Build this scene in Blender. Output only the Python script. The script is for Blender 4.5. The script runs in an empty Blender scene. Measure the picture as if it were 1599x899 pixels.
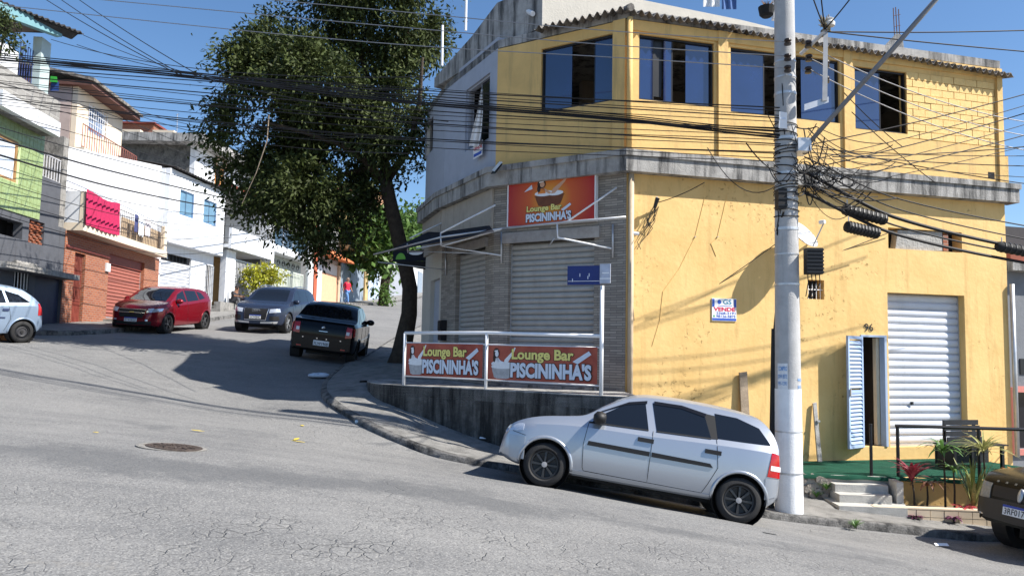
import bpy, bmesh, math, random
import numpy as np
from mathutils import Vector, Matrix, noise
from mathutils.bvhtree import BVHTree

random.seed(7); np.random.seed(7)
SC = bpy.context.scene
COL = SC.collection
R = math.radians

# ------------------------------------------------------------------ camera
IW, IH, FPX = 1599.0, 899.0, 1201.0
PITCH, ROLL = R(4.594), R(1.1)
_F = Vector((0, math.cos(PITCH), math.sin(PITCH)))
_U = Vector((0, -math.sin(PITCH), math.cos(PITCH)))
_X = Vector((1, 0, 0))
CR = _X * math.cos(ROLL) + _U * math.sin(ROLL)
CU = _U * math.cos(ROLL) - _X * math.sin(ROLL)
cam_d = bpy.data.cameras.new('camera')
cam = bpy.data.objects.new('camera', cam_d); COL.objects.link(cam)
cam.matrix_world = Matrix((CR, CU, -_F)).transposed().to_4x4()
cam_d.sensor_width = 36.0; cam_d.lens = 36.0 * FPX / IW
cam_d.clip_start = 0.05; cam_d.clip_end = 3000
SC.camera = cam

# ------------------------------------------------------------------ light
SUN_EL, SUN_AZ = R(45.5), R(-17)          # azimuth measured from +X towards +Y
SUN = Vector((math.cos(SUN_EL) * math.cos(SUN_AZ), math.cos(SUN_EL) * math.sin(SUN_AZ), math.sin(SUN_EL)))
world = bpy.data.worlds.new('World'); SC.world = world; world.use_nodes = True
wn = world.node_tree.nodes; wl = world.node_tree.links
bg = wn['Background']
sky = wn.new('ShaderNodeTexSky'); sky.sky_type = 'NISHITA'; sky.sun_disc = False
sky.sun_elevation = SUN_EL; sky.sun_rotation = R(90) - SUN_AZ
sky.altitude = 800; sky.air_density = 1.0; sky.dust_density = 0.8; sky.ozone_density = 3.0
hs_ = wn.new('ShaderNodeHueSaturation'); hs_.inputs['Saturation'].default_value = 1.12
wl.new(sky.outputs[0], hs_.inputs['Color']); wl.new(hs_.outputs[0], bg.inputs[0]); bg.inputs[1].default_value = 0.095
sun_d = bpy.data.lights.new('sun', 'SUN'); sun_d.energy = 5.0; sun_d.angle = R(0.53); sun_d.color = (1.0, 0.95, 0.87)
sun = bpy.data.objects.new('sun', sun_d); COL.objects.link(sun)
sun.rotation_euler = SUN.to_track_quat('Z', 'Y').to_euler(); sun.location = SUN * 60
SC.view_settings.view_transform = 'Standard'; SC.view_settings.look = 'None'
SC.view_settings.exposure = 0.86; SC.view_settings.gamma = 1.0
SC.view_settings.use_curve_mapping = False
SC.cycles.max_bounces = 6

# ------------------------------------------------------------------ measuring helpers: eye is the world origin
def ray(px, py):
    return (_F + CR * ((px - IW / 2) / FPX) + CU * ((IH / 2 - py) / FPX))
def at(px, py, Y):
    d = ray(px, py); return d * (Y / d.y)

# ------------------------------------------------------------------ height of the street surface (thin plate spline through surveyed points)
GP = np.array([
 (0,0,-1.62),(-4,3,-1.38),(4,3,-1.85),(-3.74,8.5,-1.18),(.47,10.05,-1.75),(.6,11.4,-1.88),(2.93,9.7,-2.08),(3.1,11.05,-2.26),(4.1,11.3,-2.40),(7,10.8,-2.58),
 (-.6,11.6,-1.72),(-1.15,12.25,-1.66),(-1.88,12.5,-1.51),(-2.56,13.3,-1.35),(-3.3,14.3,-1.16),(-3.8,15.4,-1.0),(-4.1,17,-.83),(-4.24,18.5,-.68),(-4.24,21.2,-.46),
 (-.2,13.05,-1.70),(-1.1,13.7,-1.45),(-1.87,14.05,-1.21),(-3.0,15.6,-.85),(-5.7,20,-.30),(-2.6,19.5,-.5),
 (5,12.2,-2.40),(6.4,11.7,-2.53),(6.6,11.1,-2.60),
 (-11,24.5,.28),(-8.8,27,.46),(-12.6,19.7,-.02),(-11.2,52,2.86),(-13.2,54,2.95),(-9,80,5.4),(-6,105,7.4),
 (-14,23.85,.42),(-14.7,32,.90),(-14.0,38,1.62),(-4.6,30,.45),(-4.5,45,1.95),
 (11,11,-2.9),(16,11,-3.6),(26,12,-4.6),(0,-8,-1.85),(-12,8,-.55),(9,2,-2.45),(9,-8,-2.6),(-14,-8,-.9),(26,-8,-4.3),(26,40,-4),(-30,20,1.4),(-30,60,4.5),
 (2,14,-1.95),(6,14,-2.4)], float)
def _tps():
    n = len(GP); P = GP[:, :2]
    d2 = ((P[:, None] - P[None]) ** 2).sum(-1)
    K = np.where(d2 > 0, .5 * d2 * np.log(np.maximum(d2, 1e-12)), 0) + np.eye(n) * .12
    Q = np.c_[np.ones(n), P]
    A = np.zeros((n + 3, n + 3)); A[:n, :n] = K; A[:n, n:] = Q; A[n:, :n] = Q.T
    return np.linalg.solve(A, np.r_[GP[:, 2], 0, 0, 0])
_TW = _tps()
def HV(x, y):
    x = np.clip(np.asarray(x, float), -32, 28); y = np.clip(np.asarray(y, float), -10, 110)
    d2 = (x[..., None] - GP[:, 0]) ** 2 + (y[..., None] - GP[:, 1]) ** 2
    k = np.where(d2 > 0, .5 * d2 * np.log(np.maximum(d2, 1e-12)), 0)
    return k @ _TW[:-3] + _TW[-3] + _TW[-2] * x + _TW[-1] * y
def H(x, y): return float(HV(np.array([x]), np.array([y]))[0])
def onground(px, py):
    d = ray(px, py); t = 1.5
    lo = None
    while t < 150:
        p = d * t
        if p.z < H(p.x, p.y):
            a, b = t - .25, t
            for _ in range(24):
                m = (a + b) / 2; q = d * m
                if q.z < H(q.x, q.y): b = m
                else: a = m
            return d * b
        t += .25
    return d * 60

# ------------------------------------------------------------------ materials
MATS = {}
def nodes_of(m): return m.node_tree.nodes, m.node_tree.links
def mat(name, col, rough=.7, var=.12, scale=4, bump=0.0, bscale=40, metal=0, spec=.4, coat=0, col2=None, streak=0, dirt=None, island=0, transl=0):
    """Principled material: colour broken up by two noises, optional dirt colour with rain streaks, optional fine relief."""
    if name in MATS: return MATS[name]
    m = bpy.data.materials.new(name); m.use_nodes = True
    n, l = nodes_of(m); b = n['Principled BSDF']
    b.inputs['Roughness'].default_value = rough; b.inputs['Metallic'].default_value = metal
    b.inputs['Specular IOR Level'].default_value = spec; b.inputs['Coat Weight'].default_value = coat
    b.inputs['Coat Roughness'].default_value = .04
    c = (*col, 1)
    if var or dirt or island:
        g = n.new('ShaderNodeNewGeometry')
        no = n.new('ShaderNodeTexNoise'); no.inputs['Scale'].default_value = scale; no.inputs['Detail'].default_value = 6
        no.inputs['Roughness'].default_value = .65
        l.new(g.outputs['Position'], no.inputs['Vector'])
        mr = n.new('ShaderNodeMapRange'); mr.inputs[1].default_value = .3; mr.inputs[2].default_value = .7
        l.new(no.outputs['Fac'], mr.inputs[0])
        mx = n.new('ShaderNodeMix'); mx.data_type = 'RGBA'
        mx.inputs[6].default_value = tuple(v * (1 - var) for v in col) + (1,)
        mx.inputs[7].default_value = (*(col2 or tuple(min(1, v * (1 + var)) for v in col)), 1)
        l.new(mr.outputs[0], mx.inputs[0]); out = mx.outputs[2]
        if dirt:
            mp = n.new('ShaderNodeMapping'); mp.inputs['Scale'].default_value = (3.2, 3.2, .35 if streak else 2.2)
            l.new(g.outputs['Position'], mp.inputs['Vector'])
            n2 = n.new('ShaderNodeTexNoise'); n2.inputs['Scale'].default_value = 1.3; n2.inputs['Detail'].default_value = 8; n2.inputs['Roughness'].default_value = .7
            l.new(mp.outputs[0], n2.inputs['Vector'])
            r2 = n.new('ShaderNodeMapRange'); r2.inputs[1].default_value = dirt[3]; r2.inputs[2].default_value = dirt[3] + .16; r2.inputs[4].default_value = dirt[4]
            l.new(n2.outputs['Fac'], r2.inputs[0])
            m2 = n.new('ShaderNodeMix'); m2.data_type = 'RGBA'; m2.inputs[7].default_value = (*dirt[:3], 1)
            l.new(r2.outputs[0], m2.inputs[0]); l.new(out, m2.inputs[6]); out = m2.outputs[2]
        if island:
            hs = n.new('ShaderNodeHueSaturation'); mv = n.new('ShaderNodeMapRange')
            mv.inputs[3].default_value = 1 - island; mv.inputs[4].default_value = 1 + island
            l.new(g.outputs['Random Per Island'], mv.inputs[0]); l.new(mv.outputs[0], hs.inputs['Value'])
            l.new(out, hs.inputs['Color']); out = hs.outputs[0]
        l.new(out, b.inputs['Base Color'])
        if bump:
            nb = n.new('ShaderNodeTexNoise'); nb.inputs['Scale'].default_value = bscale; nb.inputs['Detail'].default_value = 5
            l.new(g.outputs['Position'], nb.inputs['Vector'])
            bp = n.new('ShaderNodeBump'); bp.inputs['Strength'].default_value = min(1, bump); bp.inputs['Distance'].default_value = .02
            l.new(nb.outputs['Fac'], bp.inputs['Height']); l.new(bp.outputs[0], b.inputs['Normal'])
        if transl:
            t = n.new('ShaderNodeBsdfTranslucent'); l.new(out, t.inputs[0])
            ms = n.new('ShaderNodeMixShader'); ms.inputs[0].default_value = transl
            l.new(b.outputs[0], ms.inputs[1]); l.new(t.outputs[0], ms.inputs[2]); l.new(ms.outputs[0], n['Material Output'].inputs[0])
    else:
        b.inputs['Base Color'].default_value = c
    MATS[name] = m; return m

# ------------------------------------------------------------------ objects
OFF = {}
def tag(o, label=None, cat=None, group=None, kind=None):
    if label: o['label'] = label
    if cat: o['category'] = cat
    if group: o['group'] = group
    if kind: o['kind'] = kind
    return o
def thing(name, loc, label, cat, group=None, local=False, matrix=None):
    o = bpy.data.objects.new(name, None); COL.objects.link(o); o.empty_display_size = .2
    if matrix is not None: o.matrix_world = matrix
    else: o.location = loc
    OFF[o.name] = Vector((0, 0, 0)) if (local or matrix is not None) else Vector(loc)
    return tag(o, label, cat, group)
def link(name, me, m=None, parent=None, loc=None):
    o = bpy.data.objects.new(name, me); COL.objects.link(o)
    if m is not None and not me.materials: me.materials.append(m)
    if parent is not None:
        o.parent = parent; OFF[o.name] = OFF[parent.name]
    else: OFF[o.name] = Vector((0, 0, 0))
    if loc is not None: o.location = Vector(loc) - OFF[o.name]
    return o
def copy_tree(o, parent=None):
    c = o.copy(); COL.objects.link(c); OFF[c.name] = OFF.get(o.name, Vector((0, 0, 0))).copy()
    if parent is not None: c.parent = parent
    for ch in list(o.children): copy_tree(ch, c)
    return c
def mesh(name, v, f, smooth=False, sharp=None):
    me = bpy.data.meshes.new(name); me.from_pydata([tuple(p) for p in v], [], f); me.update()
    if smooth or sharp:
        me.polygons.foreach_set('use_smooth', [True] * len(me.polygons))
        if sharp: me.set_sharp_from_angle(angle=R(sharp))
    return me

class Plane:
    """A vertical plane through two plan points; u runs from a to b, n faces the camera side."""
    def __init__(s, a, b):
        s.a = Vector((a[0], a[1], 0)); d = Vector((b[0] - a[0], b[1] - a[1], 0)); s.len = d.length
        s.d = d.normalized(); n = Vector((s.d.y, -s.d.x, 0))
        if n.dot(s.a) > 0: n = -n
        s.n = n
    def pt(s, u, z, o=0): return s.a + s.d * u + s.n * o + Vector((0, 0, z))
    def uv(s, px, py, o=0):
        d = ray(px, py); q = s.a + s.n * o
        t = q.dot(s.n) / d.dot(s.n); p = d * t
        return (p - s.a).dot(s.d), p.z
    def rect(s, x0, y0, x1, y1, o=0):
        ym = (y0 + y1) / 2; xm = (x0 + x1) / 2
        u0, u1 = s.uv(x0, ym, o)[0], s.uv(x1, ym, o)[0]
        z0, z1 = s.uv(xm, y1, o)[1], s.uv(xm, y0, o)[1]
        return (min(u0, u1), max(u0, u1), min(z0, z1), max(z0, z1))
    def sh(s, o): return Plane((s.a + s.n * o)[:2], (s.a + s.n * o + s.d)[:2])

class MB:
    def __init__(s): s.v = []; s.f = []
    def add(s, vs, fs):
        b = len(s.v); s.v += [Vector(p) for p in vs]; s.f += [tuple(b + i for i in f) for f in fs]; return s
    def poly(s, *p): return s.add(p, [tuple(range(len(p)))])
    def hexa(s, c):
        return s.add(c, [(0,3,2,1),(4,5,6,7),(0,1,5,4),(1,2,6,5),(2,3,7,6),(3,0,4,7)])
    def box(s, x0, x1, y0, y1, z0, z1, M=None):
        c = [(x0,y0,z0),(x1,y0,z0),(x1,y1,z0),(x0,y1,z0),(x0,y0,z1),(x1,y0,z1),(x1,y1,z1),(x0,y1,z1)]
        if M is not None: c = [M @ Vector(p) for p in c]
        return s.hexa(c)
    def pbox(s, P, u0, u1, z0, z1, o0, o1):
        g = lambda u, o, z: P.pt(u, z, o)
        return s.hexa([g(u0,o0,z0),g(u1,o0,z0),g(u1,o1,z0),g(u0,o1,z0),g(u0,o0,z1),g(u1,o0,z1),g(u1,o1,z1),g(u0,o1,z1)])
    def prism(s, pts, vec):
        n = len(pts); vec = Vector(vec); a = [Vector(p) for p in pts]; b = [p + vec for p in a]
        return s.add(a + b, [tuple(range(n)), tuple(range(2 * n - 1, n - 1, -1))] + [(i, (i + 1) % n, n + (i + 1) % n, n + i) for i in range(n)])
    def pprism(s, P, uz, o0, o1): return s.prism([P.pt(u, z, o0) for u, z in uz], P.n * (o1 - o0))
    def tube(s, pts, r, n=8, cap=True):
        pts = [Vector(p) for p in pts]; m = len(pts); rs = r if isinstance(r, (list, tuple)) else [r] * m
        up = None; vs = []; fs = []
        for i, p in enumerate(pts):
            t = (pts[min(i + 1, m - 1)] - pts[max(i - 1, 0)])
            t = t.normalized() if t.length > 1e-9 else Vector((0, 0, 1))
            if up is None: up = Vector((0, 0, 1)) if abs(t.z) < .9 else Vector((1, 0, 0))
            a = t.cross(up)
            a = a.normalized() if a.length > 1e-6 else t.orthogonal().normalized()
            b = a.cross(t).normalized(); up = b
            for k in range(n):
                w = 2 * math.pi * k / n; vs.append(p + (a * math.cos(w) + b * math.sin(w)) * rs[i])
        for i in range(m - 1):
            for k in range(n):
                fs.append((i * n + k, i * n + (k + 1) % n, (i + 1) * n + (k + 1) % n, (i + 1) * n + k))
        if cap: fs += [tuple(range(n - 1, -1, -1)), tuple((m - 1) * n + k for k in range(n))]
        return s.add(vs, fs)
    def lathe(s, prof, n=20, M=None, cap=True):
        vs = []; fs = []; m = len(prof)
        for r, z in prof:
            for k in range(n):
                w = 2 * math.pi * k / n; vs.append(Vector((r * math.cos(w), r * math.sin(w), z)))
        for i in range(m - 1):
            for k in range(n): fs.append((i * n + k, i * n + (k + 1) % n, (i + 1) * n + (k + 1) % n, (i + 1) * n + k))
        if cap: fs += [tuple(range(n - 1, -1, -1)), tuple((m - 1) * n + k for k in range(n))]
        if M is not None: vs = [M @ p for p in vs]
        return s.add(vs, fs)
    def grid(s, rows):
        n = len(rows[0]); b = [p for r in rows for p in r]
        return s.add(b, [(i * n + j, i * n + j + 1, (i + 1) * n + j + 1, (i + 1) * n + j) for i in range(len(rows) - 1) for j in range(n - 1)])
    def wall(s, P, u0, u1, z0, z1, holes=(), t=.2, o=0):
        """A wall of thickness t with real rectangular openings and their reveals."""
        us = sorted({u0, u1, *[min(max(h[i], u0), u1) for h in holes for i in (0, 1)]})
        zs = sorted({z0, z1, *[min(max(h[i], z0), z1) for h in holes for i in (2, 3)]})
        for a, b in zip(us, us[1:]):
            for c, d in zip(zs, zs[1:]):
                mu, mz = (a + b) / 2, (c + d) / 2
                if any(h[0] < mu < h[1] and h[2] < mz < h[3] for h in holes): continue
                for oo in (o, o - t): s.poly(P.pt(a, c, oo), P.pt(b, c, oo), P.pt(b, d, oo), P.pt(a, d, oo))
        for (a, b, c, d) in [*holes, (u0, u1, z0, z1)]:
            for (p, q), (p2, q2) in (((a, c), (b, c)), ((b, c), (b, d)), ((b, d), (a, d)), ((a, d), (a, c))):
                s.poly(P.pt(p, q, o), P.pt(p2, q2, o), P.pt(p2, q2, o - t), P.pt(p, q, o - t))
        return s
    def band(s, line, o0, o1, z0, z1):
        """A closed moulding that follows a plan polyline (list of Vectors) from offset o0 to o1, mitred at the bends."""
        pts = [Vector((p[0], p[1], 0)) for p in line]; nr = []
        for i in range(len(pts) - 1):
            d = (pts[i + 1] - pts[i]).normalized(); n = Vector((d.y, -d.x, 0))
            if n.dot(pts[i]) > 0: n = -n
            nr.append(n)
        mi = []
        for i in range(len(pts)):
            a, b = nr[max(i - 1, 0)], nr[min(i, len(nr) - 1)]
            mm = (a + b).normalized(); mi.append(mm / max(.3, mm.dot(a)))
        z0s = z0 if isinstance(z0, list) else [z0] * len(pts); z1s = z1 if isinstance(z1, list) else [z1] * len(pts)
        ring = [[p + m * o0 + Vector((0, 0, a)), p + m * o1 + Vector((0, 0, a)), p + m * o1 + Vector((0, 0, b)), p + m * o0 + Vector((0, 0, b))] for p, m, a, b in zip(pts, mi, z0s, z1s)]
        n = len(ring); vs = [q for r in ring for q in r]
        fs = [(4 * i + k, 4 * i + (k + 1) % 4, 4 * (i + 1) + (k + 1) % 4, 4 * (i + 1) + k) for i in range(n - 1) for k in range(4)] + [(3, 2, 1, 0), (4 * n - 4, 4 * n - 3, 4 * n - 2, 4 * n - 1)]
        return s.add(vs, fs)
    def build(s, name, m, parent=None, smooth=False, sharp=None, fix=False):
        off = OFF[parent.name] if parent is not None else Vector((0, 0, 0))
        me = mesh(name, [p - off for p in s.v], s.f, smooth, sharp)
        if fix:
            bm = bmesh.new(); bm.from_mesh(me); bmesh.ops.recalc_face_normals(bm, faces=bm.faces); bm.to_mesh(me); bm.free()
        return link(name, me, m, parent)

def part(name, m, parent, fn, **k):
    b = MB(); fn(b); return b.build(name, m, parent, **k)

def text_on(parent, name, txt, m, P, u0, u1, z0, z1, o, depth=.006, bold=0.0, shear=0.0, flip=False, dz=0.0):
    """Lettering as real raised letters, fitted to a rectangle of a plane. flip: u runs right to left in view."""
    cu = bpy.data.curves.new(name, 'FONT'); cu.body = txt; cu.offset = bold; cu.shear = shear; cu.extrude = 0.0; cu.resolution_u = 3
    to = bpy.data.objects.new(name, cu); COL.objects.link(to)
    dg = bpy.context.evaluated_depsgraph_get(); me = bpy.data.meshes.new_from_object(to.evaluated_get(dg))
    bpy.data.objects.remove(to)
    v = np.empty(len(me.vertices) * 3); me.vertices.foreach_get('co', v); v = v.reshape(-1, 3)
    lo, hi = v.min(0), v.max(0); off = OFF[parent.name]
    for i, p in enumerate(v):
        a = (p[0] - lo[0]) / max(1e-6, hi[0] - lo[0]); b = (p[1] - lo[1]) / max(1e-6, hi[1] - lo[1])
        u = (u1 - (u1 - u0) * a) if flip else (u0 + (u1 - u0) * a)
        me.vertices[i].co = P.pt(u, z0 + (z1 - z0) * b + dz * a, o) - off
    me.name = name
    if name != 'lettering': return link(name, me, m, parent)
    # every letter is a piece of its own
    nv_ = len(me.vertices); par = list(range(nv_))
    def find(i):
        while par[i] != i: par[i] = par[par[i]]; i = par[i]
        return i
    for p in me.polygons:
        q = list(p.vertices)
        for j in q[1:]: par[find(j)] = find(q[0])
    isl = {}
    for i in range(nv_): isl.setdefault(find(i), []).append(i)
    runs = sorted([[v[ix, 0].min(), v[ix, 0].max(), list(ix)] for ix in isl.values()], key=lambda r: r[0]); grp = []
    for r_ in runs:
        if grp and r_[0] < grp[-1][1] - .35 * min(r_[1] - r_[0], grp[-1][1] - grp[-1][0]): grp[-1][1] = max(grp[-1][1], r_[1]); grp[-1][2] += r_[2]
        else: grp.append(r_)
    own = {}
    for k, r_ in enumerate(grp):
        for i in r_[2]: own[i] = k
    for k, r_ in enumerate(grp):
        ids = {i: j for j, i in enumerate(r_[2])}; lm = bpy.data.meshes.new('letter')
        lm.from_pydata([tuple(me.vertices[i].co) for i in r_[2]], [], [tuple(ids[i] for i in p.vertices) for p in me.polygons if own[p.vertices[0]] == k]); lm.update(); o_ = link('letter', lm, m, parent)
    return o_
# ================================================================== materials of the place
asphalt = bpy.data.materials.new('asphalt'); asphalt.use_nodes = True
def _asphalt():
    n, l = nodes_of(asphalt); b = n['Principled BSDF']; b.inputs['Roughness'].default_value = .88; b.inputs['Specular IOR Level'].default_value = .25
    g = n.new('ShaderNodeNewGeometry')
    def noise_(sc, det=6, ro=.6):
        t = n.new('ShaderNodeTexNoise'); t.inputs['Scale'].default_value = sc; t.inputs['Detail'].default_value = det; t.inputs['Roughness'].default_value = ro
        l.new(g.outputs['Position'], t.inputs['Vector']); return t.outputs['Fac']
    def rng(s_, a, b_, c=0, d=1):
        t = n.new('ShaderNodeMapRange'); t.inputs[1].default_value = a; t.inputs[2].default_value = b_; t.inputs[3].default_value = c; t.inputs[4].default_value = d
        l.new(s_, t.inputs[0]); return t.outputs[0]
    def mix(f, a, b_):
        t = n.new('ShaderNodeMix'); t.data_type = 'RGBA'
        if isinstance(f, float): t.inputs[0].default_value = f
        else: l.new(f, t.inputs[0])
        for i, q in ((6, a), (7, b_)):
            if isinstance(q, tuple): t.inputs[i].default_value = (*q, 1)
            else: l.new(q, t.inputs[i])
        return t.outputs[2]
    def m(op, a, b_):
        t = n.new('ShaderNodeMath'); t.operation = op
        for i, q in ((0, a), (1, b_)):
            if isinstance(q, (int, float)): t.inputs[i].default_value = q
            else: l.new(q, t.inputs[i])
        return t.outputs[0]
    cr = n.new('ShaderNodeAttribute'); cr.attribute_name = 'crack'; pa = n.new('ShaderNodeAttribute'); pa.attribute_name = 'patch'
    base = mix(rng(noise_(.55, 5), .35, .65), (.135, .136, .138), (.215, .213, .208))
    base = mix(rng(noise_(2.6, 9, .8), .36, .70), base, (.200, .198, .194))
    ms = n.new('ShaderNodeMapping'); ms.inputs['Scale'].default_value = (.22, 1.5, 1); ms.inputs['Rotation'].default_value = (0, 0, R(6)); l.new(g.outputs['Position'], ms.inputs['Vector'])
    ns = n.new('ShaderNodeTexNoise'); ns.inputs['Scale'].default_value = 1.6; ns.inputs['Detail'].default_value = 8; ns.inputs['Roughness'].default_value = .7; l.new(ms.outputs[0], ns.inputs['Vector'])
    base = mix(m('MULTIPLY', rng(ns.outputs['Fac'], .50, .68), .45), base, (.118, .120, .124))
    base = mix(m('MULTIPLY', rng(ns.outputs['Fac'], .50, .34), .35), base, (.245, .242, .236))
    # grit: light and dark stones
    v = n.new('ShaderNodeTexVoronoi'); v.inputs['Scale'].default_value = 88; l.new(g.outputs['Position'], v.inputs['Vector'])
    sp = n.new('ShaderNodeSeparateColor'); l.new(v.outputs['Color'], sp.inputs[0])
    base = mix(m('MULTIPLY', rng(sp.outputs[0], .66, .95), .55), base, (.34, .335, .32))
    base = mix(m('MULTIPLY', rng(sp.outputs[1], .66, .95), .55), base, (.075, .075, .077))
    # newer dark patch
    pm = rng(m('ADD', pa.outputs['Fac'], m('MULTIPLY', m('SUBTRACT', noise_(1.5, 9, .8), .5), 2.2)), .34, .74)
    base = mix(m('MULTIPLY', pm, .62), base, (.092, .095, .100))
    # crazed surface: warped cell edges
    wv = n.new('ShaderNodeTexNoise'); wv.inputs['Scale'].default_value = 2.2; wv.inputs['Detail'].default_value = 5; l.new(g.outputs['Position'], wv.inputs['Vector'])
    wm = n.new('ShaderNodeVectorMath'); wm.operation = 'MULTIPLY_ADD'; wm.inputs[1].default_value = (.32, .32, .0)
    l.new(wv.outputs['Color'], wm.inputs[0]); l.new(g.outputs['Position'], wm.inputs[2])
    fl = n.new('ShaderNodeVectorMath'); fl.operation = 'MULTIPLY'; fl.inputs[1].default_value = (1, 1, 0); l.new(wm.outputs[0], fl.inputs[0])
    ve = n.new('ShaderNodeTexVoronoi'); ve.feature = 'DISTANCE_TO_EDGE'; ve.inputs['Scale'].default_value = 7.5; l.new(fl.outputs[0], ve.inputs['Vector'])
    ed = rng(ve.outputs['Distance'], .0, .06, 1, 0)
    gate = rng(noise_(1.3, 6, .75), .46, .62)
    ck = m('MULTIPLY', m('MULTIPLY', ed, gate), cr.outputs['Fac'])
    vl = n.new('ShaderNodeTexVoronoi'); vl.feature = 'DISTANCE_TO_EDGE'; vl.inputs['Scale'].default_value = .42
    w2 = n.new('ShaderNodeVectorMath'); w2.operation = 'MULTIPLY_ADD'; w2.inputs[1].default_value = (.9, .9, 0); l.new(wv.outputs['Color'], w2.inputs[0]); l.new(fl.outputs[0], w2.inputs[2]); l.new(w2.outputs[0], vl.inputs['Vector'])
    lk = m('MULTIPLY', rng(vl.outputs['Distance'], .0, .0085, 1, 0), rng(noise_(.5, 3), .42, .56))
    call = m('MINIMUM', m('ADD', ck, m('MULTIPLY', lk, .5)), 1.0)
    base = mix(m('MULTIPLY', call, .17), base, (.05, .049, .048))
    # pale worn scars inside the crazed zone
    sc = m('MULTIPLY', rng(noise_(1.15, 8, .78), .60, .72), cr.outputs['Fac'])
    base = mix(m('MULTIPLY', sc, .55), base, (.30, .275, .235))
    l.new(base, b.inputs['Base Color'])
    hh = m('SUBTRACT', m('ADD', m('MULTIPLY', noise_(42, 4), .35), m('MULTIPLY', noise_(9, 4), .6)), m('MULTIPLY', call, .6))
    bp = n.new('ShaderNodeBump'); bp.inputs['Strength'].default_value = .9; bp.inputs['Distance'].default_value = .026
    l.new(hh, bp.inputs['Height']); l.new(bp.outputs[0], b.inputs['Normal'])
_asphalt()

M = dict(
 walk=mat('sidewalk_concrete', (.215, .21, .20), .9, .28, 3, .9, 60, dirt=(.08, .08, .076, .50, .6)),
 kerb=mat('kerb_concrete', (.16, .155, .148), .9, .35, 6, .9, 50, dirt=(.022, .022, .022, .44, .9)),
 earth=mat('earth', (.16, .13, .10), .95, .3, 2, .6),
 yellow=mat('yellow_paint', (.77, .50, .185), .75, .09, 1.4, .30, 12, dirt=(.50, .32, .115, .53, .65), streak=1, col2=(.80, .55, .23)),
 yellow2=mat('yellow_paint_soft', (.70, .46, .17), .75, .10, 2.0, .25, 20, dirt=(.40, .28, .12, .53, .65), streak=1),
 ybrick=mat('yellow_painted_brick', (.80, .55, .22), .8, .10, 9, .5, 60),
 slab=mat('stained_concrete', (.36, .35, .335), .9, .25, 4, .6, 50, dirt=(.035, .035, .035, .47, .9), streak=1),
 pale=mat('pale_render', (.54, .51, .45), .85, .06, 3, .3, 30, dirt=(.42, .39, .34, .60, .55), streak=1),
 greyblue=mat('grey_blue_paint', (.40, .43, .50), .8, .06, 3, .25, 30, dirt=(.24, .26, .31, .58, .5), streak=1),
 cladding=mat('stone_strip_cladding', (.36, .33, .29), .8, .2, 5, .4, 60),
 moss=mat('blackened_render', (.085, .083, .078), .92, .4, 5, .9, 40, dirt=(.012, .012, .012, .42, .93), streak=1, col2=(.19, .18, .165)),
 steel=mat('galvanised_steel', (.55, .56, .58), .42, .12, 6, .05, 80, metal=.65),
 shut_w=mat('white_shutter', (.60, .63, .70), .42, .05, 4, .05, 60, spec=.5, dirt=(.42, .43, .46, .58, .5), streak=1),
 shut_g=mat('grey_shutter', (.36, .355, .34), .5, .10, 5, .1, 60, dirt=(.26, .25, .23, .54, .6), streak=1),
 white=mat('white_metal_paint', (.80, .81, .83), .45, .05, 8),
 black=mat('black_metal_paint', (.014, .015, .018), .4, .1, 8),
 rubber=mat('black_rubber', (.018, .018, .019), .75, .2, 30, .2, 120),
 cable=mat('cable_sheath', (.010, .010, .012), .7, .2, 10),
 cable_g=mat('aluminium_wire', (.30, .30, .31), .5, .1, 10, metal=.5),
 blueglass=mat('painted_sky_glass', (.010, .024, .090), .05, .2, 1.2, spec=1.0, coat=1.0),  # the sky's reflection is put into the base colour as blue
 dark=mat('dark_interior', (.012, .012, .013), .9, .2, 3),  # near-black; behind openings it paints the shade of unlit rooms
 inner=mat('interior_plaster', (.30, .27, .23), .9, .1, 3),
 cement=mat('corrugated_cement', (.22, .20, .18), .92, .35, 5, .7, 40, dirt=(.04, .037, .034, .46, .85)),
 green=mat('green_carpet', (.016, .078, .050), .95, .2, 3, .8, 180, spec=.1, col2=(.026, .105, .068), dirt=(.05, .075, .055, .58, .5)),
 pole=mat('pole_concrete', (.42, .42, .42), .85, .12, 5, .35, 60, dirt=(.22, .22, .22, .56, .6), streak=1),
 polew=mat('pole_whitewash', (.80, .81, .82), .8, .06, 6, .3, 50, dirt=(.55, .55, .54, .60, .6), streak=1),
 wood=mat('weathered_wood', (.30, .235, .17), .85, .3, 7, .5, 60),
 step=mat('step_concrete', (.46, .45, .42), .9, .15, 5, .5, 50, dirt=(.26, .25, .23, .56, .5)),
 stone=mat('rough_stone', (.33, .29, .25), .95, .3, 5, .9, 30),
 creamtile=mat('cream_tile', (.80, .66, .48), .35, .06, 5),
 grout=mat('grout', (.28, .25, .22), .9, .2, 10),
 red=mat('sign_red', (.52, .025, .012), .45, .1, 3),
)
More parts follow.
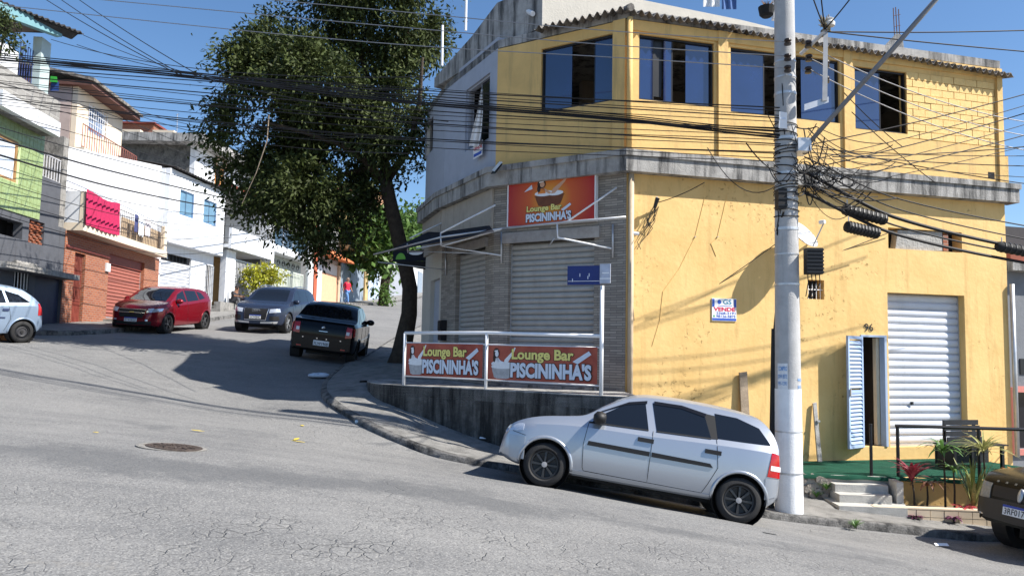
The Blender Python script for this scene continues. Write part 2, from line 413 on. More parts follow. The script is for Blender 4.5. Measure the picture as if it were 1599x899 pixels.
# flaking patches on the big sunny wall: small darker flakes gathered in places
def _flakes(m):
    n, l = nodes_of(m); b = n['Principled BSDF']; g = n.new('ShaderNodeNewGeometry')
    def nz(sc, d): t = n.new('ShaderNodeTexNoise'); t.inputs['Scale'].default_value = sc; t.inputs['Detail'].default_value = d; t.inputs['Roughness'].default_value = .7; l.new(g.outputs['Position'], t.inputs['Vector']); return t.outputs['Fac']
    def rg(x, a, c): t = n.new('ShaderNodeMapRange'); t.inputs[1].default_value = a; t.inputs[2].default_value = c; l.new(x, t.inputs[0]); return t.outputs[0]
    mu = n.new('ShaderNodeMath'); mu.operation = 'MULTIPLY'; l.new(rg(nz(13, 6), .60, .65), mu.inputs[0]); l.new(rg(nz(.75, 3), .52, .66), mu.inputs[1])
    old = b.inputs['Base Color'].links[0].from_socket; mx = n.new('ShaderNodeMix'); mx.data_type = 'RGBA'; mx.inputs[7].default_value = (.58, .38, .13, 1); l.new(mu.outputs[0], mx.inputs[0]); l.new(old, mx.inputs[6]); l.new(mx.outputs[2], b.inputs['Base Color'])
    ob = b.inputs['Normal'].links[0].from_node; bp = n.new('ShaderNodeBump'); bp.invert = True; bp.inputs['Strength'].default_value = .9; bp.inputs['Distance'].default_value = .02; l.new(mu.outputs[0], bp.inputs['Height']); l.new(ob.outputs[0], bp.inputs['Normal']); l.new(bp.outputs[0], b.inputs['Normal'])
_flakes(M['yellow'])
# stone strips: rows of thin pale and dark strips with recessed joints
def _strips():
    m = M['cladding']; n, l = nodes_of(m); b = n['Principled BSDF']
    g = n.new('ShaderNodeNewGeometry'); sx = n.new('ShaderNodeSeparateXYZ'); l.new(g.outputs['Position'], sx.inputs[0])
    ad = n.new('ShaderNodeMath'); ad.operation = 'SUBTRACT'; l.new(sx.outputs[1], ad.inputs[0]); l.new(sx.outputs[0], ad.inputs[1])
    cb = n.new('ShaderNodeCombineXYZ'); l.new(ad.outputs[0], cb.inputs[0]); l.new(sx.outputs[2], cb.inputs[1])
    br = n.new('ShaderNodeTexBrick'); l.new(cb.outputs[0], br.inputs['Vector'])
    br.inputs['Scale'].default_value = 1; br.inputs['Brick Width'].default_value = .34; br.inputs['Row Height'].default_value = .045; br.inputs['Mortar Size'].default_value = .004
    br.inputs['Color1'].default_value = (.36, .325, .28, 1); br.inputs['Color2'].default_value = (.23, .205, .18, 1); br.inputs['Mortar'].default_value = (.10, .095, .09, 1)
    l.new(br.outputs['Color'], b.inputs['Base Color'])
    bp = n.new('ShaderNodeBump'); bp.inputs['Strength'].default_value = .6; bp.inputs['Distance'].default_value = .012; bp.invert = True
    l.new(br.outputs['Fac'], bp.inputs['Height']); l.new(bp.outputs[0], b.inputs['Normal'])
_strips()
def brickmat(name, c1, c2, mo, w, h, ms):
    m = bpy.data.materials.new(name); m.use_nodes = True; n, l = nodes_of(m); b = n['Principled BSDF']; b.inputs['Roughness'].default_value = .85
    g = n.new('ShaderNodeNewGeometry'); sx = n.new('ShaderNodeSeparateXYZ'); l.new(g.outputs['Position'], sx.inputs[0])
    ad = n.new('ShaderNodeMath'); ad.operation = 'ADD'; l.new(sx.outputs[1], ad.inputs[0]); l.new(sx.outputs[0], ad.inputs[1])
    cb = n.new('ShaderNodeCombineXYZ'); l.new(ad.outputs[0], cb.inputs[0]); l.new(sx.outputs[2], cb.inputs[1])
    br = n.new('ShaderNodeTexBrick'); l.new(cb.outputs[0], br.inputs['Vector']); br.inputs['Scale'].default_value = 1
    br.inputs['Brick Width'].default_value = w; br.inputs['Row Height'].default_value = h; br.inputs['Mortar Size'].default_value = ms
    for k, c in (('Color1', c1), ('Color2', c2), ('Mortar', mo)): br.inputs[k].default_value = (*c, 1)
    l.new(br.outputs['Color'], b.inputs['Base Color'])
    bp = n.new('ShaderNodeBump'); bp.inputs['Strength'].default_value = .5; bp.inputs['Distance'].default_value = .01; bp.invert = True
    l.new(br.outputs['Fac'], bp.inputs['Height']); l.new(bp.outputs[0], b.inputs['Normal']); return m
M['brick'] = brickmat('orange_brick', (.36, .115, .05), (.26, .075, .035), (.28, .22, .18), .24, .075, .008)
M['block'] = brickmat('grey_block', (.30, .29, .27), (.22, .21, .20), (.36, .35, .33), .40, .20, .012)

# ================================================================== the street
def lin(a, b, s): return list(np.arange(a, b, s))
xs = np.array([-32, -29, -26, -23, -20, -18, -16] + lin(-15, -9, .4) + lin(-9, 10, .13) + lin(10, 16, .5) + [16, 18, 20, 23, 28], float)
ys = np.array([-10, -7, -4, -2, 0] + lin(1, 3, .25) + lin(3, 17, .13) + lin(17, 36, .5) + lin(36, 110, 2) + [110], float)
GX, GY = np.meshgrid(xs, ys)
GZ = np.vstack([HV(GX[i], GY[i]) for i in range(len(ys))])
def seg_d(px, py, a, b):
    a = np.array(a); b = np.array(b); d = b - a; t = np.clip(((px - a[0]) * d[0] + (py - a[1]) * d[1]) / (d @ d), 0, 1)
    return np.hypot(px - a[0] - t * d[0], py - a[1] - t * d[1])
# low frequency unevenness of worn asphalt
WOB = np.zeros_like(GZ)
for k in range(14):
    fx, fy, ph = np.random.uniform(-3, 3), np.random.uniform(-3, 3), np.random.uniform(0, 6.3); WOB += .0022 * np.sin(fx * GX + fy * GY + ph)
GZ += np.where((GY > 1) & (GY < 30), WOB, 0)
nv, nh = GX.shape
road = mesh('road', np.c_[GX.ravel(), GY.ravel(), GZ.ravel()], [(i * nh + j, i * nh + j + 1, (i + 1) * nh + j + 1, (i + 1) * nh + j) for i in range(nv - 1) for j in range(nh - 1)], True)
crack = np.clip((7.6 - GY + .12 * GX) / 1.6, 0, 1)
pl = [onground(*p) for p in ((60, 702), (240, 728), (430, 745), (560, 755), (700, 768), (800, 790))]
dd = np.min([seg_d(GX, GY, a[:2], b[:2]) for a, b in zip(pl, pl[1:])], axis=0)
patch = np.clip(1 - dd / .95, 0, 1)
pl2 = [onground(*p) for p in ((900, 800), (1150, 845), (1400, 880))]
dd2 = np.min([seg_d(GX, GY, a[:2], b[:2]) for a, b in zip(pl2, pl2[1:])], axis=0)
patch = np.maximum(patch, .62 * np.clip(1 - dd2 / .8, 0, 1))
rs_ = np.random.RandomState(12)
for k in range(46):   # oil drips and old repairs
    cx, cy, rr = rs_.uniform(-11, 8), rs_.uniform(3.5, 24), rs_.uniform(.15, .7); st = rs_.uniform(1, 3)
    patch = np.maximum(patch, rs_.uniform(.3, .62) * np.clip(1.25 - np.hypot((GX - cx) / st, GY - cy) / rr, 0, 1))
for nm, arr in (('crack', crack), ('patch', patch)):
    at_ = road.attributes.new(nm, 'FLOAT', 'POINT'); at_.data.foreach_set('value', arr.ravel().astype(np.float32))
tag(link('road', road, asphalt), kind='structure')
gx = [-900, -300, -100, -40, -32, -20, -10, 0, 10, 20, 28, 40, 100, 300, 900]; gy = [-300, -60, -10, 5, 20, 40, 60, 80, 110, 160, 300, 900]
gv = [(x, y, H(x, y) - .6 - .03 * max(0, abs(x) - 32) * (abs(x) > 32) * (x > 0)) for y in gy for x in gx]
tag(link('ground', mesh('ground', gv, [(i * 15 + j, i * 15 + j + 1, (i + 1) * 15 + j + 1, (i + 1) * 15 + j) for i in range(11) for j in range(14)], True), M['earth']), kind='structure')

def resample(line, n):
    p = np.array([(q[0], q[1]) for q in line], float); s = np.r_[0, np.cumsum(np.hypot(*np.diff(p, axis=0).T))]
    t = np.linspace(0, s[-1], n); return np.c_[np.interp(t, s, p[:, 0]), np.interp(t, s, p[:, 1])]
def smooth_line(line, it=2):
    p = [np.array(q[:2], float) for q in line]
    for _ in range(it):
        q = [p[0]]
        for a, b in zip(p, p[1:]): q += [a * .75 + b * .25, a * .25 + b * .75]
        p = q + [p[-1]]
    return p
def sidewalk(name, outer, inner, n, m, h=.13, kw=.14, rough=.006):
    """A raised pavement between a kerb line and a building line, with a real kerb of its own stones."""
    A, B = resample(outer, n), resample(inner, n); d = (B - A) / np.linalg.norm(B - A, axis=1)[:, None]; A2 = A + d * (kw + .006)
    rows = []
    for j in range(m + 1):
        t = j / m; P = A2 * (1 - t) + B * t; z = HV(P[:, 0], P[:, 1]) + h + np.random.uniform(-rough, rough, n)
        rows.append([Vector((x, y, q)) for (x, y), q in zip(P, z)])
    b = MB(); b.grid(rows); tag(b.build(name, M['walk'], smooth=True), kind='structure')
    kr = [[], [], [], []]
    A1 = A + d * kw
    for i in range(n):
        z0 = H(*A[i]); j1, j2 = random.uniform(-.008, .008), random.uniform(-.006, .006)
        kr[0].append(Vector((A[i][0], A[i][1], z0 - .15))); kr[1].append(Vector((A[i][0] + d[i][0] * (.012 + j2), A[i][1] + d[i][1] * (.012 + j2), z0 + h - .018 + j1)))
        kr[2].append(Vector((A[i][0] + d[i][0] * .04, A[i][1] + d[i][1] * .04, z0 + h + .004 + j1))); kr[3].append(Vector((A1[i][0], A1[i][1], H(*A1[i]) + h + .004)))
    return kr
def kerbstones(name, kr, step, label_parent=None):
    root = thing(name, kr[0][0], None, None); root['kind'] = 'structure'
    n = len(kr[0]); i = 0; rnd = random.Random(3)
    while i < n - 1:
        j = min(n - 1, i + step + rnd.choice((-1, 0, 0, 1))); dz = rnd.uniform(-.006, .006)
        b = MB(); ring = []
        for k in range(i, j + 1):
            e = Vector((0, 0, dz)); g = .012
            q = [r[k].copy() + e for r in kr]
            if k == i and i: q = [a.lerp(r[k + 1] + e, g / max(.02, (r[k + 1] - r[k]).length)) for a, r in zip(q, kr)]
            ring.append(q + [q[3] - Vector((0, 0, .2))])
        m_ = len(ring); vs = [p for r in ring for p in r]
        fs = [(5 * a + c, 5 * a + (c + 1) % 5, 5 * (a + 1) + (c + 1) % 5, 5 * (a + 1) + c) for a in range(m_ - 1) for c in range(5)] + [(4, 3, 2, 1, 0), tuple(5 * (m_ - 1) + c for c in range(5))]
        b.add(vs, fs); b.build('kerb_stone', M['kerb'], root, sharp=50); i = j
    return root
# corner pavement in front of the bar
KERB = smooth_line([(24, 11.0), (14, 11.0), (9, 11.1), (6.6, 11.2), (4.6, 11.28), (2.6, 11.42), (.6, 11.5), (-.6, 11.62), (-1.15, 12.0), (-1.88, 12.5), (-2.56, 13.3), (-3.3, 14.3), (-3.8, 15.4), (-4.1, 17), (-4.24, 18.5), (-4.24, 21.2), (-4.4, 30), (-4.0, 45), (-1, 80)])
INNER = smooth_line([(24, 14.2), (14, 14.2), (9, 14.1), (6.6, 14), (4.6, 13.7), (2.6, 13.3), (1.5, 13.2), (.6, 13.4), (0, 14.0), (-.3, 14.5), (-.5, 15), (-.8, 15.8), (-1.2, 16.8), (-1.6, 17.6), (-2, 18.9), (-2.2, 21.2), (-2.4, 30), (-2.0, 45), (1, 80)])
kr = sidewalk('sidewalk', KERB, INNER, 170, 8, h=.095)
kerbstones('kerb', kr, 2)
def Lx(Y): return -14 - .083 * (Y - 23.8) if Y < 32.9 else -14.755 + .09 * (Y - 32.9)
LK = smooth_line([(-21, 18.6), (-16, 20.2), (-13.4, 21.0), (-12.35, 22.0), (-12.1, 23.5)] + [(Lx(y) + 1.85, y) for y in (27, 30, 32.9, 36, 45, 60, 95)])
LI = smooth_line([(-21, 22.5), (-16.5, 22.5), (-14.6, 22.4), (-14.3, 22.9), (-14.35, 24)] + [(Lx(y) - .3, y) for y in (27, 30, 32.9, 36, 45, 60, 95)])
kr = sidewalk('sidewalk', LK, LI, 150, 4)
kerbstones('kerb', kr, 2)
# ================================================================== the corner bar: facade (sunny), chamfer (bar front), two side faces up the hill
C0 = (1.97, 13.3); C1 = (-.37, 14.8); C15 = (-1.6, 17.3); C2 = (-2.25, 19.3); FR = (10.07, 15.4)
PF, PC, PS, PT = Plane(C0, FR), Plane(C0, C1), Plane(C1, C15), Plane(C15, C2)
UR = PF.uv(1568, 300)[0]; FR = tuple(PF.pt(UR, 0))[:2]
ZB, ZS0, ZS1, ZT = -2.7, 3.13, 3.49, 5.92
bar = thing('corner_building', (C0[0], C0[1], -1.9), 'two-storey yellow corner building with shuttered bar front and corrugated roof', 'building')

def rolling_shutter(parent, P, rect, m, o, pitch, name='rolling_shutter', dark=None, rail=True):
    """Roller door: every slat its own curved lath, plus guide rails and bottom bar."""
    u0, u1, z0, z1 = rect; n = max(3, round((z1 - z0 - .06) / pitch)); p = (z1 - z0 - .06) / n
    root = part(name, M['steel'], parent, lambda b: (b.pbox(P, u0, u1, z0, z0 + .05, o - .012, o + .022)))
    prof = [(-.004, 0), (.016, .10), (.028, .30), (.030, .55), (.022, .80), (.004, .90), (-.010, .93), (-.010, 1.0), (-.012, 1.0), (-.012, 0)]
    b = MB(); b.v = []; k = len(prof)
    vs = [P.d * uu + P.n * a + Vector((0, 0, h * p)) for uu in (0, u1 - u0) for a, h in prof]
    fs = [(i, (i + 1) % k, k + (i + 1) % k, k + i) for i in range(k)] + [tuple(range(k)), tuple(range(2 * k - 1, k - 1, -1))]
    me = mesh('slat', vs, fs); me.materials.append(m)
    for i in range(n):
        link('slat', me, None, root, P.pt(u0, z0 + .05 + i * p + random.uniform(-.002, .002), o + random.uniform(-.003, .003)))
    if rail:
        part('guide_rail', M['steel'], root, lambda b: (b.pbox(P, u0 - .05, u0 + .012, z0, z1, o - .02, o + .045), b.pbox(P, u1 - .012, u1 + .05, z0, z1, o - .02, o + .045)))
    return root
def window_unit(parent, P, rect, panes, o=-.08, frame=None, glass=None, fw=.035, name='window'):
    """Frame plus panes; panes are (start, end) fractions of the width, the rest stands open."""
    u0, u1, z0, z1 = rect; frame = frame or M['black']; glass = glass or M['blueglass']; w = u1 - u0
    def fr(b):
        b.pbox(P, u0, u1, z1 - fw, z1, o - .04, o + .03); b.pbox(P, u0, u1, z0, z0 + fw, o - .04, o + .03)
        b.pbox(P, u0, u0 + fw, z0 + fw, z1 - fw, o - .04, o + .03); b.pbox(P, u1 - fw, u1, z0 + fw, z1 - fw, o - .04, o + .03)
    root = part(name, frame, parent, fr)
    for i, (a, b_) in enumerate(panes):
        a, b_ = u0 + fw + (w - 2 * fw) * a + .003, u0 + fw + (w - 2 * fw) * b_ - .003; oo = o - .022 + .022 * (i % 2)
        part('pane', glass, root, lambda b: b.pbox(P, a, b_, z0 + fw + .003, z1 - fw - .003, oo - .004, oo + .004))
        part('stile', frame, root, lambda b: (b.pbox(P, b_ - .02, b_ - .001, z0 + fw + .002, z1 - fw - .002, oo - .009, oo + .009)))
    return root
def frac(P, rect, pxs, y):
    u0, u1 = rect[:2]; return [max(0, min(1, (P.uv(x, y)[0] - u0) / (u1 - u0))) for x in pxs]

# ---- openings of the sunny facade (read off the facade plane)
rG = PF.rect(1388, 459, 1509, 697); rD = PF.rect(1345, 523, 1385, 697); rV = PF.rect(1262, 437, 1287, 467); rH = PF.rect(1387, 359, 1502, 391)
rW1 = PF.rect(998, 46, 1115, 152); rW2 = PF.rect(1141, 70, 1311, 173); rW3 = PF.rect(1335, 97, 1416, 198); rB = PF.rect(1416, 108, 1554, 217)
zt, zb_ = max(rW1[3], rW2[3], rW3[3]), rW1[2]
fix = lambda r, a=None, b=None: (r[0], r[1], r[2] if a is None else a, r[3] if b is None else b)
rW1 = fix(rW1, 4.48, 5.68); rW2 = fix(rW2, 4.43, 5.66); rW3 = fix(rW3, 4.36, 5.60); rB = fix(rB, 4.28, 5.62)
part('wall', M['yellow'], bar, lambda b: b.wall(PF, .0, UR, ZB, ZS0, [rG, rD, rV, rH], .24))
part('wall', M['yellow2'], bar, lambda b: b.wall(PF, .0, UR, ZS1, ZT, [rW1, rW2, rW3, rB], .2))
# reveals deeper inside and dark rooms behind
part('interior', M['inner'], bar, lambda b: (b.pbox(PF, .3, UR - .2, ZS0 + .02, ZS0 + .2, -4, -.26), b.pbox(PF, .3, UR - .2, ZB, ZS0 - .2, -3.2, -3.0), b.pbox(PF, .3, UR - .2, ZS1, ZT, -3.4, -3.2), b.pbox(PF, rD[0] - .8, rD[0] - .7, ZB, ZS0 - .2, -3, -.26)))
part('passage_wall', mat('dim_wall', (.07, .055, .045), .9, .2, 4), bar, lambda b: (b.pbox(PF, rD[1] + .10, rD[1] + .2, ZB, ZS0 - .25, -2.9, -.27)))  # the passage's shade is put into this wall's dark brown
part('passage_backing', M['dark'], bar, lambda b: b.pbox(PF, rD[0] - .6, rD[1] + .1, ZB, ZS0 - .25, -2.2, -2.1))  # black sheet that paints the unlit depth of the passage
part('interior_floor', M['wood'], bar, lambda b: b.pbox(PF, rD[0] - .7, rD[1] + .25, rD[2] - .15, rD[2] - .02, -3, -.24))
# chamfer and sides
LC, LS, LT = PC.len, PS.len, PT.len
rS1 = PC.rect(797, 372, 931, 604, -.1); rS1 = fix(rS1, -.62, 2.02); rWC = PC.rect(845, 52, 966, 156); rWC = fix(rWC, 4.48, 5.72)
rS2 = PS.rect(717, 402, 763, 600, -.1); rS2 = fix(rS2, -.62, 2.02)
rWS = PS.rect(727, 128, 764, 226); rDT = PT.rect(671, 430, 685, 560); rWT = PT.rect(664, 190, 676, 240)
part('clad_wall', M['cladding'], bar, lambda b: b.wall(PC, 0, LC, ZB, ZS0, [rS1], .24))
part('clad_wall', M['cladding'], bar, lambda b: b.wall(PS, 0, LS, ZB, ZS0, [rS2], .24))
part('clad_wall', M['pale'], bar, lambda b: b.wall(PT, 0, LT, ZB, ZS0, [fix(rDT, -.5, 1.6)], .24))
part('wall', M['yellow2'], bar, lambda b: b.wall(PC, 0, LC, ZS1, ZT, [rWC], .2))
part('wall', M['greyblue'], bar, lambda b: b.wall(PS, 0, LS, ZS1, ZT + .25, [rWS], .2))
part('wall', M['greyblue'], bar, lambda b: b.wall(PT, 0, LT, ZS1, ZT + .1, [rWT], .2))
part('fascia_panel', mat('tan_fascia', (.40, .355, .30), .9, .1, 4, .3, dirt=(.22, .19, .16, .56, .6), streak=1), bar, lambda b: (b.pbox(PS, .02, LS - .02, 2.25, ZS0 - .005, .004, .05), b.pbox(PT, .02, LT, 2.25, ZS0 - .005, .004, .05)))
part('side_wall', M['pale'], bar, lambda b: (b.hexa([Vector((*p, z)) for z in (ZB, ZT) for p in ((FR[0], FR[1]), (FR[0] - .2, FR[1]), (FR[0] - 2.2, FR[1] + 8), (FR[0] - 2.0, FR[1] + 8))]), b.hexa([Vector((*p, z)) for z in (ZB, ZT) for p in ((FR[0] - 2.0, FR[1] + 8), (FR[0] - 2.0, FR[1] + 8.2), (C2[0], C2[1] + 4.2), (C2[0], C2[1] + 4))]), b.hexa([Vector((*p, z)) for z in (ZB, ZT) for p in ((C2[0], C2[1]), (C2[0] + .2, C2[1]), (C2[0] + .2, C2[1] + 4), (C2[0], C2[1] + 4))])))
foot = [FR, C0, C1, C15, C2, (C2[0], C2[1] + 4), (FR[0] - 2.0, FR[1] + 8)]
part('roof_slab', M['slab'], bar, lambda b: b.prism([Vector((*p, ZT + .02)) for p in foot], (0, 0, .16)))
part('corner_pier', M['cladding'], bar, lambda b: b.prism([PC.pt(-.004, ZB, -.24), PC.pt(-.004, ZB, .012), PC.pt(.10, ZB, .012), PC.pt(.10, ZB, -.24)], (0, 0, ZS0 - ZB - .01)))
line = [FR, C0, C1, C15, C2]
slab = part('floor_slab', M['slab'], bar, lambda b: b.band([(FR[0] + .17, FR[1] + .045)] + line[1:], -.1, .19, ZS0, ZS1), sharp=30)
part('drip_edge', M['slab'], slab, lambda b: b.band([(FR[0] + .19, FR[1] + .05)] + line[1:], .06, .225, ZS0 + .27, ZS1 + .02), sharp=30)
# pilasters of the upper facade
for px in (1128, 1323, 1561):
    u, z = PF.uv(px, 150)
    part('pilaster', M['yellow2'], bar, lambda b: b.pbox(PF, u - .10, min(UR - .003, u + .10), ZS1 + .03, ZT - .004, .002, .045))
part('pilaster', M['yellow2'], bar, lambda b: b.pbox(PC, .02, .26, ZS1 + .03, ZT - .004, .003, .06))
part('lintel_band', M['yellow2'], bar, lambda b: b.pbox(PF, .05, UR - .004, 5.72, ZT - .006, .003, .03))

# ---- windows
f = frac(PF, rW1, (1000, 1023, 1038, 1053, 1075, 1114), 100)
window_unit(bar, PF, rW1, [(0, f[1]), (f[2], f[3]), (f[4], 1)])
f = frac(PF, rW2, (1141, 1197, 1255), 120); window_unit(bar, PF, rW2, [(0, f[1]), (f[2], 1)])
f = frac(PF, rW3, (1380,), 150); window_unit(bar, PF, rW3, [(0, f[0])])
f = frac(PC, rWC, (966, 925, 890, 845), 100); window_unit(bar, PC, rWC, [(0, f[1]), (f[2], 1)])
window_unit(bar, PS, rWS, [(0, .5)], frame=M['greyblue'], glass=mat('dark_glass', (.012, .014, .02), .08, .1, 2, spec=.6))
window_unit(bar, PT, rWT, [(0, .5), (.5, 1)], frame=M['black'], glass=MATS['dark_glass'])
# part-opened dark leaf in the first window
part('sash', M['black'], bar, lambda b: b.hexa([PF.pt(*PF.uv(*q), o) for o in (-.16, -.12) for q in ((1021, 147), (1037, 149), (1042, 52), (1027, 50))]))

# ---- brickwork panel that was never rendered: every brick laid on its own
u0, u1, z0, z1 = rB
panel = part('brick_panel', mat('yellow_mortar', (.40, .27, .10), .9, .2, 12, .6), bar, lambda b: b.pbox(PF, u0, u1, z0, z1, -.15, -.028))
rh, bw = .148, .285; rows_ = int((z1 - z0) / rh); bb = MB()
for full in (1, 0): pass
def brick_mesh(w, h, d, nm='brick'):
    c = .006; b = MB(); g = lambda u, o, z: PF.d * u + PF.n * o + Vector((0, 0, z))
    b.hexa([g(c, 0, c), g(w - c, 0, c), g(w - c, d, c), g(c, d, c), g(c, 0, h - c), g(w - c, 0, h - c), g(w - c, d, h - c), g(c, d, h - c)])
    me = mesh(nm, b.v, b.f); me.materials.append(M['ybrick']); return me
bm_full, bm_half = brick_mesh(bw, rh, .03), brick_mesh(bw / 2, rh, .03)
for r_ in range(rows_):
    u = u0; first = r_ % 2
    while u < u1 - .04:
        w = bw / 2 if first else bw; first = 0
        me = bm_half if w < bw else bm_full
        if u + w > u1:
            w = u1 - u; me = brick_mesh(w, rh, .03)
        link('brick', me, None, panel, PF.pt(u, z0 + .01 + r_ * rh, -.032 + random.uniform(-.006, .006))); u += w

# ---- garage door, house door, small openings
g = rolling_shutter(bar, PF, (rG[0] + .0, rG[1], rG[2], rG[3]), M['shut_w'], -.19, .142)
part('lock', M['black'], g, lambda b: b.pbox(PF, rG[0] + .62, rG[0] + .66, rG[2] + .78, rG[2] + .84, -.17, -.13))
def door(b):
    u0, u1, z0, z1 = rD
    b.pbox(PF, u0, u0 + .04, z0, z1, -.12, .02); b.pbox(PF, u1 - .05, u1, z0, z1, -.12, .02); b.pbox(PF, u0 + .04, u1 - .05, z1 - .04, z1, -.12, .02)
df = part('door_frame', mat('blue_grey_paint', (.36, .45, .60), .5, .06, 5), bar, door)
part('door_edge', M['creamtile'], df, lambda b: b.pbox(PF, rD[1] - .12, rD[1] - .052, rD[2] + .01, rD[3] - .05, -.22, -.13))
lu0, lu1, lz0, lz1 = PF.rect(1312, 529, 1344, 697)
# the louvred leaf stands open, swung out from its hinge
hinge = PF.pt(rD[0] + .01, 0, .03); ld = (PF.d * -math.cos(R(24)) + PF.n * math.sin(R(24))).normalized(); ln = Vector((ld.y, -ld.x, 0)); ln = ln if ln.dot(hinge) < 0 else -ln
lw = .55; lz0 = rD[2] - .0; lz1 = rD[3] - .03
leaf = thing('louvred_door', hinge + Vector((0, 0, lz0)), 'pale blue louvred metal door standing open beside number 96', 'door')
LP = Plane(tuple(hinge)[:2], tuple(hinge + ld)[:2])
def leaf_frame(b):
    for a, c in ((0, .05), (lw - .05, lw)): b.pbox(LP, a, c, lz0, lz1, -.02, .02)
    for z in (lz0, lz0 + (lz1 - lz0) * .5 - .03, lz1 - .06): b.pbox(LP, .05, lw - .05, z, z + .06, -.018, .018)
mb_blue = mat('light_blue_paint', (.34, .45, .64), .45, .08, 5, spec=.5)
part('frame', mb_blue, leaf, leaf_frame)
sl = MB(); gg = lambda u, o, z: LP.d * u + LP.n * o + Vector((0, 0, z))
sl.hexa([gg(.05, .016, 0), gg(lw - .05, .016, 0), gg(lw - .05, .021, .004), gg(.05, .021, .004), gg(.05, -.016, .062), gg(lw - .05, -.016, .062), gg(lw - .05, -.011, .066), gg(.05, -.011, .066)])
sme = mesh('slat', sl.v, sl.f); sme.materials.append(mb_blue)
nsl = 26
for i in range(nsl):
    z = lz0 + .07 + i * (lz1 - lz0 - .15) / nsl
    if abs(z + .03 - (lz0 + (lz1 - lz0) * .5)) < .035: continue
    link('slat', sme, None, leaf, LP.pt(0, z, 0))
part('handle', M['steel'], leaf, lambda b: b.pbox(LP, lw - .04, lw - .015, lz0 + .95, lz0 + 1.08, .02, .05))
# number above the door
num = thing('house_number', PF.pt(rD[0], rD[3] + .1, .01), 'black house number 96 above the narrow doorway', 'number')
a = PF.rect(1349, 505, 1363, 517); text_on(num, 'numerals', '96', M['black'], PF, *a, .012, bold=.012)
# barred little window
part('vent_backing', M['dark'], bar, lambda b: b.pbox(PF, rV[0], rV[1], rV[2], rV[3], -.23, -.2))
for i in range(4):
    u = rV[0] + (rV[1] - rV[0]) * (i + .5) / 4
    part('bar', M['white'], bar, lambda b: b.tube([PF.pt(u, rV[2], -.06), PF.pt(u, rV[3], -.06)], .007, 6))
part('bar', M['white'], bar, lambda b: b.tube([PF.pt(rV[0], (rV[2] + rV[3]) / 2, -.05), PF.pt(rV[1], (rV[2] + rV[3]) / 2, -.05)], .008, 6))
# broken-in high opening, half filled with cement
part('infill', mat('raw_cement', (.36, .35, .33), .95, .2, 8, .9, 25), bar, lambda b: b.pprism(PF, [(rH[0] + .2, rH[2] - .02), (rH[0] + .27, rH[3] - .03), (rH[1] - .42, rH[3] - .01), (rH[1] - .42, rH[2] + .02)], -.2, -.05))
part('infill_brick', M['brick'], bar, lambda b: b.pbox(PF, rH[1] - .41, rH[1] - .29, rH[2] + .02, rH[3] - .05, -.2, -.04))
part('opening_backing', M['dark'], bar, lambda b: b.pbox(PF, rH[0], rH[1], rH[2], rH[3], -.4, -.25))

# ---- bar shutters
rolling_shutter(bar, PC, rS1, M['shut_g'], -.14, .105)
rolling_shutter(bar, PS, rS2, M['shut_g'], -.14, .105)
part('threshold', M['slab'], bar, lambda b: (b.pbox(PC, rS1[0] - .1, rS1[1] + .1, -.9, -.625, -.2, .18)))
part('shutter_hood', mat('grey_hood', (.33, .31, .29), .7, .2, 6), bar, lambda b: (b.pbox(PC, rS1[0] - .12, rS1[1] + .12, 2.02, 2.22, -.1, .06)))
part('shutter_hood', MATS['grey_hood'], bar, lambda b: (b.pbox(PS, rS2[0] - .12, rS2[1] + .12, 2.02, 2.20, -.1, .06)))
part('meter_door', M['greyblue'], bar, lambda b: b.pbox(PT, rDT[0], rDT[1], -.5, 1.6, -.2, -.1))
mtr = thing('meter_box', PT.pt(rDT[0] + .1, .4, .1), 'small black meter box on the bar wall beside the left shutter', 'meter box')
part('case', M['black'], mtr, lambda b: b.pbox(PS, PS.len - .42, PS.len - .24, .18, .62, .003, .14))
part('lid', M['rubber'], mtr, lambda b: b.pbox(PS, PS.len - .40, PS.len - .26, .40, .60, .142, .16))

# ---- corrugated eaves: sheets lapped side by side
def corrugated(P, ua, ub, o_out, o_in, z_out, z_in, m, parent, pitch=.15, amp=.042, z_slope=0.0, sheet=1.05, lift=0):
    u = ua; k = 0
    while u < ub - .05:
        e = min(ub, u + sheet); n = max(4, int((e - u) / pitch * 8)); rows = []; dz = random.uniform(-.012, .012) + (k % 2) * .012; do = random.uniform(-.03, .03)
        for th in (0, -.012):
            for t in (0, .5, 1) if th == 0 else (1, .5, 0):
                o = o_out + do + (o_in - o_out) * t; z = z_out + (z_in - z_out) * t
                rows.append([P.pt(u + (e - u + .04) * i / n, z + dz + th + z_slope * (u + (e - u) * i / n - ua) + amp * math.sin(2 * math.pi * (u + (e - u + .04) * i / n) / pitch) - (.02 * i / n if lift else 0), o) for i in range(n + 1)])
        rows.append(rows[0]); b = MB(); b.grid(rows); b.build('roof_sheet', m, parent, sharp=45); u = e; k += 1
corrugated(PF, .0, UR + .1, .17, -1.25, 6.0, 6.34, M['cement'], bar, z_slope=-.03)
corrugated(PC, -.02, 1.75, .26, -.9, 6.02, 6.22, M['cement'], bar, z_slope=.0)
part('ridge_cover', M['cement'], bar, lambda b: b.tube([PF.pt(-.02, 6.05, .2), PF.pt(-.05, 6.3, -1.2)], [.07, .07], 8))
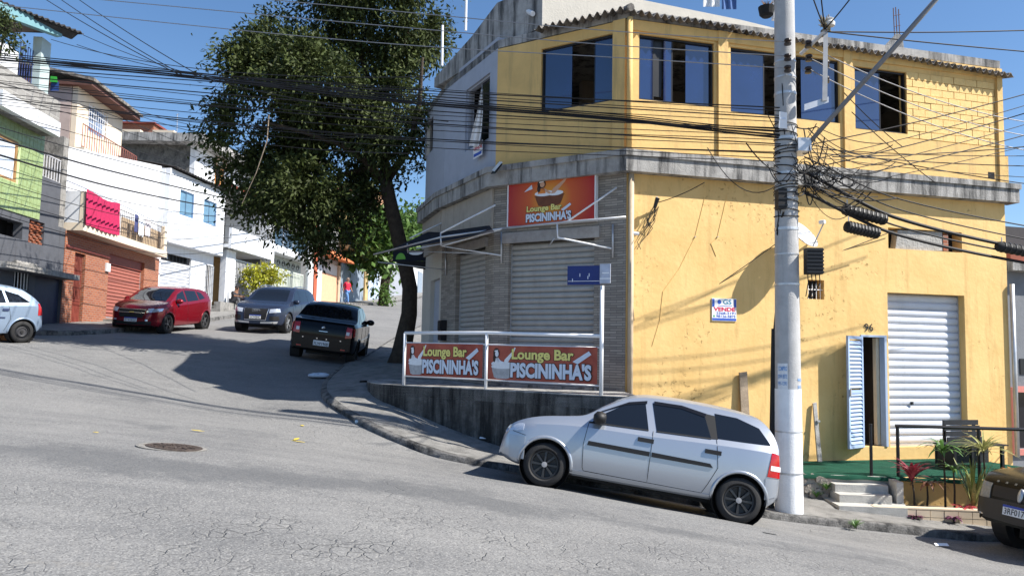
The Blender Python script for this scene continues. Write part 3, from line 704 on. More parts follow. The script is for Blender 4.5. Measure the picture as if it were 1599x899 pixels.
# parapet behind the eaves and the heavy sloping fascia over the side
K = PC.pt(PC.uv(848, 42)[0], 0, 0); PP = Plane(tuple(K)[:2], tuple(K + PF.d)[:2])
kl = (UR * 1.0) - (K - PF.a).dot(PF.d)
part('parapet', M['pale'], bar, lambda b: b.prism([PP.pt(0, 6.12, 0), PP.pt(kl * .80, 6.0, 0), PP.pt(kl * .80, 6.52, 0), PP.pt(kl * .45, 6.84, 0), PP.pt(0, 7.08, 0)], PP.n * -.15))
EE = at(680, 127, 17.6); K2 = at(777, 59, 15.06)
def fascia(b):
    top = [(K.x, K.y, 7.0), (K2.x, K2.y, 6.98), (-.95, 16.2, 6.75), (EE.x, EE.y, 6.30)]; bot = [6.12, 6.12, 6.11, 6.08]
    ln_ = [(p[0], p[1]) for p in top]; b.band(ln_, -.5, .03, bot, [p[2] for p in top])
part('fascia', M['slab'], bar, fascia, sharp=30)
part('vent_pipe', M['white'], bar, lambda b: b.tube([at(822, 17, 14.62), at(832, 22, 14.3)], .05, 10))
for px, y0, y1 in ((690, 40, 95), (727, -10, 40)):
    part('roof_post', M['white'], bar, lambda b: b.tube([at(px, y1 + 8, 17.2), at(px + 1, y0, 17.2)], .03, 8))
# downpipe at the corner
part('downpipe', mat('tan_pipe', (.50, .40, .28), .6, .1, 8), bar, lambda b: b.tube([PF.pt(.07, -2.0, .06), PF.pt(.07, ZS0, .06)], .05, 10), smooth=True)
part('downpipe', MATS['yellow_paint_soft'], bar, lambda b: b.tube([PF.pt(.02, ZS1 + .05, .07), PF.pt(.02, ZT, .07)], .05, 10), smooth=True)
part('drain_stub', M['white'], bar, lambda b: b.tube([PF.pt(.06, 2.06, .06), PF.pt(.20, 2.05, .10)], .03, 8))
part('downpipe', M['steel'], bar, lambda b: b.tube([PF.pt(UR + .05, -1.9, .06), PF.pt(UR + .05, 1.5, .06)], .045, 10), smooth=True)
part('brick_stub', M['ybrick'], bar, lambda b: b.box(FR[0] + .02, FR[0] + .3, FR[1] + .3, FR[1] + .6, ZS1, 4.2))
part('hole_patch', M['dark'], bar, lambda b: b.pbox(PF, *PF.rect(1543, 269, 1553, 279), .001, .004))  # flat black plate; the shade inside a hole is only painted
# pillar stump with starter bars, roof-top
stp = thing('column_stub', at(1398, 62, 16.6), 'unfinished concrete column stub with rusty starter bars above the roof', 'column')
part('stub', M['slab'], stp, lambda b: b.hexa([at(x, y, 16.6 + d) for d in (0, .3) for x, y in ((1375, 78), (1412, 78), (1409, 55), (1400, 52))]))
for x in (1397, 1401, 1405):
    part('rebar', mat('rust', (.16, .07, .035), .9, .3, 20), stp, lambda b: b.tube([at(x, 60, 16.7), at(x + random.uniform(-3, 1), random.uniform(10, 18), 16.7)], .010, 5))
for q in (25, 42):
    part('stirrup', MATS['rust'], stp, lambda b: b.tube([at(1396, q, 16.68), at(1406, q - 2, 16.68)], .006, 5))
# laundry and plant pot on the roof
lw_ = thing('rooftop_laundry', at(1125, 20, 16.5), 'white and blue clothes hung above the roof parapet', 'laundry')
for x0, x1, m in ((1098, 1124, 'white'), (1127, 1150, 'denim')):
    mm = M['white'] if m == 'white' else mat('denim', (.10, .19, .42), .85, .15, 8, .3)
    b = MB(); b.grid([[at(x0 + (x1 - x0) * i / 8, y, 16.5 + .05 * math.sin(i * 1.7 + y)) for i in range(9)] for y in (-22, -8, 3, 11 if m == 'white' else 15)]); b.build('cloth', mm, lw_, smooth=True)
part('line', M['cable'], lw_, lambda b: b.tube([at(1040, -24, 16.5), at(1090, -21, 16.5), at(1195, -20, 16.5)], .006, 5))
rp = thing('roof_plant_pot', at(1200, 28, 16.2), 'dark pot with dry plant beside a white post on the roof edge', 'plant pot')
part('pot', M['dark'], rp, lambda b: b.lathe([(.10, 0), (.15, .05), (.18, .22), (.15, .22)], 12, Matrix.Translation(at(1197, 27, 16.2))))
part('dry_stems', mat('dry_leaf', (.28, .15, .06), .9, .3, 12), rp, lambda b: [b.tube([at(1197, 12, 16.2), at(1197 + random.uniform(-11, 11), random.uniform(0, 9), 16.2 + random.uniform(-.2, .2))], [.012, .004], 4) for _ in range(16)])
part('post', M['white'], rp, lambda b: b.box(at(1207, 30, 16.3).x, at(1214, 30, 16.3).x, 16.25, 16.4, at(1207, 30, 16.3).z, 8.2))

# ---- awning frame and the blue awning further along
aw = thing('awning_frame', PC.pt(0, 2.2, .3), 'bent bare metal awning frame hanging over the bar shutters', 'awning frame')
zr = 2.28
def P3(P, px, py, o): return P.pt(*P.uv(px, py, o), o)
rods = [('front_rail', [P3(PC, 977, 339, .45), P3(PC, 880, 347, .5), P3(PC, 785, 357, .55)], .022), ('front_rail', [P3(PC, 785, 357, .55), P3(PS, 690, 370, .95), at(584, 397, 17.6)], .02),
        ('stay', [P3(PC, 963, 293, .02), P3(PC, 884, 347, .5)], .016), ('stay', [P3(PS, 774, 320, .05), P3(PS, 688, 364, .95)], .018), ('stay', [P3(PS, 690, 348, .04), at(640, 372, 17.3)], .016),
        ('arm', [P3(PC, 870, 349, .5), P3(PC, 871, 371, .5), P3(PC, 955, 388, .06)], .018), ('strut', [P3(PC, 866, 372, .4), P3(PC, 857, 384, .35)], .010),
        ('arm', [P3(PC, 785, 357, .55), P3(PS, 690, 384, .9), P3(PC, 783, 399, .03)], .016), ('bracket', [P3(PC, 957, 350, .03), P3(PC, 957, 402, .03)], .018), ('bracket', [P3(PC, 783, 362, .03), P3(PC, 783, 411, .03)], .018),
        ('bracket', [P3(PS, 696, 385, .03), P3(PS, 696, 430, .03)], .018), ('strut', [P3(PS, 636, 392, .9), P3(PS, 763, 396, .03)], .012), ('strut', [at(590, 409, 17.4), P3(PS, 695, 421, .03)], .012), ('strut', [at(636, 380, 17.3), at(637, 395, 17.3)], .014), ('strut', [P3(PS, 688, 364, .95), P3(PS, 689, 384, .95)], .016), ('strut', [P3(PS, 650, 388, 1.2), P3(PS, 748, 370, .1)], .012)]
for nm, pts, r_ in rods:
    part(nm, M['white'] if nm in ('stay', 'arm') else M['steel'], aw, lambda b: b.tube(pts, r_, 8), smooth=True)
av = thing('blue_awning', at(640, 390, 18), 'dark blue fabric awning with green and white pattern beside the tree', 'awning')
A = [P3(PT, 668, 345, .1), P3(PC, 785, 358, .5), at(584, 397, 17.0), P3(PS, 690, 371, .9)]
navy = mat('navy_canvas', (.007, .009, .018), .9, .2, 3)
b = MB(); b.grid([[P3(PS, 764, 352, .06).lerp(P3(PT, 668, 362, .06), t) for t in (0, .5, 1)], [P3(PS, 772, 360, .6).lerp(at(600, 393, 17.8), t) + Vector((0, 0, -.02)) for t in (0, .5, 1)]]); b.build('canopy', navy, av)
AP = Plane(tuple(at(612, 390, 19.4))[:2], tuple(at(668, 390, 19.0))[:2])
a = AP.rect(614, 391, 667, 408); part('valance', navy, av, lambda b: b.pbox(AP, *a, -.01, .01))
part('valance_skirt', M['dark'], av, lambda b: b.pprism(AP, [AP.uv(614, 408), AP.uv(667, 408), AP.uv(667, 421), AP.uv(652, 419)], -.015, .005))
def disc(b, P, px, py, ru, rz, o, half=True):
    u, z = P.uv(px, py); n = 14; b.pprism(P, [(u + ru * math.cos(t), z + rz * math.sin(t)) for t in np.linspace(0, math.pi if half else 2 * math.pi * (1 - 1 / n), n)], o, o + .004)
part('green_motif', mat('lime_print', (.16, .42, .06), .7), av, lambda b: disc(b, AP, 626, 405, .14, .16, .012))
part('white_motif', M['white'], av, lambda b: disc(b, AP, 650, 394, -.2, -.07, .012))

# ---- lit-less signs
def gradient_red(name, cx, cy, cz, rad):
    m = bpy.data.materials.new(name); m.use_nodes = True; n, l = nodes_of(m); b = n['Principled BSDF']; b.inputs['Roughness'].default_value = .5
    g = n.new('ShaderNodeNewGeometry'); vm = n.new('ShaderNodeVectorMath'); vm.operation = 'DISTANCE'; vm.inputs[1].default_value = (cx, cy, cz); l.new(g.outputs['Position'], vm.inputs[0])
    r = n.new('ShaderNodeValToRGB'); l.new(vm.outputs['Value'], r.inputs[0]); r.color_ramp.elements[0].color = (.75, .36, .02, 1); r.color_ramp.elements[0].position = .08 * rad
    e = r.color_ramp.elements[1]; e.color = (.42, .014, .010, 1); e.position = min(1, 1.0 * rad); e2 = r.color_ramp.elements.new(.5 * rad); e2.color = (.60, .10, .012, 1)
    l.new(r.outputs[0], b.inputs['Base Color']); return m
skin = mat('printed_skin', (.62, .36, .24), .6, .05, 9); hairp = mat('printed_hair', (.045, .022, .016), .6); foam = mat('printed_foam', (.80, .82, .85), .6, .06, 20)
tubm = mat('printed_tub', (.16, .05, .02), .6, .2, 12); tubg = mat('printed_grey_tub', (.42, .42, .43), .6, .25, 14); lemon = mat('printed_yellow', (.82, .72, .22), .6, .05, 9); silver = mat('printed_silver', (.66, .72, .82), .6, .06, 9); ink = mat('printed_ink', (.02, .012, .012), .6)
def bather(parent, P, r, o, tub, flip):
    """Generic cartoon of somebody in a foam bath with one leg up: tub, foam, head, arm, leg as flat print."""
    u0, u1, z0, z1 = r; s = -1 if flip else 1; U = lambda a: (u1 - (u1 - u0) * a) if flip else (u0 + (u1 - u0) * a); Z = lambda a: z0 + (z1 - z0) * a
    def blob(nm, m, pts, k): part(nm, m, parent, lambda b: b.pprism(P, [(U(a), Z(c)) for a, c in pts], o, o + .002 + .0012 * k))
    el = lambda cx, cy, rx, ry, n=16: [(cx + rx * math.cos(t), cy + ry * math.sin(t)) for t in np.linspace(0, 2 * math.pi, n, endpoint=False)]
    blob('tub', tub, [(.10, .38), (.90, .38), (.86, .22), (.80, .04), (.68, .0), (.32, .0), (.20, .04), (.14, .22)], 0)
    blob('tub_rim', foam if tub is tubg else tubm, el(.5, .37, .42, .06), 1)
    blob('foam', foam, el(.36, .46, .27, .10), 2); blob('foam', foam, el(.66, .44, .22, .09), 3)
    blob('leg', skin if tub is tubm else foam, [(.55, .42), (.66, .44), (.92, .80), (1.0, .97), (.965, .99), (.86, .84), (.60, .60)], 4)
    blob('arm', skin if tub is tubm else foam, [(.26, .62), (.34, .66), (.56, .46), (.50, .42)], 5)
    blob('body', mat('printed_orange', (.70, .22, .04), .6) if tub is tubm else foam, [(.20, .64), (.36, .66), (.40, .46), (.18, .46)], 5)
    blob('hair', hairp, el(.28, .80, .115, .16), 6); blob('hair', hairp, el(.21, .64, .05, .13), 6)
    blob('face', skin if tub is tubm else foam, el(.305, .775, .065, .095), 7); blob('headband', foam, [(.22, .88), (.34, .90), (.35, .86), (.22, .84)], 8)
def lettering(parent, P, r, o, flip, sl=0.0):
    u0, u1, z0, z1 = r; U = lambda a: (u1 - (u1 - u0) * a) if flip else (u0 + (u1 - u0) * a); Z = lambda a: z0 + (z1 - z0) * a
    def put(nm, tx, m, a0, a1, c0, c1, oo, bold, sh=0):
        ua, ub = sorted((U(a0), U(a1))); text_on(parent, nm, tx, m, P, ua, ub, Z(c0), Z(c1), oo, bold=bold, shear=sh, flip=flip)
    put('lettering_shadow', "Lounge Bar", ink, .0, .80, .50, .99, o + .002, .075); put('lettering', "Lounge Bar", lemon, .012, .79, .52, .98, o + .0045, .035)
    put('lettering_shadow', "PISCININHA'S", ink, -.01, 1.01, -.03, .55, o + .0065, .09); put('lettering', "PISCININHA'S", silver, .0, 1.0, .0, .53, o + .009, .05)
    part('cup', silver, parent, lambda b: b.pprism(P, [(U(a), Z(c)) for a, c in ((.78, .60), (.84, .52), (1.0, .84), (.97, .95))], o + .010, o + .012))

u, z = PC.uv(795, 319, .1); 
rs = [PC.uv(795, 283, .1), PC.uv(930, 263, .1), PC.uv(928, 342, .1), PC.uv(793, 355, .1)]
su0, su1 = (rs[1][0] + rs[2][0]) / 2, (rs[0][0] + rs[3][0]) / 2; sz0, sz1 = (rs[2][1] + rs[3][1]) / 2, (rs[0][1] + rs[1][1]) / 2
sb = thing('bar_signboard', PC.pt(su0, sz0, .08), 'large red bar signboard with yellow glow above the wide shutter', 'signboard')
cc = PC.pt((su0 + su1) / 2, sz0 + .5 * (sz1 - sz0), .1)
part('panel', gradient_red('red_glow_print', *cc, .9), sb, lambda b: b.pbox(PC, su0, su1, sz0, sz1, .02, .10))
part('frame', M['white'], sb, lambda b: (b.pbox(PC, su0 - .02, su0, sz0 - .02, sz1 + .02, .01, .115), b.pbox(PC, su1, su1 + .02, sz0 - .02, sz1 + .02, .01, .115), b.pbox(PC, su0, su1, sz1, sz1 + .02, .01, .115), b.pbox(PC, su0, su1, sz0 - .02, sz0, .01, .115)))
W_, H_ = su1 - su0, sz1 - sz0; LU = lambda a: su1 - W_ * a
bather(sb, PC, (LU(.70), LU(.28), sz0 + .36 * H_, sz0 + .95 * H_), .1005, tubm, True)
lettering(sb, PC, (LU(.745), LU(.22), sz0 + .05 * H_, sz0 + .40 * H_), .1045, True)
part('bottle_motif', silver, sb, lambda b: b.pprism(PC, [(LU(.19), sz0 + .70 * H_), (LU(.28), sz0 + .84 * H_), (LU(.29), sz0 + .75 * H_)], .1005, .103))
for a in (.12, .5, .88): part('bracket', M['steel'], sb, lambda b: b.pbox(PC, LU(a) - .015, LU(a) + .015, sz0 + .02, sz0 + .06, .001, .019))
# ================================================================== raised bar terrace, its wall and the white railing with banners
TA, TB, TC = Vector((-1.94, 14.1, 0)), Vector((-.42, 13.3, 0)), Vector((1.41, 12.0, 0)); ZTR = -.68
tl = [(2.02, 11.72), (1.41, 11.93), (.5, 12.55), (-.42, 13.22), (-1.2, 13.68), (-1.94, 14.03), (-2.5, 14.55), (-2.85, 15.3), (-2.95, 16.2)]
tl = [tuple(p) for p in smooth_line(tl, 1)]
rt = thing('retaining_wall', (0, 13, -1.6), 'blackened curved retaining wall carrying the bar terrace', 'wall')
part('wall', M['moss'], rt, lambda b: b.band(tl, -.18, 0, -2.6, ZTR - .01), sharp=40)
part('end_wall', M['moss'], rt, lambda b: b.hexa([Vector((*p, z)) for z in (-2.6, ZTR - .012) for p in ((2.03, 11.74), (1.87, 11.78), (1.80, 13.3), (1.955, 13.28))]))
part('terrace_floor', M['slab'], rt, lambda b: b.prism([Vector((p[0], p[1], ZTR - .2)) for p in tl] + [Vector((*p, ZTR - .2)) for p in ((-2.2, 18.2), (-1.64, 17.3), (-.40, 14.78), (1.94, 13.28))], (0, 0, .205)))
rl = thing('terrace_railing', (TB.x, TB.y, ZTR), 'white tubular railing along the bar terrace', 'railing')
R1, R2 = Plane(tuple(TA)[:2], tuple(TB)[:2]), Plane(tuple(TB)[:2], tuple(TC)[:2]); ZR = .27
for q in (TA, TB): part('post', M['white'], rl, lambda b: b.tube([q + Vector((0, 0, ZTR - .05)), q + Vector((0, 0, ZR))], .028, 10), smooth=True)
part('top_rail', M['white'], rl, lambda b: b.tube([TA + Vector((0, 0, ZR)), TB + Vector((0, 0, ZR + .015)), TC + Vector((0, 0, ZR - .03))], .03, 10), smooth=True)
for z0_, z1_ in ((.095, .06), (-.51, -.53)):
    part('mid_rail', M['white'], rl, lambda b: b.tube([TA + Vector((0, 0, z0_)), TB + Vector((0, 0, z0_ - .01)), TC + Vector((0, 0, z1_))], .012, 8), smooth=True)
for P, nm, mx, st in ((R1, 'short printed lounge bar banner on the railing section nearer the tree', .30, 0), (R2, 'long printed lounge bar banner on the railing beside the street name post', .30, 1)):
    u0, u1 = .06, P.len - .06; z1, z0 = (.085, -.495) if not st else (.065, -.505)
    bn = thing('banner', P.pt(u0, z0, 0), nm, 'banner'); w = u1 - u0; h = z1 - z0
    part('sheet', mat('banner_red', (.36, .045, .03), .55, .35, 2.2, col2=(.50, .12, .07)), bn, lambda b: b.pbox(P, u0, u1, z0, z1, .018, .024))
    bather(bn, P, (u0 + .01 * w, u0 + .27 * w, z0 + .03 * h, z0 + .97 * h), .0245, tubg, False)
    lettering(bn, P, (u0 + .225 * w, u0 + .955 * w, z0 + .08 * h, z0 + .93 * h), .028, False)
# street name post
sp = thing('street_name_post', TC + Vector((0, 0, ZTR)), 'white post with small blue street name plates beside the bar terrace', 'street sign')
ztop = at(941, 446, TC.y).z
part('post', M['white'], sp, lambda b: b.tube([TC + Vector((0, 0, ZTR - .1)), TC + Vector((0, 0, ztop))], .032, 10), smooth=True)
bl = mat('enamel_blue', (.012, .028, .16), .4, .1, 6)
d1 = Vector((-.80, -.45, 0)).normalized(); NP = Plane(tuple(TC + Vector((-.03, 0, 0)))[:2], tuple(TC + Vector((-.03, 0, 0)) + Vector((-.86, .30, 0)))[:2])
zz0, zz1 = at(915, 444, TC.y).z, at(915, 414, TC.y).z
pl_ = part('name_plate', bl, sp, lambda b: b.pbox(NP, .0, .53, zz0, zz1, -.01, .01))
part('plate_line', M['white'], pl_, lambda b: b.pbox(NP, .01, .52, zz0 + .055, zz0 + .062, .0105, .012))
for u_, zz in ((.44, .05), (.32, .13), (.17, .13), (.19, .09)): part('worn_letter', silver, pl_, lambda b: b.pbox(NP, u_, u_ + .012, zz0 + zz, zz0 + zz + .05, .0105, .012))
NQ = Plane(tuple(TC + Vector((-.03, -.03, 0)))[:2], tuple(TC + Vector((.15, -.10, 0)))[:2])
pl_ = part('name_plate', mat('sunlit_plate', (.42, .46, .56), .35, .2, 9), sp, lambda b: b.pbox(NQ, -.01, .16, zz0 + .02, zz1 + .02, -.01, .01))  # sunlight put into this plate's pale colour; the other stays blue
part('plate_line', M['white'], pl_, lambda b: b.pbox(NQ, -.01, .16, zz0 + .085, zz0 + .10, .0105, .012))
part('worn_letter', M['white'], pl_, lambda b: b.pbox(NQ, .03, .14, zz0 + .17, zz0 + .19, .0105, .012))
# FOR SALE notices
fs_ = thing('for_sale_sign', PF.pt(*PF.uv(1130, 484), .01), 'white and blue VENDE notice on the yellow facade', 'notice')
a = PF.rect(1111, 466, 1149, 501); w, h = a[1] - a[0], a[3] - a[2]; q = lambda x0, x1, y0, y1: (a[0] + w * x0, a[0] + w * x1, a[2] + h * y0, a[2] + h * y1)
part('board', M['white'], fs_, lambda b: b.pbox(PF, *a, .004, .02))
nb = mat('notice_blue', (.03, .10, .48), .5, .05); nr = mat('notice_red', (.62, .02, .08), .5, .05)
for r_, m in ((q(.01, .10, .62, .97), nb), (q(.90, .99, .62, .97), nb), (q(.01, .99, .02, .12), nb)): part('band', m, fs_, lambda b: b.pbox(PF, *r_, .0205, .0225))
part('emblem', nb, fs_, lambda b: b.pprism(PF, [(a[0] + w * (.30 + .08 * math.cos(t)), a[2] + h * (.84 + .10 * math.sin(t))) for t in np.linspace(0, 6.28, 12, endpoint=False)], .0205, .0225))
for tx, m, r_, bo in (('GS', mat('notice_teal', (.03, .22, .36), .5), q(.45, .80, .74, .96), .02), ('VENDE', nr, q(.06, .95, .43, .61), .035), ('2368-2191', nb, q(.17, .96, .29, .40), .015), ('98126-5875', nb, q(.17, .96, .15, .26), .015)):
    text_on(fs_, 'lettering', tx, m, PF, *r_, .023, bold=bo)
part('small_print', nb, fs_, lambda b: b.pbox(PF, *q(.25, .82, .66, .685), .0205, .022)); part('phone_icon', mat('notice_green', (.03, .32, .12), .5), fs_, lambda b: b.pbox(PF, *q(.05, .11, .16, .25), .0205, .022))
vs_ = thing('window_for_sale_sign', P3(PS, 745, 232, .12), 'small white VENDE card hanging below the open side window', 'notice')
CP = PS; c_ = PS.rect(738, 222, 752, 245, .12)
part('card', M['white'], vs_, lambda b: b.pbox(PS, *c_, .10, .106))
text_on(vs_, 'lettering', 'VENDE', nr, PS, c_[0] + .01, c_[1] - .01, c_[2] + .5 * (c_[3] - c_[2]), c_[2] + .72 * (c_[3] - c_[2]), .108, bold=.03, flip=True)
part('small_print', nb, vs_, lambda b: b.pbox(PS, c_[0] + .03, c_[1] - .03, c_[2] + .1 * (c_[3] - c_[2]), c_[2] + .3 * (c_[3] - c_[2]), .107, .109))
ct = thing('white_curtain', P3(PS, 745, 180, .1), 'white curtain blown out of the open side window', 'curtain')
b = MB(); b.grid([[P3(PS, x0 + (x1 - x0) * i / 5, y, .16 - .05 * math.sin(i * 2.0)) for i in range(6)] for y, x0, x1 in ((140, 751, 754), (175, 745, 754), (205, 737, 752), (228, 732, 748))]); b.build('cloth', M['white'], ct, smooth=True)
# electrical bits on the slab
lampm = thing('broken_floodlight', P3(PC, 778, 262, .25), 'broken floodlight bracket on the concrete band above the bar', 'lamp')
part('bracket', M['steel'], lampm, lambda b: b.tube([P3(PC, 780, 262, .1), P3(PC, 783, 254, .4)], .02, 6)); part('housing', M['black'], lampm, lambda b: b.hexa([P3(PC, x, y, o) for o in (.3, .42) for x, y in ((766, 272), (774, 271), (785, 256), (778, 253))])); part('shade', M['steel'], lampm, lambda b: b.hexa([P3(PC, x, y, o) for o in (.43, .45) for x, y in ((768, 266), (772, 268), (784, 254), (780, 252))]))
# ================================================================== lower terrace in front of number 96
ZG = -1.91; PG = Plane(tuple(PF.pt(3.04, 0, 1.435))[:2], tuple(PF.pt(5.27, 0, 2.29))[:2])      # the terrace edge follows the street, not the facade
gu0 = PG.uv(1246, 737)[0]; x0 = PG.uv(1294, 745)[0]; x1 = PG.uv(1396, 745)[0]; gu1 = PG.uv(1760, 745)[0]
def onPF(p): return (p - PF.a).dot(PF.d)
tr = thing('front_terrace', PG.pt(x1, -2.4, 0), 'low terrace with yellow front wall below number 96', 'terrace')
def slab_poly(ua, ub, zz): return [PG.pt(ua, zz, -.02), PG.pt(ub, zz, -.02), PF.pt(onPF(PG.pt(ub, 0, 0)), zz, .002), PF.pt(onPF(PG.pt(ua, 0, 0)), zz, .002)]
part('base', M['yellow'], tr, lambda b: b.prism(slab_poly(x1, gu1, -2.9), (0, 0, 2.9 + ZG - .012))); part('base', M['step'], tr, lambda b: b.prism(slab_poly(gu0, x1 - .004, -2.9), (0, 0, 2.9 + ZG - .014)))
ca = thing('green_carpet', PG.pt(x0, ZG, 0), 'green artificial turf mat covering the terrace floor', 'carpet')
rows = []
for j in range(9):
    t = j / 8; rows.append([])
    for i in range(61):
        f_ = PG.pt(gu0 + (gu1 - gu0) * i / 60, 0, .03 + .015 * math.sin(i * .8)); k_ = PF.pt(onPF(f_), 0, .02); q = k_.lerp(f_, t); q.z = ZG + .010 * math.sin(i * .9) * math.sin(j * 1.3) - (.02 if j == 8 else 0); rows[-1].append(q)
rows.append([p - Vector((0, 0, .05)) for p in rows[-1]]); b = MB(); b.grid(rows); b.build('turf', M['green'], ca, smooth=True)
stn = thing('stone_footing', PG.pt(gu0, -2.4, .05), 'rough rubble footing with weeds beside the utility pole', 'stone wall')
for i in range(26):
    cx, cz = random.uniform(0, x0 - gu0), random.uniform(-.40, -.05); w = random.uniform(.10, .2); hh = random.uniform(.08, .15)
    me_b = MB(); cpt = PG.pt(gu0 + cx, ZG + cz, -.04 + random.uniform(-.03, .03)); pts = []
    for k in range(10):
        t = k * .628; pts.append(cpt + PG.d * (w / 2 * math.cos(t) * random.uniform(.8, 1.1)) + Vector((0, 0, hh / 2 * math.sin(t) * random.uniform(.8, 1.1))))
    me_b.prism(pts, PG.n * random.uniform(.05, .12)); me_b.build('stone', M['stone'], stn)
sts = thing('concrete_steps', PG.pt(x0 + .5, -2.4, .3), 'crooked concrete steps up to the green terrace', 'steps')
def stepbox(b, ua, ub, z0, z1, o0, o1, sk=0): b.hexa([PG.pt(ua, z0, o0), PG.pt(ub, z0, o0), PG.pt(ub - sk, z0, o1), PG.pt(ua + sk * .3, z0, o1), PG.pt(ua, z1, o0), PG.pt(ub, z1, o0), PG.pt(ub - sk, z1, o1), PG.pt(ua + sk * .3, z1, o1)])
part('step', M['step'], sts, lambda b: stepbox(b, x0 + .02, x1 - .12, -2.8, -2.03, -.01, .22, .05)); part('step', M['step'], sts, lambda b: stepbox(b, x0, x1 - .10, -2.8, -2.15, -.012, .46, .10)); part('step', M['step'], sts, lambda b: stepbox(b, x0 - .12, x1 + .12, -2.8, -2.27, -.014, .74, .2))
part('cheek', M['step'], sts, lambda b: b.pprism(PG, [(x1 - .10, -2.8), (x1, -2.8), (x1, ZG - .03), (x1 - .10, ZG - .03)], .0, .38))
pu0, pu1 = PG.uv(1366, 800, .72)[0], PG.uv(1600, 800, .72)[0]
pb = thing('planter_bed', PG.pt(pu0, -2.5, .7), 'low planter of cream tiles in front of the terrace', 'planter')
part('kerb_wall', M['grout'], pb, lambda b: b.pbox(PG, pu0, pu1, -2.95, -2.285, .58, .71)); part('soil', M['earth'], pb, lambda b: b.pbox(PG, x1 + .13, pu1, -2.95, -2.35, -.015, .58))
tw, th_ = .20, .105; tme = MB(); gq = lambda u, o, z: PG.d * u + PG.n * o + Vector((0, 0, z)); c = .005
tme.hexa([gq(c, 0, c), gq(tw - c, 0, c), gq(tw - c, .014, c), gq(c, .014, c), gq(c, 0, th_ - c), gq(tw - c, 0, th_ - c), gq(tw - c, .014, th_ - c), gq(c, .014, th_ - c)])
tme = mesh('tile', tme.v, tme.f); tme.materials.append(M['creamtile'])
for r_ in range(4):
    u = pu0
    while u < pu1 - tw:
        link('tile', tme, None, pb, PG.pt(u, -2.29 - (r_ + 1) * th_, .711 + random.uniform(-.002, .002))); u += tw
part('coping', M['creamtile'], pb, lambda b: b.pbox(PG, pu0 - .01, pu1 + .01, -2.283, -2.262, .57, .725))
br = thing('terrace_handrail', PG.pt(x1, ZG, -.08), 'black metal handrail at the edge of the green terrace', 'railing')
hu = PG.uv(1402, 700, -.08)[0]
for u_ in (hu, hu + 1.24, hu + 2.48, hu + 3.7): part('post', M['black'], br, lambda b: b.tube([PG.pt(u_, ZG - .1, -.08), PG.pt(u_, ZG + .78, -.08)], .028, 8))
part('rail', M['black'], br, lambda b: b.tube([PG.pt(hu - .03, ZG + .80, -.08), PG.pt(hu + 4.6, ZG + .80, -.08)], .027, 8))
ku = PG.uv(1360, 700, -.08)[0]; bs = thing('black_post', PG.pt(ku, ZG, -.08), 'single black metal post at the top of the steps', 'post')
part('shaft', M['black'], bs, lambda b: b.tube([PG.pt(ku, ZG - .02, -.08), PG.pt(ku, ZG + .80, -.08)], .026, 8)); part('cap', M['rubber'], bs, lambda b: b.tube([PG.pt(ku, ZG + .80, -.08), PG.pt(ku, ZG + .82, -.08)], .03, 8))
# bench against the shutter
bu0, bu1 = PF.uv(1487, 670, 1.0)[0], PF.uv(1542, 670, 1.0)[0]
be = thing('slatted_bench', PF.pt(bu0, ZG, 1), 'dark slatted wooden bench on the green terrace', 'bench'); ben = mat('black_wood', (.020, .022, .026), .5, .25, 8, .3, 50)
zb = PF.uv(1515, 656, 1.0)[1]
for k in range(6): part('slat', ben, be, lambda b: b.hexa([PF.pt(u, zb - .10 - k * .098 + z, .78 + .03 * k + o) for z, e in ((0, 0), (.09, 0)) for u, o in ((bu0, 0), (bu1, 0), (bu1, .025), (bu0, .025))]))
for k in range(4): part('slat', ben, be, lambda b: b.pbox(PF, bu0 - .35, bu1 + .05, ZG + .40, ZG + .425, .92 + k * .12, 1.02 + k * .12))
for u_ in (bu0 + .06, bu1 - .06): part('leg', M['black'], be, lambda b: b.pbox(PF, u_ - .025, u_ + .025, ZG, ZG + .40, 1.32, 1.37)); part('back_leg', M['black'], be, lambda b: b.pbox(PF, u_ - .025, u_ + .025, ZG, zb - .02, .74, .775))
part('leg', M['black'], be, lambda b: b.pbox(PF, bu0 - .33, bu0 - .28, ZG, ZG + .40, 1.0, 1.37)); part('side_board', ben, be, lambda b: b.pbox(PF, bu0 - .34, bu1 + .04, ZG + .06, ZG + .38, .95, .97))
# wooden boards leaning on the facade
for (x, yt, yb, w, nm, lb) in ((1170, 582, 650, .17, 'leaning_plank', 'weathered plank leaning on the facade behind the silver car'), (1283, 630, 712, .09, 'leaning_post', 'thin grey post leaning on the facade beside the louvred door')):
    t_ = thing(nm, PF.pt(PF.uv(x, yb, .3)[0], -1.95, .3), lb, 'plank'); zt_ = PF.uv(x, yt, .15)[1]; uu = PF.uv(x, (yt + yb) / 2, .2)[0]
    part('board', M['wood'] if w > .1 else M['slab'], t_, lambda b: b.hexa([PF.pt(uu - w / 2, -2.0, .16), PF.pt(uu + w / 2, -2.0, .16), PF.pt(uu + w / 2, -2.0, .13), PF.pt(uu - w / 2, -2.0, .13), PF.pt(uu - w / 2 - .02, zt_, .06), PF.pt(uu + w / 2 - .04, zt_ + .02, .06), PF.pt(uu + w / 2 - .04, zt_ + .02, .03), PF.pt(uu - w / 2 - .02, zt_, .03)]))
    part('nail_strip', M['steel'], t_, lambda b: b.pbox(PF, uu - w / 3, uu + w / 3, -1.2, -1.17, .09, .125))
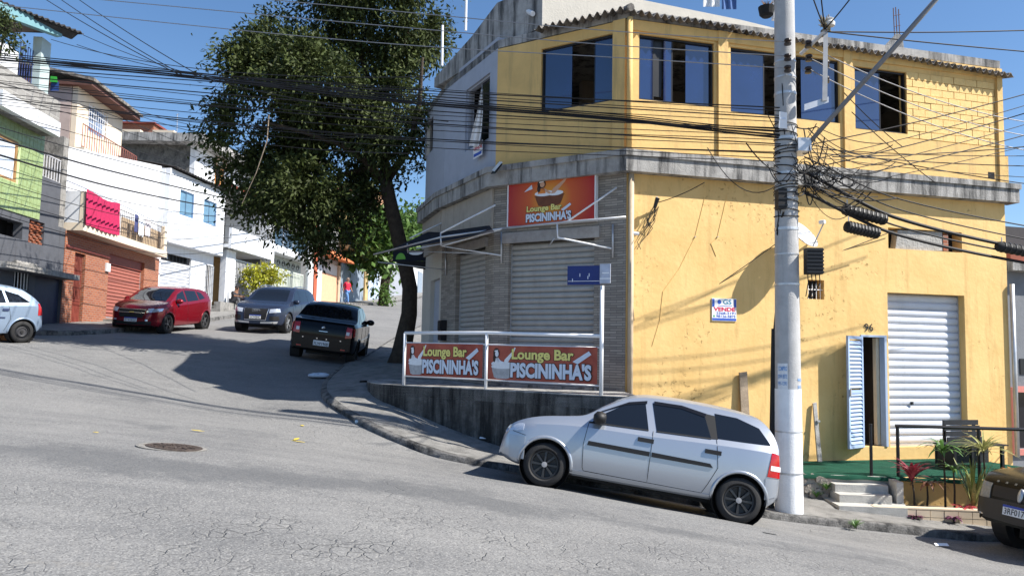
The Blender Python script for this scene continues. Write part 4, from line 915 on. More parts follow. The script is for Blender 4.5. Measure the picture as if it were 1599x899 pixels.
# satellite dish on its wall arm
dc = PF.pt(*PF.uv(1255, 366, .42), .42)
ds = thing('satellite_dish', dc, 'grey satellite dish fixed to the yellow facade behind the utility pole', 'satellite dish')
ax = Vector((.45, -.6, .55)).normalized(); q4 = ax.to_track_quat('Z', 'Y').to_matrix().to_4x4(); q4.translation = dc
part('reflector', mat('dish_grey', (.50, .51, .53), .5, .06, 9), ds, lambda b: b.lathe([(.01, -.07), (.15, -.055), (.25, -.025), (.31, .01), (.315, .015), (.25, -.015), (.15, -.045), (.01, -.06)], 22, q4, cap=False), smooth=True)
part('arm', M['steel'], ds, lambda b: b.tube([PF.pt(*PF.uv(1264, 380, .02), .02), dc - ax * .07], .02, 8)); part('feed_arm', M['steel'], ds, lambda b: b.tube([q4 @ Vector((0, -.29, .01)), q4 @ Vector((0, -.1, .42))], .012, 6)); part('feed_horn', M['white'], ds, lambda b: b.tube([q4 @ Vector((0, -.1, .44)), q4 @ Vector((0, -.04, .36))], .035, 8))
# service bracket with tangled wires on the facade
wb = thing('service_bracket', PF.pt(*PF.uv(1020, 318), .1), 'wall bracket with tangled service wires on the yellow facade', 'bracket')
part('bracket', M['steel'], wb, lambda b: b.tube([PF.pt(*PF.uv(1021, 330), .01), PF.pt(*PF.uv(1026, 308, .2), .2)], .02, 6)); part('insulator', M['black'], wb, lambda b: b.tube([PF.pt(*PF.uv(1022, 325, .16), .16), PF.pt(*PF.uv(1027, 309, .2), .2)], [.03, .04], 8))
for k in range(7):
    part('loose_wire', M['cable'], wb, lambda b: b.tube([PF.pt(*PF.uv(1022 + random.uniform(-4, 4), 322 + random.uniform(-4, 6)), .08)] + [PF.pt(*PF.uv(1018 - j * 5 + random.uniform(-9, 9), 335 + j * 11), .05 + random.uniform(-.02, .04)) for j in range(1, random.choice((3, 4, 6)))], .006, 5))
# wires stapled to the facade
for k, pts in enumerate((((1100, 310), (1085, 370), (1060, 420), (1035, 455), (1030, 500), (1018, 540)), ((1135, 305), (1120, 370), (1110, 380), (1118, 400)), ((1128, 95), (1130, 130), (1122, 150), (1130, 185), (1126, 200)), ((984, 420), (988, 470), (990, 500)))):
    o = thing('facade_wire', PF.pt(*PF.uv(*pts[0]), .01), ('thin yellow-painted wire running down the facade beside the VENDE notice', 'short looped wire on the facade below the concrete band', 'thin crack-like wire between the two left upper windows', 'short black wire beside the corner downpipe')[k], 'wire')
    part('sheath', M['yellow2'] if k in (0, 1, 2) else M['cable'], o, lambda b: b.tube([PF.pt(*PF.uv(*p), .005) for p in pts], .0045, 5)); part('clip', M['steel'], o, lambda b: b.pbox(PF, PF.uv(*pts[1])[0] - .012, PF.uv(*pts[1])[0] + .012, PF.uv(*pts[1])[1] - .006, PF.uv(*pts[1])[1] + .006, .001, .024))
# dark neighbour on the right
nbh = thing('grey_neighbour_house', (FR[0] + 2, FR[1] + 2, -2.6), 'dark grey neighbouring house with red window arch beside the yellow building', 'house')
PN = Plane((FR[0] + .18, FR[1] + .35), (FR[0] + 5, FR[1] + 1.6)); zr_ = PN.uv(1590, 345)[1]; zl = PN.uv(1590, 425)[1]
ww = PN.rect(1586, 612, 1640, 700)
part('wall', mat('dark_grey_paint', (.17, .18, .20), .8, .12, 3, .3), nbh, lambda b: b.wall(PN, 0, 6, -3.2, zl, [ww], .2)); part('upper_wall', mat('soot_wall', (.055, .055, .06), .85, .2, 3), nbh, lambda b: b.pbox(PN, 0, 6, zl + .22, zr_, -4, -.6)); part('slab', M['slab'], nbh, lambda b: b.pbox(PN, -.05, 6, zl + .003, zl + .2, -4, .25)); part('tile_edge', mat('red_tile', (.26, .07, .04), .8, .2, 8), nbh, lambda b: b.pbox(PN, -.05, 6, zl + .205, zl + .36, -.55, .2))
part('window_arch', mat('salmon_paint', (.55, .20, .17), .7, .1, 5), nbh, lambda b: (b.pbox(PN, ww[0] - .12, ww[0], ww[2], ww[3] + .1, .002, .06), b.pbox(PN, ww[0], ww[1], ww[3], ww[3] + .12, .002, .06), b.pbox(PN, ww[0] - .12, ww[1], ww[2] - .12, ww[2], .002, .06)))
part('pane', MATS['dark_glass'], nbh, lambda b: b.pbox(PN, *ww, -.12, -.1)); part('plate', M['black'], nbh, lambda b: b.pbox(PN, *PN.rect(1592, 560, 1625, 584), .003, .02))
# ================================================================== the houses up the left side of the hill street
L1 = Plane((Lx(19.2), 19.2), (Lx(32.9), 32.9)); L2 = Plane((Lx(32.9), 32.9), (Lx(95), 95))
def U(P, px, py=400, o=0): return P.uv(px, py, o)[0]
def Z(P, px, py, o=0): return P.uv(px, py, o)[1]
def house(name, P, u, label):
    p = P.pt(u, 0, 0); return thing(name, (p.x, p.y, H(p.x, p.y)), label, 'house')
def core(root, P, u0, u1, z0, z1, m, o0=-8, o1=-1.3): return part('rear_walls', m, root, lambda b: b.pbox(P, u0 + .01, u1 - .01, z0, z1, o0, o1))
def backing(root, P, r, o=-.5, m=None): return part('backing_panel', m or M['dark'], root, lambda b: b.pbox(P, r[0] - .1, r[1] + .1, r[2] - .1, r[3] + .1, o - .05, o))  # flat panel behind an opening; its black paints the unlit room's shade
def bars(root, P, u0, u1, z0, z1, o, n, m, r=.011, rails=(0, 1), name='bar'):
    for i in range(n):
        u = u0 + (u1 - u0) * i / max(1, n - 1); part(name, m, root, lambda b: b.tube([P.pt(u, z0, o), P.pt(u, z1, o)], r, 5))
    for t in rails: part('rail', m, root, lambda b: b.tube([P.pt(u0, z0 + (z1 - z0) * t, o), P.pt(u1, z0 + (z1 - z0) * t, o)], r * 1.4, 5))
GZL = -1.2
wht = mat('white_paint', (.67, .69, .72), .8, .04, 3, .2, 30, dirt=(.44, .43, .42, .55, .55), streak=1)
dkg = mat('charcoal_paint', (.085, .09, .105), .85, .15, 3, .3, 30, dirt=(.05, .05, .055, .55, .6), streak=1)
grn = mat('green_tile_glaze', (.27, .33, .12), .35, .12, 9, .15, 60, spec=.5, col2=(.33, .44, .21)); teal = mat('turquoise_beam', (.15, .31, .35), .7, .1, 4)
crm = mat('cream_paint', (.70, .60, .47), .8, .05, 3, .2, dirt=(.50, .42, .33, .62, .5), streak=1); pnk = mat('dusty_pink', (.42, .34, .31), .85, .1, 3)
rough_grey = mat('raw_grey_render', (.26, .25, .235), .95, .25, 4, .8, 25, dirt=(.07, .07, .065, .48, .85)); redb = mat('oxide_red_paint', (.22, .05, .035), .6, .12, 6); cor_d = mat('dark_roof_sheet', (.045, .042, .042), .9, .25, 6)

# ---- green tiled house
uE = U(L1, 66, 270); uF = U(L1, 97, 460); zg0 = Z(L1, 30, 334); zg1 = Z(L1, 30, 182); u_ = .0
A = house('green_tiled_house', L1, uE, 'green tiled house with charcoal ground floor and covered roof terrace')
rw = L1.rect(-30, 208, 28, 276)
part('upper_wall', mat('green_grout', (.46, .56, .30), .9, .1, 6), A, lambda b: b.wall(L1, u_, uE, zg0, zg1, [rw], .2))
tw = .2; tm = MB(); gq = lambda u, o, z: L1.d * u + L1.n * o + Vector((0, 0, z)); c = .007
tm.hexa([gq(c, 0, c), gq(tw - c, 0, c), gq(tw - c, .01, c), gq(c, .01, c), gq(c, 0, tw - c), gq(tw - c, 0, tw - c), gq(tw - c, .01, tw - c), gq(c, .01, tw - c)])
tm = mesh('tile', tm.v, tm.f); tm.materials.append(grn); nt = 0
u = uE - tw
while u > uE - 4.0:
    z = zg0
    while z + tw < zg1 + .02:
        if not (u + tw > rw[0] and u < rw[1] and z + tw > rw[2] and z < rw[3]) and nt < 295: link('tile', tm, None, A, L1.pt(u, z, .001 + random.uniform(0, .004))); nt += 1
        z += tw
    u -= tw
window_unit(A, L1, rw, [(0, .5), (.5, 1)], -.04, mat('brown_frame', (.35, .20, .08), .6), mat('pale_shutter', (.55, .62, .72), .4, .1, 5), .08)
rO = L1.rect(-60, 334, 37, 362); rV_ = L1.rect(46, 345, 70, 381); rN = L1.rect(22, 424, 47, 452); rGt = L1.rect(54, 428, 96, 507); rGt = (rGt[0], rGt[1], .2, rGt[3])
part('lower_wall', dkg, A, lambda b: b.wall(L1, u_, uF, GZL, zg0 - .003, [rO, rV_, rN, rGt], .25, -.02)); core(A, L1, u_, uF, GZL, zg0 + 2, dkg)
backing(A, L1, rO); backing(A, L1, rN); bars(A, L1, rN[0], rN[1], rN[2], rN[3], -.08, 6, M['white'], .014)
for i in range(5):
    for j in range(8):
        w, h = (rV_[1] - rV_[0]) / 5, (rV_[3] - rV_[2]) / 8
        part('vent_brick', M['brick'] if (i + j) % 2 else mat('dark_brick', (.22, .07, .035), .9, .2, 8), A, lambda b: b.pbox(L1, rV_[0] + w * i + .01, rV_[0] + w * (i + 1) - .01, rV_[2] + h * j + .01, rV_[2] + h * (j + 1) - .01, -.2, -.06 - .04 * ((i + j) % 2)))
part('gate', mat('navy_gate', (.022, .030, .060), .55, .2, 3, dirt=(.05, .06, .09, .56, .6), streak=1), A, lambda b: b.pbox(L1, rGt[0], rGt[1], rGt[2], rGt[3], -.16, -.1))
za = Z(L1, 60, 428, .3); part('door_canopy', rough_grey, A, lambda b: b.pbox(L1, U(L1, 10, 420, .5), uF - .02, za, za + .16, -.018, .5))
for k in range(7):
    uu = U(L1, 28 + k * 5, 412, .3); part('rubble', rough_grey, A, lambda b: b.lathe([(.10 + .05 * (k % 3), 0), (.12, .06), (.03, .12)], 7, Matrix.Translation(L1.pt(uu, za + .162, .25))))
# recessed balcony strip between the tiles and the white house
part('strip_wall', dkg, A, lambda b: b.pbox(L1, uE + .003, U(L1, 103, 320), zg0, Z(L1, 88, 283), -.25, -.03)); part('recess_wall', rough_grey, A, lambda b: b.pbox(L1, uE - 1, U(L1, 112, 240, -1.2) + .3, zg0, zg1 + .1, -1.6, -1.2))
part('door_post', mat('old_door', (.40, .32, .24), .8, .2, 6), A, lambda b: b.pbox(L1, U(L1, 69, 220, -1.0), U(L1, 80, 220, -1.0), Z(L1, 72, 245, -1.1), Z(L1, 72, 203, -1.1), -1.19, -1.1))
bars(A, L1, uE + .03, U(L1, 102, 262), Z(L1, 88, 283), Z(L1, 88, 247), -.08, 9, mat('grey_white_bar', (.5, .5, .52), .6), .018); part('white_sheet', wht, A, lambda b: b.pbox(L1, U(L1, 76, 260, -.6), U(L1, 104, 260, -.6), Z(L1, 88, 282, -.6), Z(L1, 88, 252, -.6), -.62, -.6))
part('dividing_pier', rough_grey, A, lambda b: b.pbox(L1, U(L1, 100, 240), U(L1, 108, 240), zg0, zg1 + .15, -.9, -.02))
zs0, zs1 = Z(L1, 60, 196, .5), Z(L1, 60, 172, .5); part('slab', wht, A, lambda b: b.pbox(L1, u_, U(L1, 95, 190, .5), zs0, zs1, -1.5, .5)); part('slab_underside', rough_grey, A, lambda b: b.pbox(L1, u_, U(L1, 95, 190, .5) - .02, zg1 + .003, zs0 - .003, -.2, .3))
zk = Z(L1, 50, 130); part('block_parapet', M['block'], A, lambda b: b.pbox(L1, u_, U(L1, 97, 165), zs1 + .003, zk, -.25, -.05)); core(A, L1, u_, U(L1, 97, 165), zs1, zk - .2, rough_grey, -8, -2.2)
# roof terrace
part('terrace_wall', wht, A, lambda b: b.pbox(L1, u_, U(L1, 29, 90, -.6), zk - .4, Z(L1, 15, 72, -.6), -.8, -.6))
part('column', mat('pale_green_paint', (.42, .52, .52), .8, .08, 4), A, lambda b: b.pbox(L1, U(L1, 63, 100, -.4), U(L1, 78, 100, -.4), zk - .3, Z(L1, 70, 61, -.4), -.65, -.4))
bars(A, L1, U(L1, 31, 95, -.6), U(L1, 62, 95, -.6), zk - .3, Z(L1, 46, 75, -.6), -.6, 9, mat('navy_bar', (.03, .05, .16), .6), .015, (.1, .75))
a0, a1 = at(-40, 8, 20.2), at(97, 58, 22.6); part('beam', teal, A, lambda b: b.prism([a0, a1, a1 + Vector((0, 0, .34)), a0 + Vector((0, 0, .34))], (-.2, .05, 0)))
back = Vector((-6, 1.2, .1)); part('ceiling', mat('ceiling_boards', (.16, .14, .12), .9, .2, 4), A, lambda b: b.prism([a0 + Vector((-.2, 0, .2)), a1 + Vector((-.2, 0, .2)), a1 + back + Vector((0, 0, .2)), a0 + back + Vector((0, 0, .2))], (0, 0, .05)))
ra, rb = at(-60, -22, 20.0), at(131, 52, 22.9)
b = MB(); n = 90; b.grid([[ra.lerp(rb, i / n) + off + Vector((0, 0, .035 * math.sin(i * 2 * math.pi / 4.3) + th)) for i in range(n + 1)] for off, th in ((Vector((0, 0, 0)), 0), (Vector((-6, 1.2, .6)), 0), (Vector((-6, 1.2, .6)), -.03), (Vector((0, 0, 0)), -.03), (Vector((0, 0, 0)), 0))]); b.build('roof_sheet', cor_d, A)
part('roof_fascia', cor_d, A, lambda b: b.prism([ra - Vector((.15, 0, .22)), rb - Vector((.35, 0, .20)), rb - Vector((.15, 0, .02)), ra - Vector((.15, 0, .02))], (-.05, 0, 0)))
tkk = thing('terrace_tarpaulin', at(82, 122, 24.2), 'bright green tarpaulin corner on the neighbouring roof terrace', 'tarpaulin')
part('cloth', mat('tarp_green', (.05, .45, .06), .6), tkk, lambda b: b.hexa([at(x, y, 24.2 + d) for d in (0, .1) for x, y in ((78, 128), (90, 129), (89, 120), (79, 119))])); part('blue_bin', mat('tarp_blue', (.03, .08, .3), .6), tkk, lambda b: b.hexa([at(x, y, 24.3 + d) for d in (0, .4) for x, y in ((78, 142), (92, 142), (92, 128), (80, 128))]))

# ---- brick house with the towel balcony
uG, uH_ = U(L1, 98, 440), U(L1, 247, 440) ; zb0, zb1 = Z(L1, 180, 397, .5), Z(L1, 180, 385, .5)
zb0 = (Z(L1, 122, 363, .5) + Z(L1, 261, 398, .5)) / 2; zb1 = (Z(L1, 123, 353, .5) + Z(L1, 261, 387, .5)) / 2
B = house('brick_front_house', L1, uG, 'house with orange brick ground floor and white balcony hung with towels')
rDo = L1.rect(114, 395, 131, 502); rDo = (rDo[0], rDo[1], .5, rDo[3]); rSh = L1.rect(168, 402, 224, 490); rSh = (rSh[0], rSh[1], .85, rSh[3])
part('brick_wall', M['brick'], B, lambda b: b.wall(L1, uG, uH_, GZL, zb0 - .004, [rDo, rSh], .25)); core(B, L1, uG, uH_, GZL, zb0, M['brick'])
backing(B, L1, rDo, -.4); bars(B, L1, rDo[0] + .05, rDo[1] - .05, rDo[2], rDo[3], -.1, 8, redb, .016, (.02, .35, .7, .98)); part('gate_plate', redb, B, lambda b: b.pbox(L1, rDo[0] + .03, rDo[1] - .03, rDo[2], rDo[2] + .8, -.13, -.11))
rolling_shutter(B, L1, (rSh[0], rSh[1], rSh[2], rSh[3] - .35), mat('oxide_shutter', (.34, .115, .085), .55, .1, 6), -.18, .125); part('shutter_box', redb, B, lambda b: b.pbox(L1, rSh[0], rSh[1], rSh[3] - .35, rSh[3], -.24, -.1))
part('lintel', redb, B, lambda b: b.pbox(L1, uG + .05, rSh[0] - .02, rDo[3] + .08, rDo[3] + .16, .002, .05)); part('meter', wht, B, lambda b: b.pbox(L1, *L1.rect(164, 411, 170, 424), .002, .06)); part('doorstep', rough_grey, B, lambda b: b.pbox(L1, rSh[0] - .2, rSh[1] + .2, .3, .80, .003, .5))
part('balcony_slab', crm, B, lambda b: b.pbox(L1, uG + .02, U(L1, 261, 392, .5), zb0, zb1, -.3, .5)); zr1 = (Z(L1, 131, 306, .5) + Z(L1, 256, 350, .5)) / 2
part('balcony_pier', crm, B, lambda b: (b.pbox(L1, uG + .02, uG + .28, zb1 + .002, zr1 + .06, .36, .5))); part('balcony_side', wht, B, lambda b: b.pbox(L1, uG + .03, uG + .15, zb1 + .002, zr1 + .06, -.9, .358)); part('balcony_pier', crm, B, lambda b: b.pbox(L1, U(L1, 257, 370, .5), U(L1, 261, 370, .5), zb1 + .002, zr1 + .05, .36, .5))
bars(B, L1, uG + .3, U(L1, 256, 370, .46), zb1, zr1, .46, 44, mat('thin_iron', (.10, .085, .08), .7), .009, (.97,))
part('balcony_cladding', mat('straw_cladding', (.40, .30, .20), .9, .25, 14, .6), B, lambda b: b.pbox(L1, U(L1, 190, 365, .2), U(L1, 256, 375, .2), zb1 + .003, zr1 - .15, .15, .2))
uW1 = U(L1, 268, 300, -.5); zw = (Z(L1, 120, 242, -.5) + Z(L1, 264, 258, -.5)) / 2
zwA, zwB = Z(L1, 112, 238, -.5), Z(L1, 268, 262, -.5)
part('upper_wall', wht, B, lambda b: b.pprism(L1, [(uG, zb1), (uW1, zb1), (uW1, zwB), (uG, zwA)], -.75, -.5)); part('upper_wall_return', wht, B, lambda b: b.pbox(L1, uG, uG + .2, zb1, zwA - .02, -6, -.76))
for k, (x0, x1) in enumerate(((133, 187),)):
    tw_ = thing('pink_towel', L1.pt(uG + 1, zr1, .5), 'large pink towel draped over the balcony rail', 'towel'); tz = zr1 + .02
    ua, ub = U(L1, x0, 335, .55), U(L1, x1, 335, .55); b = MB(); b.grid([[L1.pt(ua + (ub - ua) * i / 40, tz - h + .02 * math.sin(i * .2) - (.06 * math.sin(i / 40 * 3.1) if h < 0 else 0), .55 + .045 * math.sin(i * 1.25 + h) * (1 if h > .2 else .3)) for i in range(41)] for h in (-.10, .06, .3, .7, 1.02)]); b.build('cloth', mat('pink_terry', (.42, .018, .085), .9, .15, 20, .4, 120), tw_, smooth=True)
for k, (x0, x1, h0, h1, mm, lb) in enumerate(((211, 216, .0, .62, mat('navy_cloth', (.05, .06, .16), .9), 'dark navy cloth strip on the balcony rail'), (218, 226, .05, .7, wht, 'white shirt hung on the balcony rail beside the navy strip'), (228, 236, .0, .62, mat('grey_stripe_cloth', (.45, .42, .44), .9, .3, 30), 'grey patterned cloth hung on the balcony rail near the corner'))):
    tw_ = thing('laundry', L1.pt(U(L1, x0, 350, .5), zr1, .5), lb, 'laundry'); ua, ub = U(L1, x0, 355, .53), U(L1, x1, 355, .53)
    b = MB(); b.grid([[L1.pt(ua + (ub - ua) * i / 8, zr1 + .02 - h - .04 * (i % 2) * (h > .5), .5 + .03 * math.sin(i * 1.6)) for i in range(9)] for h in (h0, .3, h1)]); b.build('cloth', mm, tw_, smooth=True)
# cream house that rises behind it
uC0, uC1 = U(L1, 119, 190, -2.5), U(L1, 191, 200, -2.5); Cc = house('cream_upper_house', L1, uC0, 'cream house with barred window and brown eaves above the white wall')
rcw = L1.rect(137, 170, 166, 212, -2.5); zc0 = zwB - .6; zc1 = (Z(L1, 119, 128, -2.5) + Z(L1, 191, 181, -2.5)) / 2
part('wall', crm, Cc, lambda b: b.wall(L1, uC0, uC1, zc0, zc1, [rcw], .2, -2.5)); part('side_wall', pnk, Cc, lambda b: b.pbox(L1, uC0 - .02, uC0 + .18, zc0, zc1 - .01, -8, -2.72)); core(Cc, L1, uC0 + .2, uC1, zc0, zc1, crm, -8, -3.2)
wn_ = window_unit(Cc, L1.sh(-2.5), rcw, [(0, .5), (.5, 1)], -.1, wht, mat('pale_blue_glass', (.16, .22, .34), .15, .1, 3)); bars(Cc, L1, rcw[0], rcw[1], rcw[2], rcw[3], -2.47, 9, wht, .012, (.1, .3, .5, .7, .9))
part('eaves', mat('brown_eaves', (.11, .05, .04), .8, .2, 6), Cc, lambda b: b.pbox(L1, uC0 - .25, uC1 + .35, zc1 - .10, zc1 + .06, -8, -1.9)); part('roof_tiles', M['cement'], Cc, lambda b: b.prism([L1.pt(uC0 - .3, zc1 + .065, -1.8), L1.pt(uC1 + .4, zc1 + .065, -1.8), L1.pt(uC1 + .4, zc1 + .9, -6), L1.pt(uC0 - .3, zc1 + .9, -6)], (0, 0, .12)))
uu0, uu1 = U(L1, 128, 220, -1.2), U(L1, 214, 235, -1.2); zz = Z(L1, 170, 243, -1.2); bars(Cc, L1, uu0, uu1, zz - .25, zz + .62, -1.2, 26, mat('rail_red', (.28, .10, .08), .7), .014, (.05, .98))
part('terrace_floor', crm, Cc, lambda b: b.pbox(L1, uu0, uu1 + .1, zz - .6, zz - .25, -2.4, -1.1))

# ---- white house with blue windows
D0, D1 = U(L2, 262, 340), U(L2, 350, 350); D = house('white_blue_window_house', L2, D0, 'white house with two blue shuttered windows over a grey garage door')
zt0, zt1 = Z(L2, 272, 262), Z(L2, 350, 302); zo = (Z(L2, 262, 376) + Z(L2, 349, 401)) / 2
w1, w2 = L2.rect(281, 298, 303, 337), L2.rect(318, 315, 338, 352); zwm = (w1[2] + w2[2]) / 2, (w1[3] + w2[3]) / 2; w1 = (w1[0], w1[1], *zwm); w2 = (w2[0], w2[1], *zwm)
ztp = (zt0 + zt1) / 2
part('upper_wall', wht, D, lambda b: b.wall(L2, D0, D1, zo, ztp, [w1, w2], .2)); part('party_wall', wht, D, lambda b: b.pbox(L2, D0 - .02, D0 + .18, zo, ztp - .01, -8, -.21)); core(D, L2, D0 + .2, D1, GZL, ztp - .02, wht)
bs_ = mat('blue_shutter_paint', (.10, .19, .33), .5, .1, 6)
for w in (w1, w2): window_unit(D, L2, w, [(0, .5), (.5, 1)], -.06, bs_, mat('sea_glass', (.13, .24, .34), .12, .15, 3), .05)
gr = L2.rect(250, 398, 298, 452, -.45); gr = (gr[0], gr[1], gr[2], gr[3]); dr = L2.rect(320, 414, 333, 470, -.45)
uL0 = U(L2, 245, 420, -.45)
part('lower_wall', wht, D, lambda b: b.wall(L2, uL0, D1, GZL, zo - .003, [gr, dr], .2, -.45)); part('overhang_soffit', wht, D, lambda b: b.pbox(L2, D0, D1, zo - .002, zo + .1, -.9, -.21))
rolling_shutter(D, L2.sh(-.45), (gr[0], gr[1], gr[2], gr[3] - .3), mat('pale_shutter_grey', (.56, .58, .62), .5, .08, 5), -.12, .15); bars(D, L2, gr[0], gr[1], gr[3] - .3, gr[3], -.56, 10, M['black'], .02); backing(D, L2, dr, -.8); bars(D, L2, dr[0], dr[1], dr[2], dr[3], -.5, 6, wht, .015); backing(D, L2, (gr[0], gr[1], gr[3] - .3, gr[3]), -.72)
n = 60; b = MB(); ra, rb = L2.pt(D0 + .1, ztp + .07, .25), L2.pt(D1 + .1, ztp + .07, .25); b.grid([[ra.lerp(rb, i / n) + off + Vector((0, 0, .03 * math.sin(i * 2 * math.pi / 3) + th)) for i in range(n + 1)] for off, th in ((Vector((0, 0, 0)), 0), (L2.n * -5 + Vector((0, 0, .9)), 0), (L2.n * -5 + Vector((0, 0, .9)), -.03), (Vector((0, 0, 0)), -.03), (Vector((0, 0, 0)), 0))]); b.build('roof_sheet', cor_d, D)

# ---- white house with deep veranda
E0, E1 = D1 + .05, U(L2, 428, 380, .4); E = house('white_veranda_house', L2, E0, 'white house with a solid balcony parapet over a barred veranda')
ze0 = (Z(L2, 351, 386, .4) + Z(L2, 427, 405, .4)) / 2; ze1 = (Z(L2, 356, 354, .4) + Z(L2, 428, 378, .4)) / 2
part('parapet', wht, E, lambda b: b.pbox(L2, E0, E1, ze0, ze1, .25, .4)); part('slab', wht, E, lambda b: b.pbox(L2, E0, E1, ze0 + .05, ze0 + .2, -2.5, .249)); zt_ = ze1 + 1.9
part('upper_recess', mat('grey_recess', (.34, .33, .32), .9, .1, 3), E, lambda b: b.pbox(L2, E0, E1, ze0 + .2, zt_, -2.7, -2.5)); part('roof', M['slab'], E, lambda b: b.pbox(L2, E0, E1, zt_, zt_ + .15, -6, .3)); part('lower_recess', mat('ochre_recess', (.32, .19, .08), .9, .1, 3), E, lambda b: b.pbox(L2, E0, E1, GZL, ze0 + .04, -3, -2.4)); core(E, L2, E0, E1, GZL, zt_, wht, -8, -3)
for x0, x1 in ((352, 367), (413, 421)): part('column', wht, E, lambda b: b.pbox(L2, U(L2, x0, 430), U(L2, x1, 430), GZL, ze0 - .002, -.3, .0))
part('post', mat('dark_post', (.04, .045, .06), .7), E, lambda b: b.pbox(L2, U(L2, 404, 350, -.8), U(L2, 408, 350, -.8), ze1 - .3, zt_, -.95, -.8)); part('side_fin', wht, E, lambda b: b.pbox(L2, E1 - .25, E1 - .02, ze1 + .01, zt_ - .004, -2.4, .2)); part('blue_shutter', bs_, E, lambda b: b.pbox(L2, E0 + .05, E0 + .5, ze1, zt_ - .3, -.6, -.4))
zf = H(*L2.pt(E0, 0, 0)[:2]); bars(E, L2, U(L2, 368, 430), U(L2, 412, 430), zf + .1, ze0 - .35, -.1, 22, wht, .02, (.0, .28, .98)); part('dwarf_wall', rough_grey, E, lambda b: b.pbox(L2, E0 - 1.3, E1 - .6, GZL, zf + .42, .3, .62))
part('low_panel', wht, E, lambda b: b.pbox(L2, U(L2, 358, 460, .1), U(L2, 372, 460, .1), zf, zf + 1.0, .02, .1)); part('tile_strip', mat('red_ridge', (.34, .08, .05), .8, .2, 8), E, lambda b: b.pbox(L2, E0, E1 - .5, zt_ + .152, zt_ + .27, -.5, .35))

# ---- glass balcony house
F0, F1 = E1 + .03, U(L2, 487, 400, .3); F_ = house('glass_balcony_house', L2, F0, 'pale house with dark glass balcony front and ornate gate')
zf0 = (Z(L2, 433, 395, .3) + Z(L2, 472, 400, .3)) / 2 - .1; zf1 = (Z(L2, 434, 352, .3) + Z(L2, 472, 368, .3)) / 2; zfm = zf0 + .42; zt_ = zf1 + 1.9
part('slab', wht, F_, lambda b: b.pbox(L2, F0, F1, zf0, zfm, -2, .3)); part('top_rail', wht, F_, lambda b: b.tube([L2.pt(F0 + .05, zf1, .3), L2.pt(F1, zf1, .3)], .05, 6)); k_ = 4
for i in range(k_):
    a = F0 + .08 + (F1 - F0 - .1) * i / k_; part('glass_panel', mat('smoked_blue_glass', (.05, .085, .13), .08, .2, 3), F_, lambda b: b.pbox(L2, a, a + (F1 - F0 - .1) / k_ - .05, zfm + .01, zf1 - .04, .22, .24)); part('baluster', wht, F_, lambda b: b.pbox(L2, a - .04, a - .01, zfm, zf1 - .02, .2, .26))
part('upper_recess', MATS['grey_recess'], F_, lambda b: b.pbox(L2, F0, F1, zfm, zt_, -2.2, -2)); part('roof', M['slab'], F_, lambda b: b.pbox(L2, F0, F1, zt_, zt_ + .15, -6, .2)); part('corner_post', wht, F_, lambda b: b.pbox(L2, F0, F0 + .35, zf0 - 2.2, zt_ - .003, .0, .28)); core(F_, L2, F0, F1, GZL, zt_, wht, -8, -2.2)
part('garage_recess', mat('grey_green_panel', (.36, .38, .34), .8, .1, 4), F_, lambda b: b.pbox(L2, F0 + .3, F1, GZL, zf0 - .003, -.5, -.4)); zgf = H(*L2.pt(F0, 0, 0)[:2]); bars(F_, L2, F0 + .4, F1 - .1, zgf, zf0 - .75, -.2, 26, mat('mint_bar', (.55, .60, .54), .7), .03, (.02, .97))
for i in range(7):
    cu, cz = F0 + .6 + i * (F1 - F0 - .9) / 7, zf0 - .45; part('scroll', M['black'], F_, lambda b: b.tube([L2.pt(cu + .24 * math.cos(t) * (1 - t / 15), cz + .22 * math.sin(t) * (1 - t / 15), -.2) for t in np.linspace(0, 9, 18)], .022, 5))

# ---- orange awning house
G0, G1 = U(L2, 488, 430), U(L2, 531, 430); G_ = house('orange_eaves_house', L2, G0, 'house with orange tiled eaves and peach garage door')
zg = H(*L2.pt(G0, 0, 0)[:2]); zga = (Z(L2, 500, 412) + Z(L2, 527, 420)) / 2; zup = zga + 2.9
part('wall', mat('pale_grey_paint', (.50, .50, .50), .8, .1, 3), G_, lambda b: b.pbox(L2, G0, G1, GZL, zup, -8, -.2)); part('pier', mat('brick_red_paint', (.42, .10, .05), .8, .15, 5), G_, lambda b: b.pbox(L2, G0, G0 + .6, GZL, zup, -.19, .12)); part('white_pier', wht, G_, lambda b: b.pbox(L2, G0 + .62, G0 + 1.6, GZL, zga + .35, -.19, .08))
part('garage_door', mat('peach_panel', (.70, .40, .25), .7, .06, 4), G_, lambda b: b.pbox(L2, U(L2, 501, 440), U(L2, 527, 440), zg, zga - .5, -.15, -.05)); part('garage_transom', mat('pale_bars', (.58, .57, .56), .7, .25, 30), G_, lambda b: b.pbox(L2, U(L2, 501, 440), U(L2, 527, 440), zga - .48, zga + .25, -.15, -.06)); part('door_frame', mat('tan_frame', (.55, .40, .28), .7), G_, lambda b: (b.pbox(L2, U(L2, 527.5, 440), G1 - .02, zg, zga + .3, -.19, .05)))
b = MB(); n = 48; b.grid([[L2.pt(G0 + .5 + (G1 - G0 - .4) * i / n, z + .05 * abs(math.sin(i * math.pi / 2.4)), o) for i in range(n + 1)] for z, o in ((zga + 1.25, -.2), (zga + .55, 1.0), (zga + .45, 1.0), (zga + .6, -.2))]); b.build('tile_eaves', mat('orange_tile', (.52, .17, .07), .8, .2, 6), G_)
for x0, x1 in ((494, 508), (511, 529)): r_ = L2.rect(x0, 358, x1, 390); r_ = (r_[0], r_[1], zga + 1.3, zga + 2.6); window_unit(G_, L2, r_, [(0, .5), (.5, 1)], -.16, wht, mat('dull_glass', (.20, .22, .23), .3, .2, 4), .06)
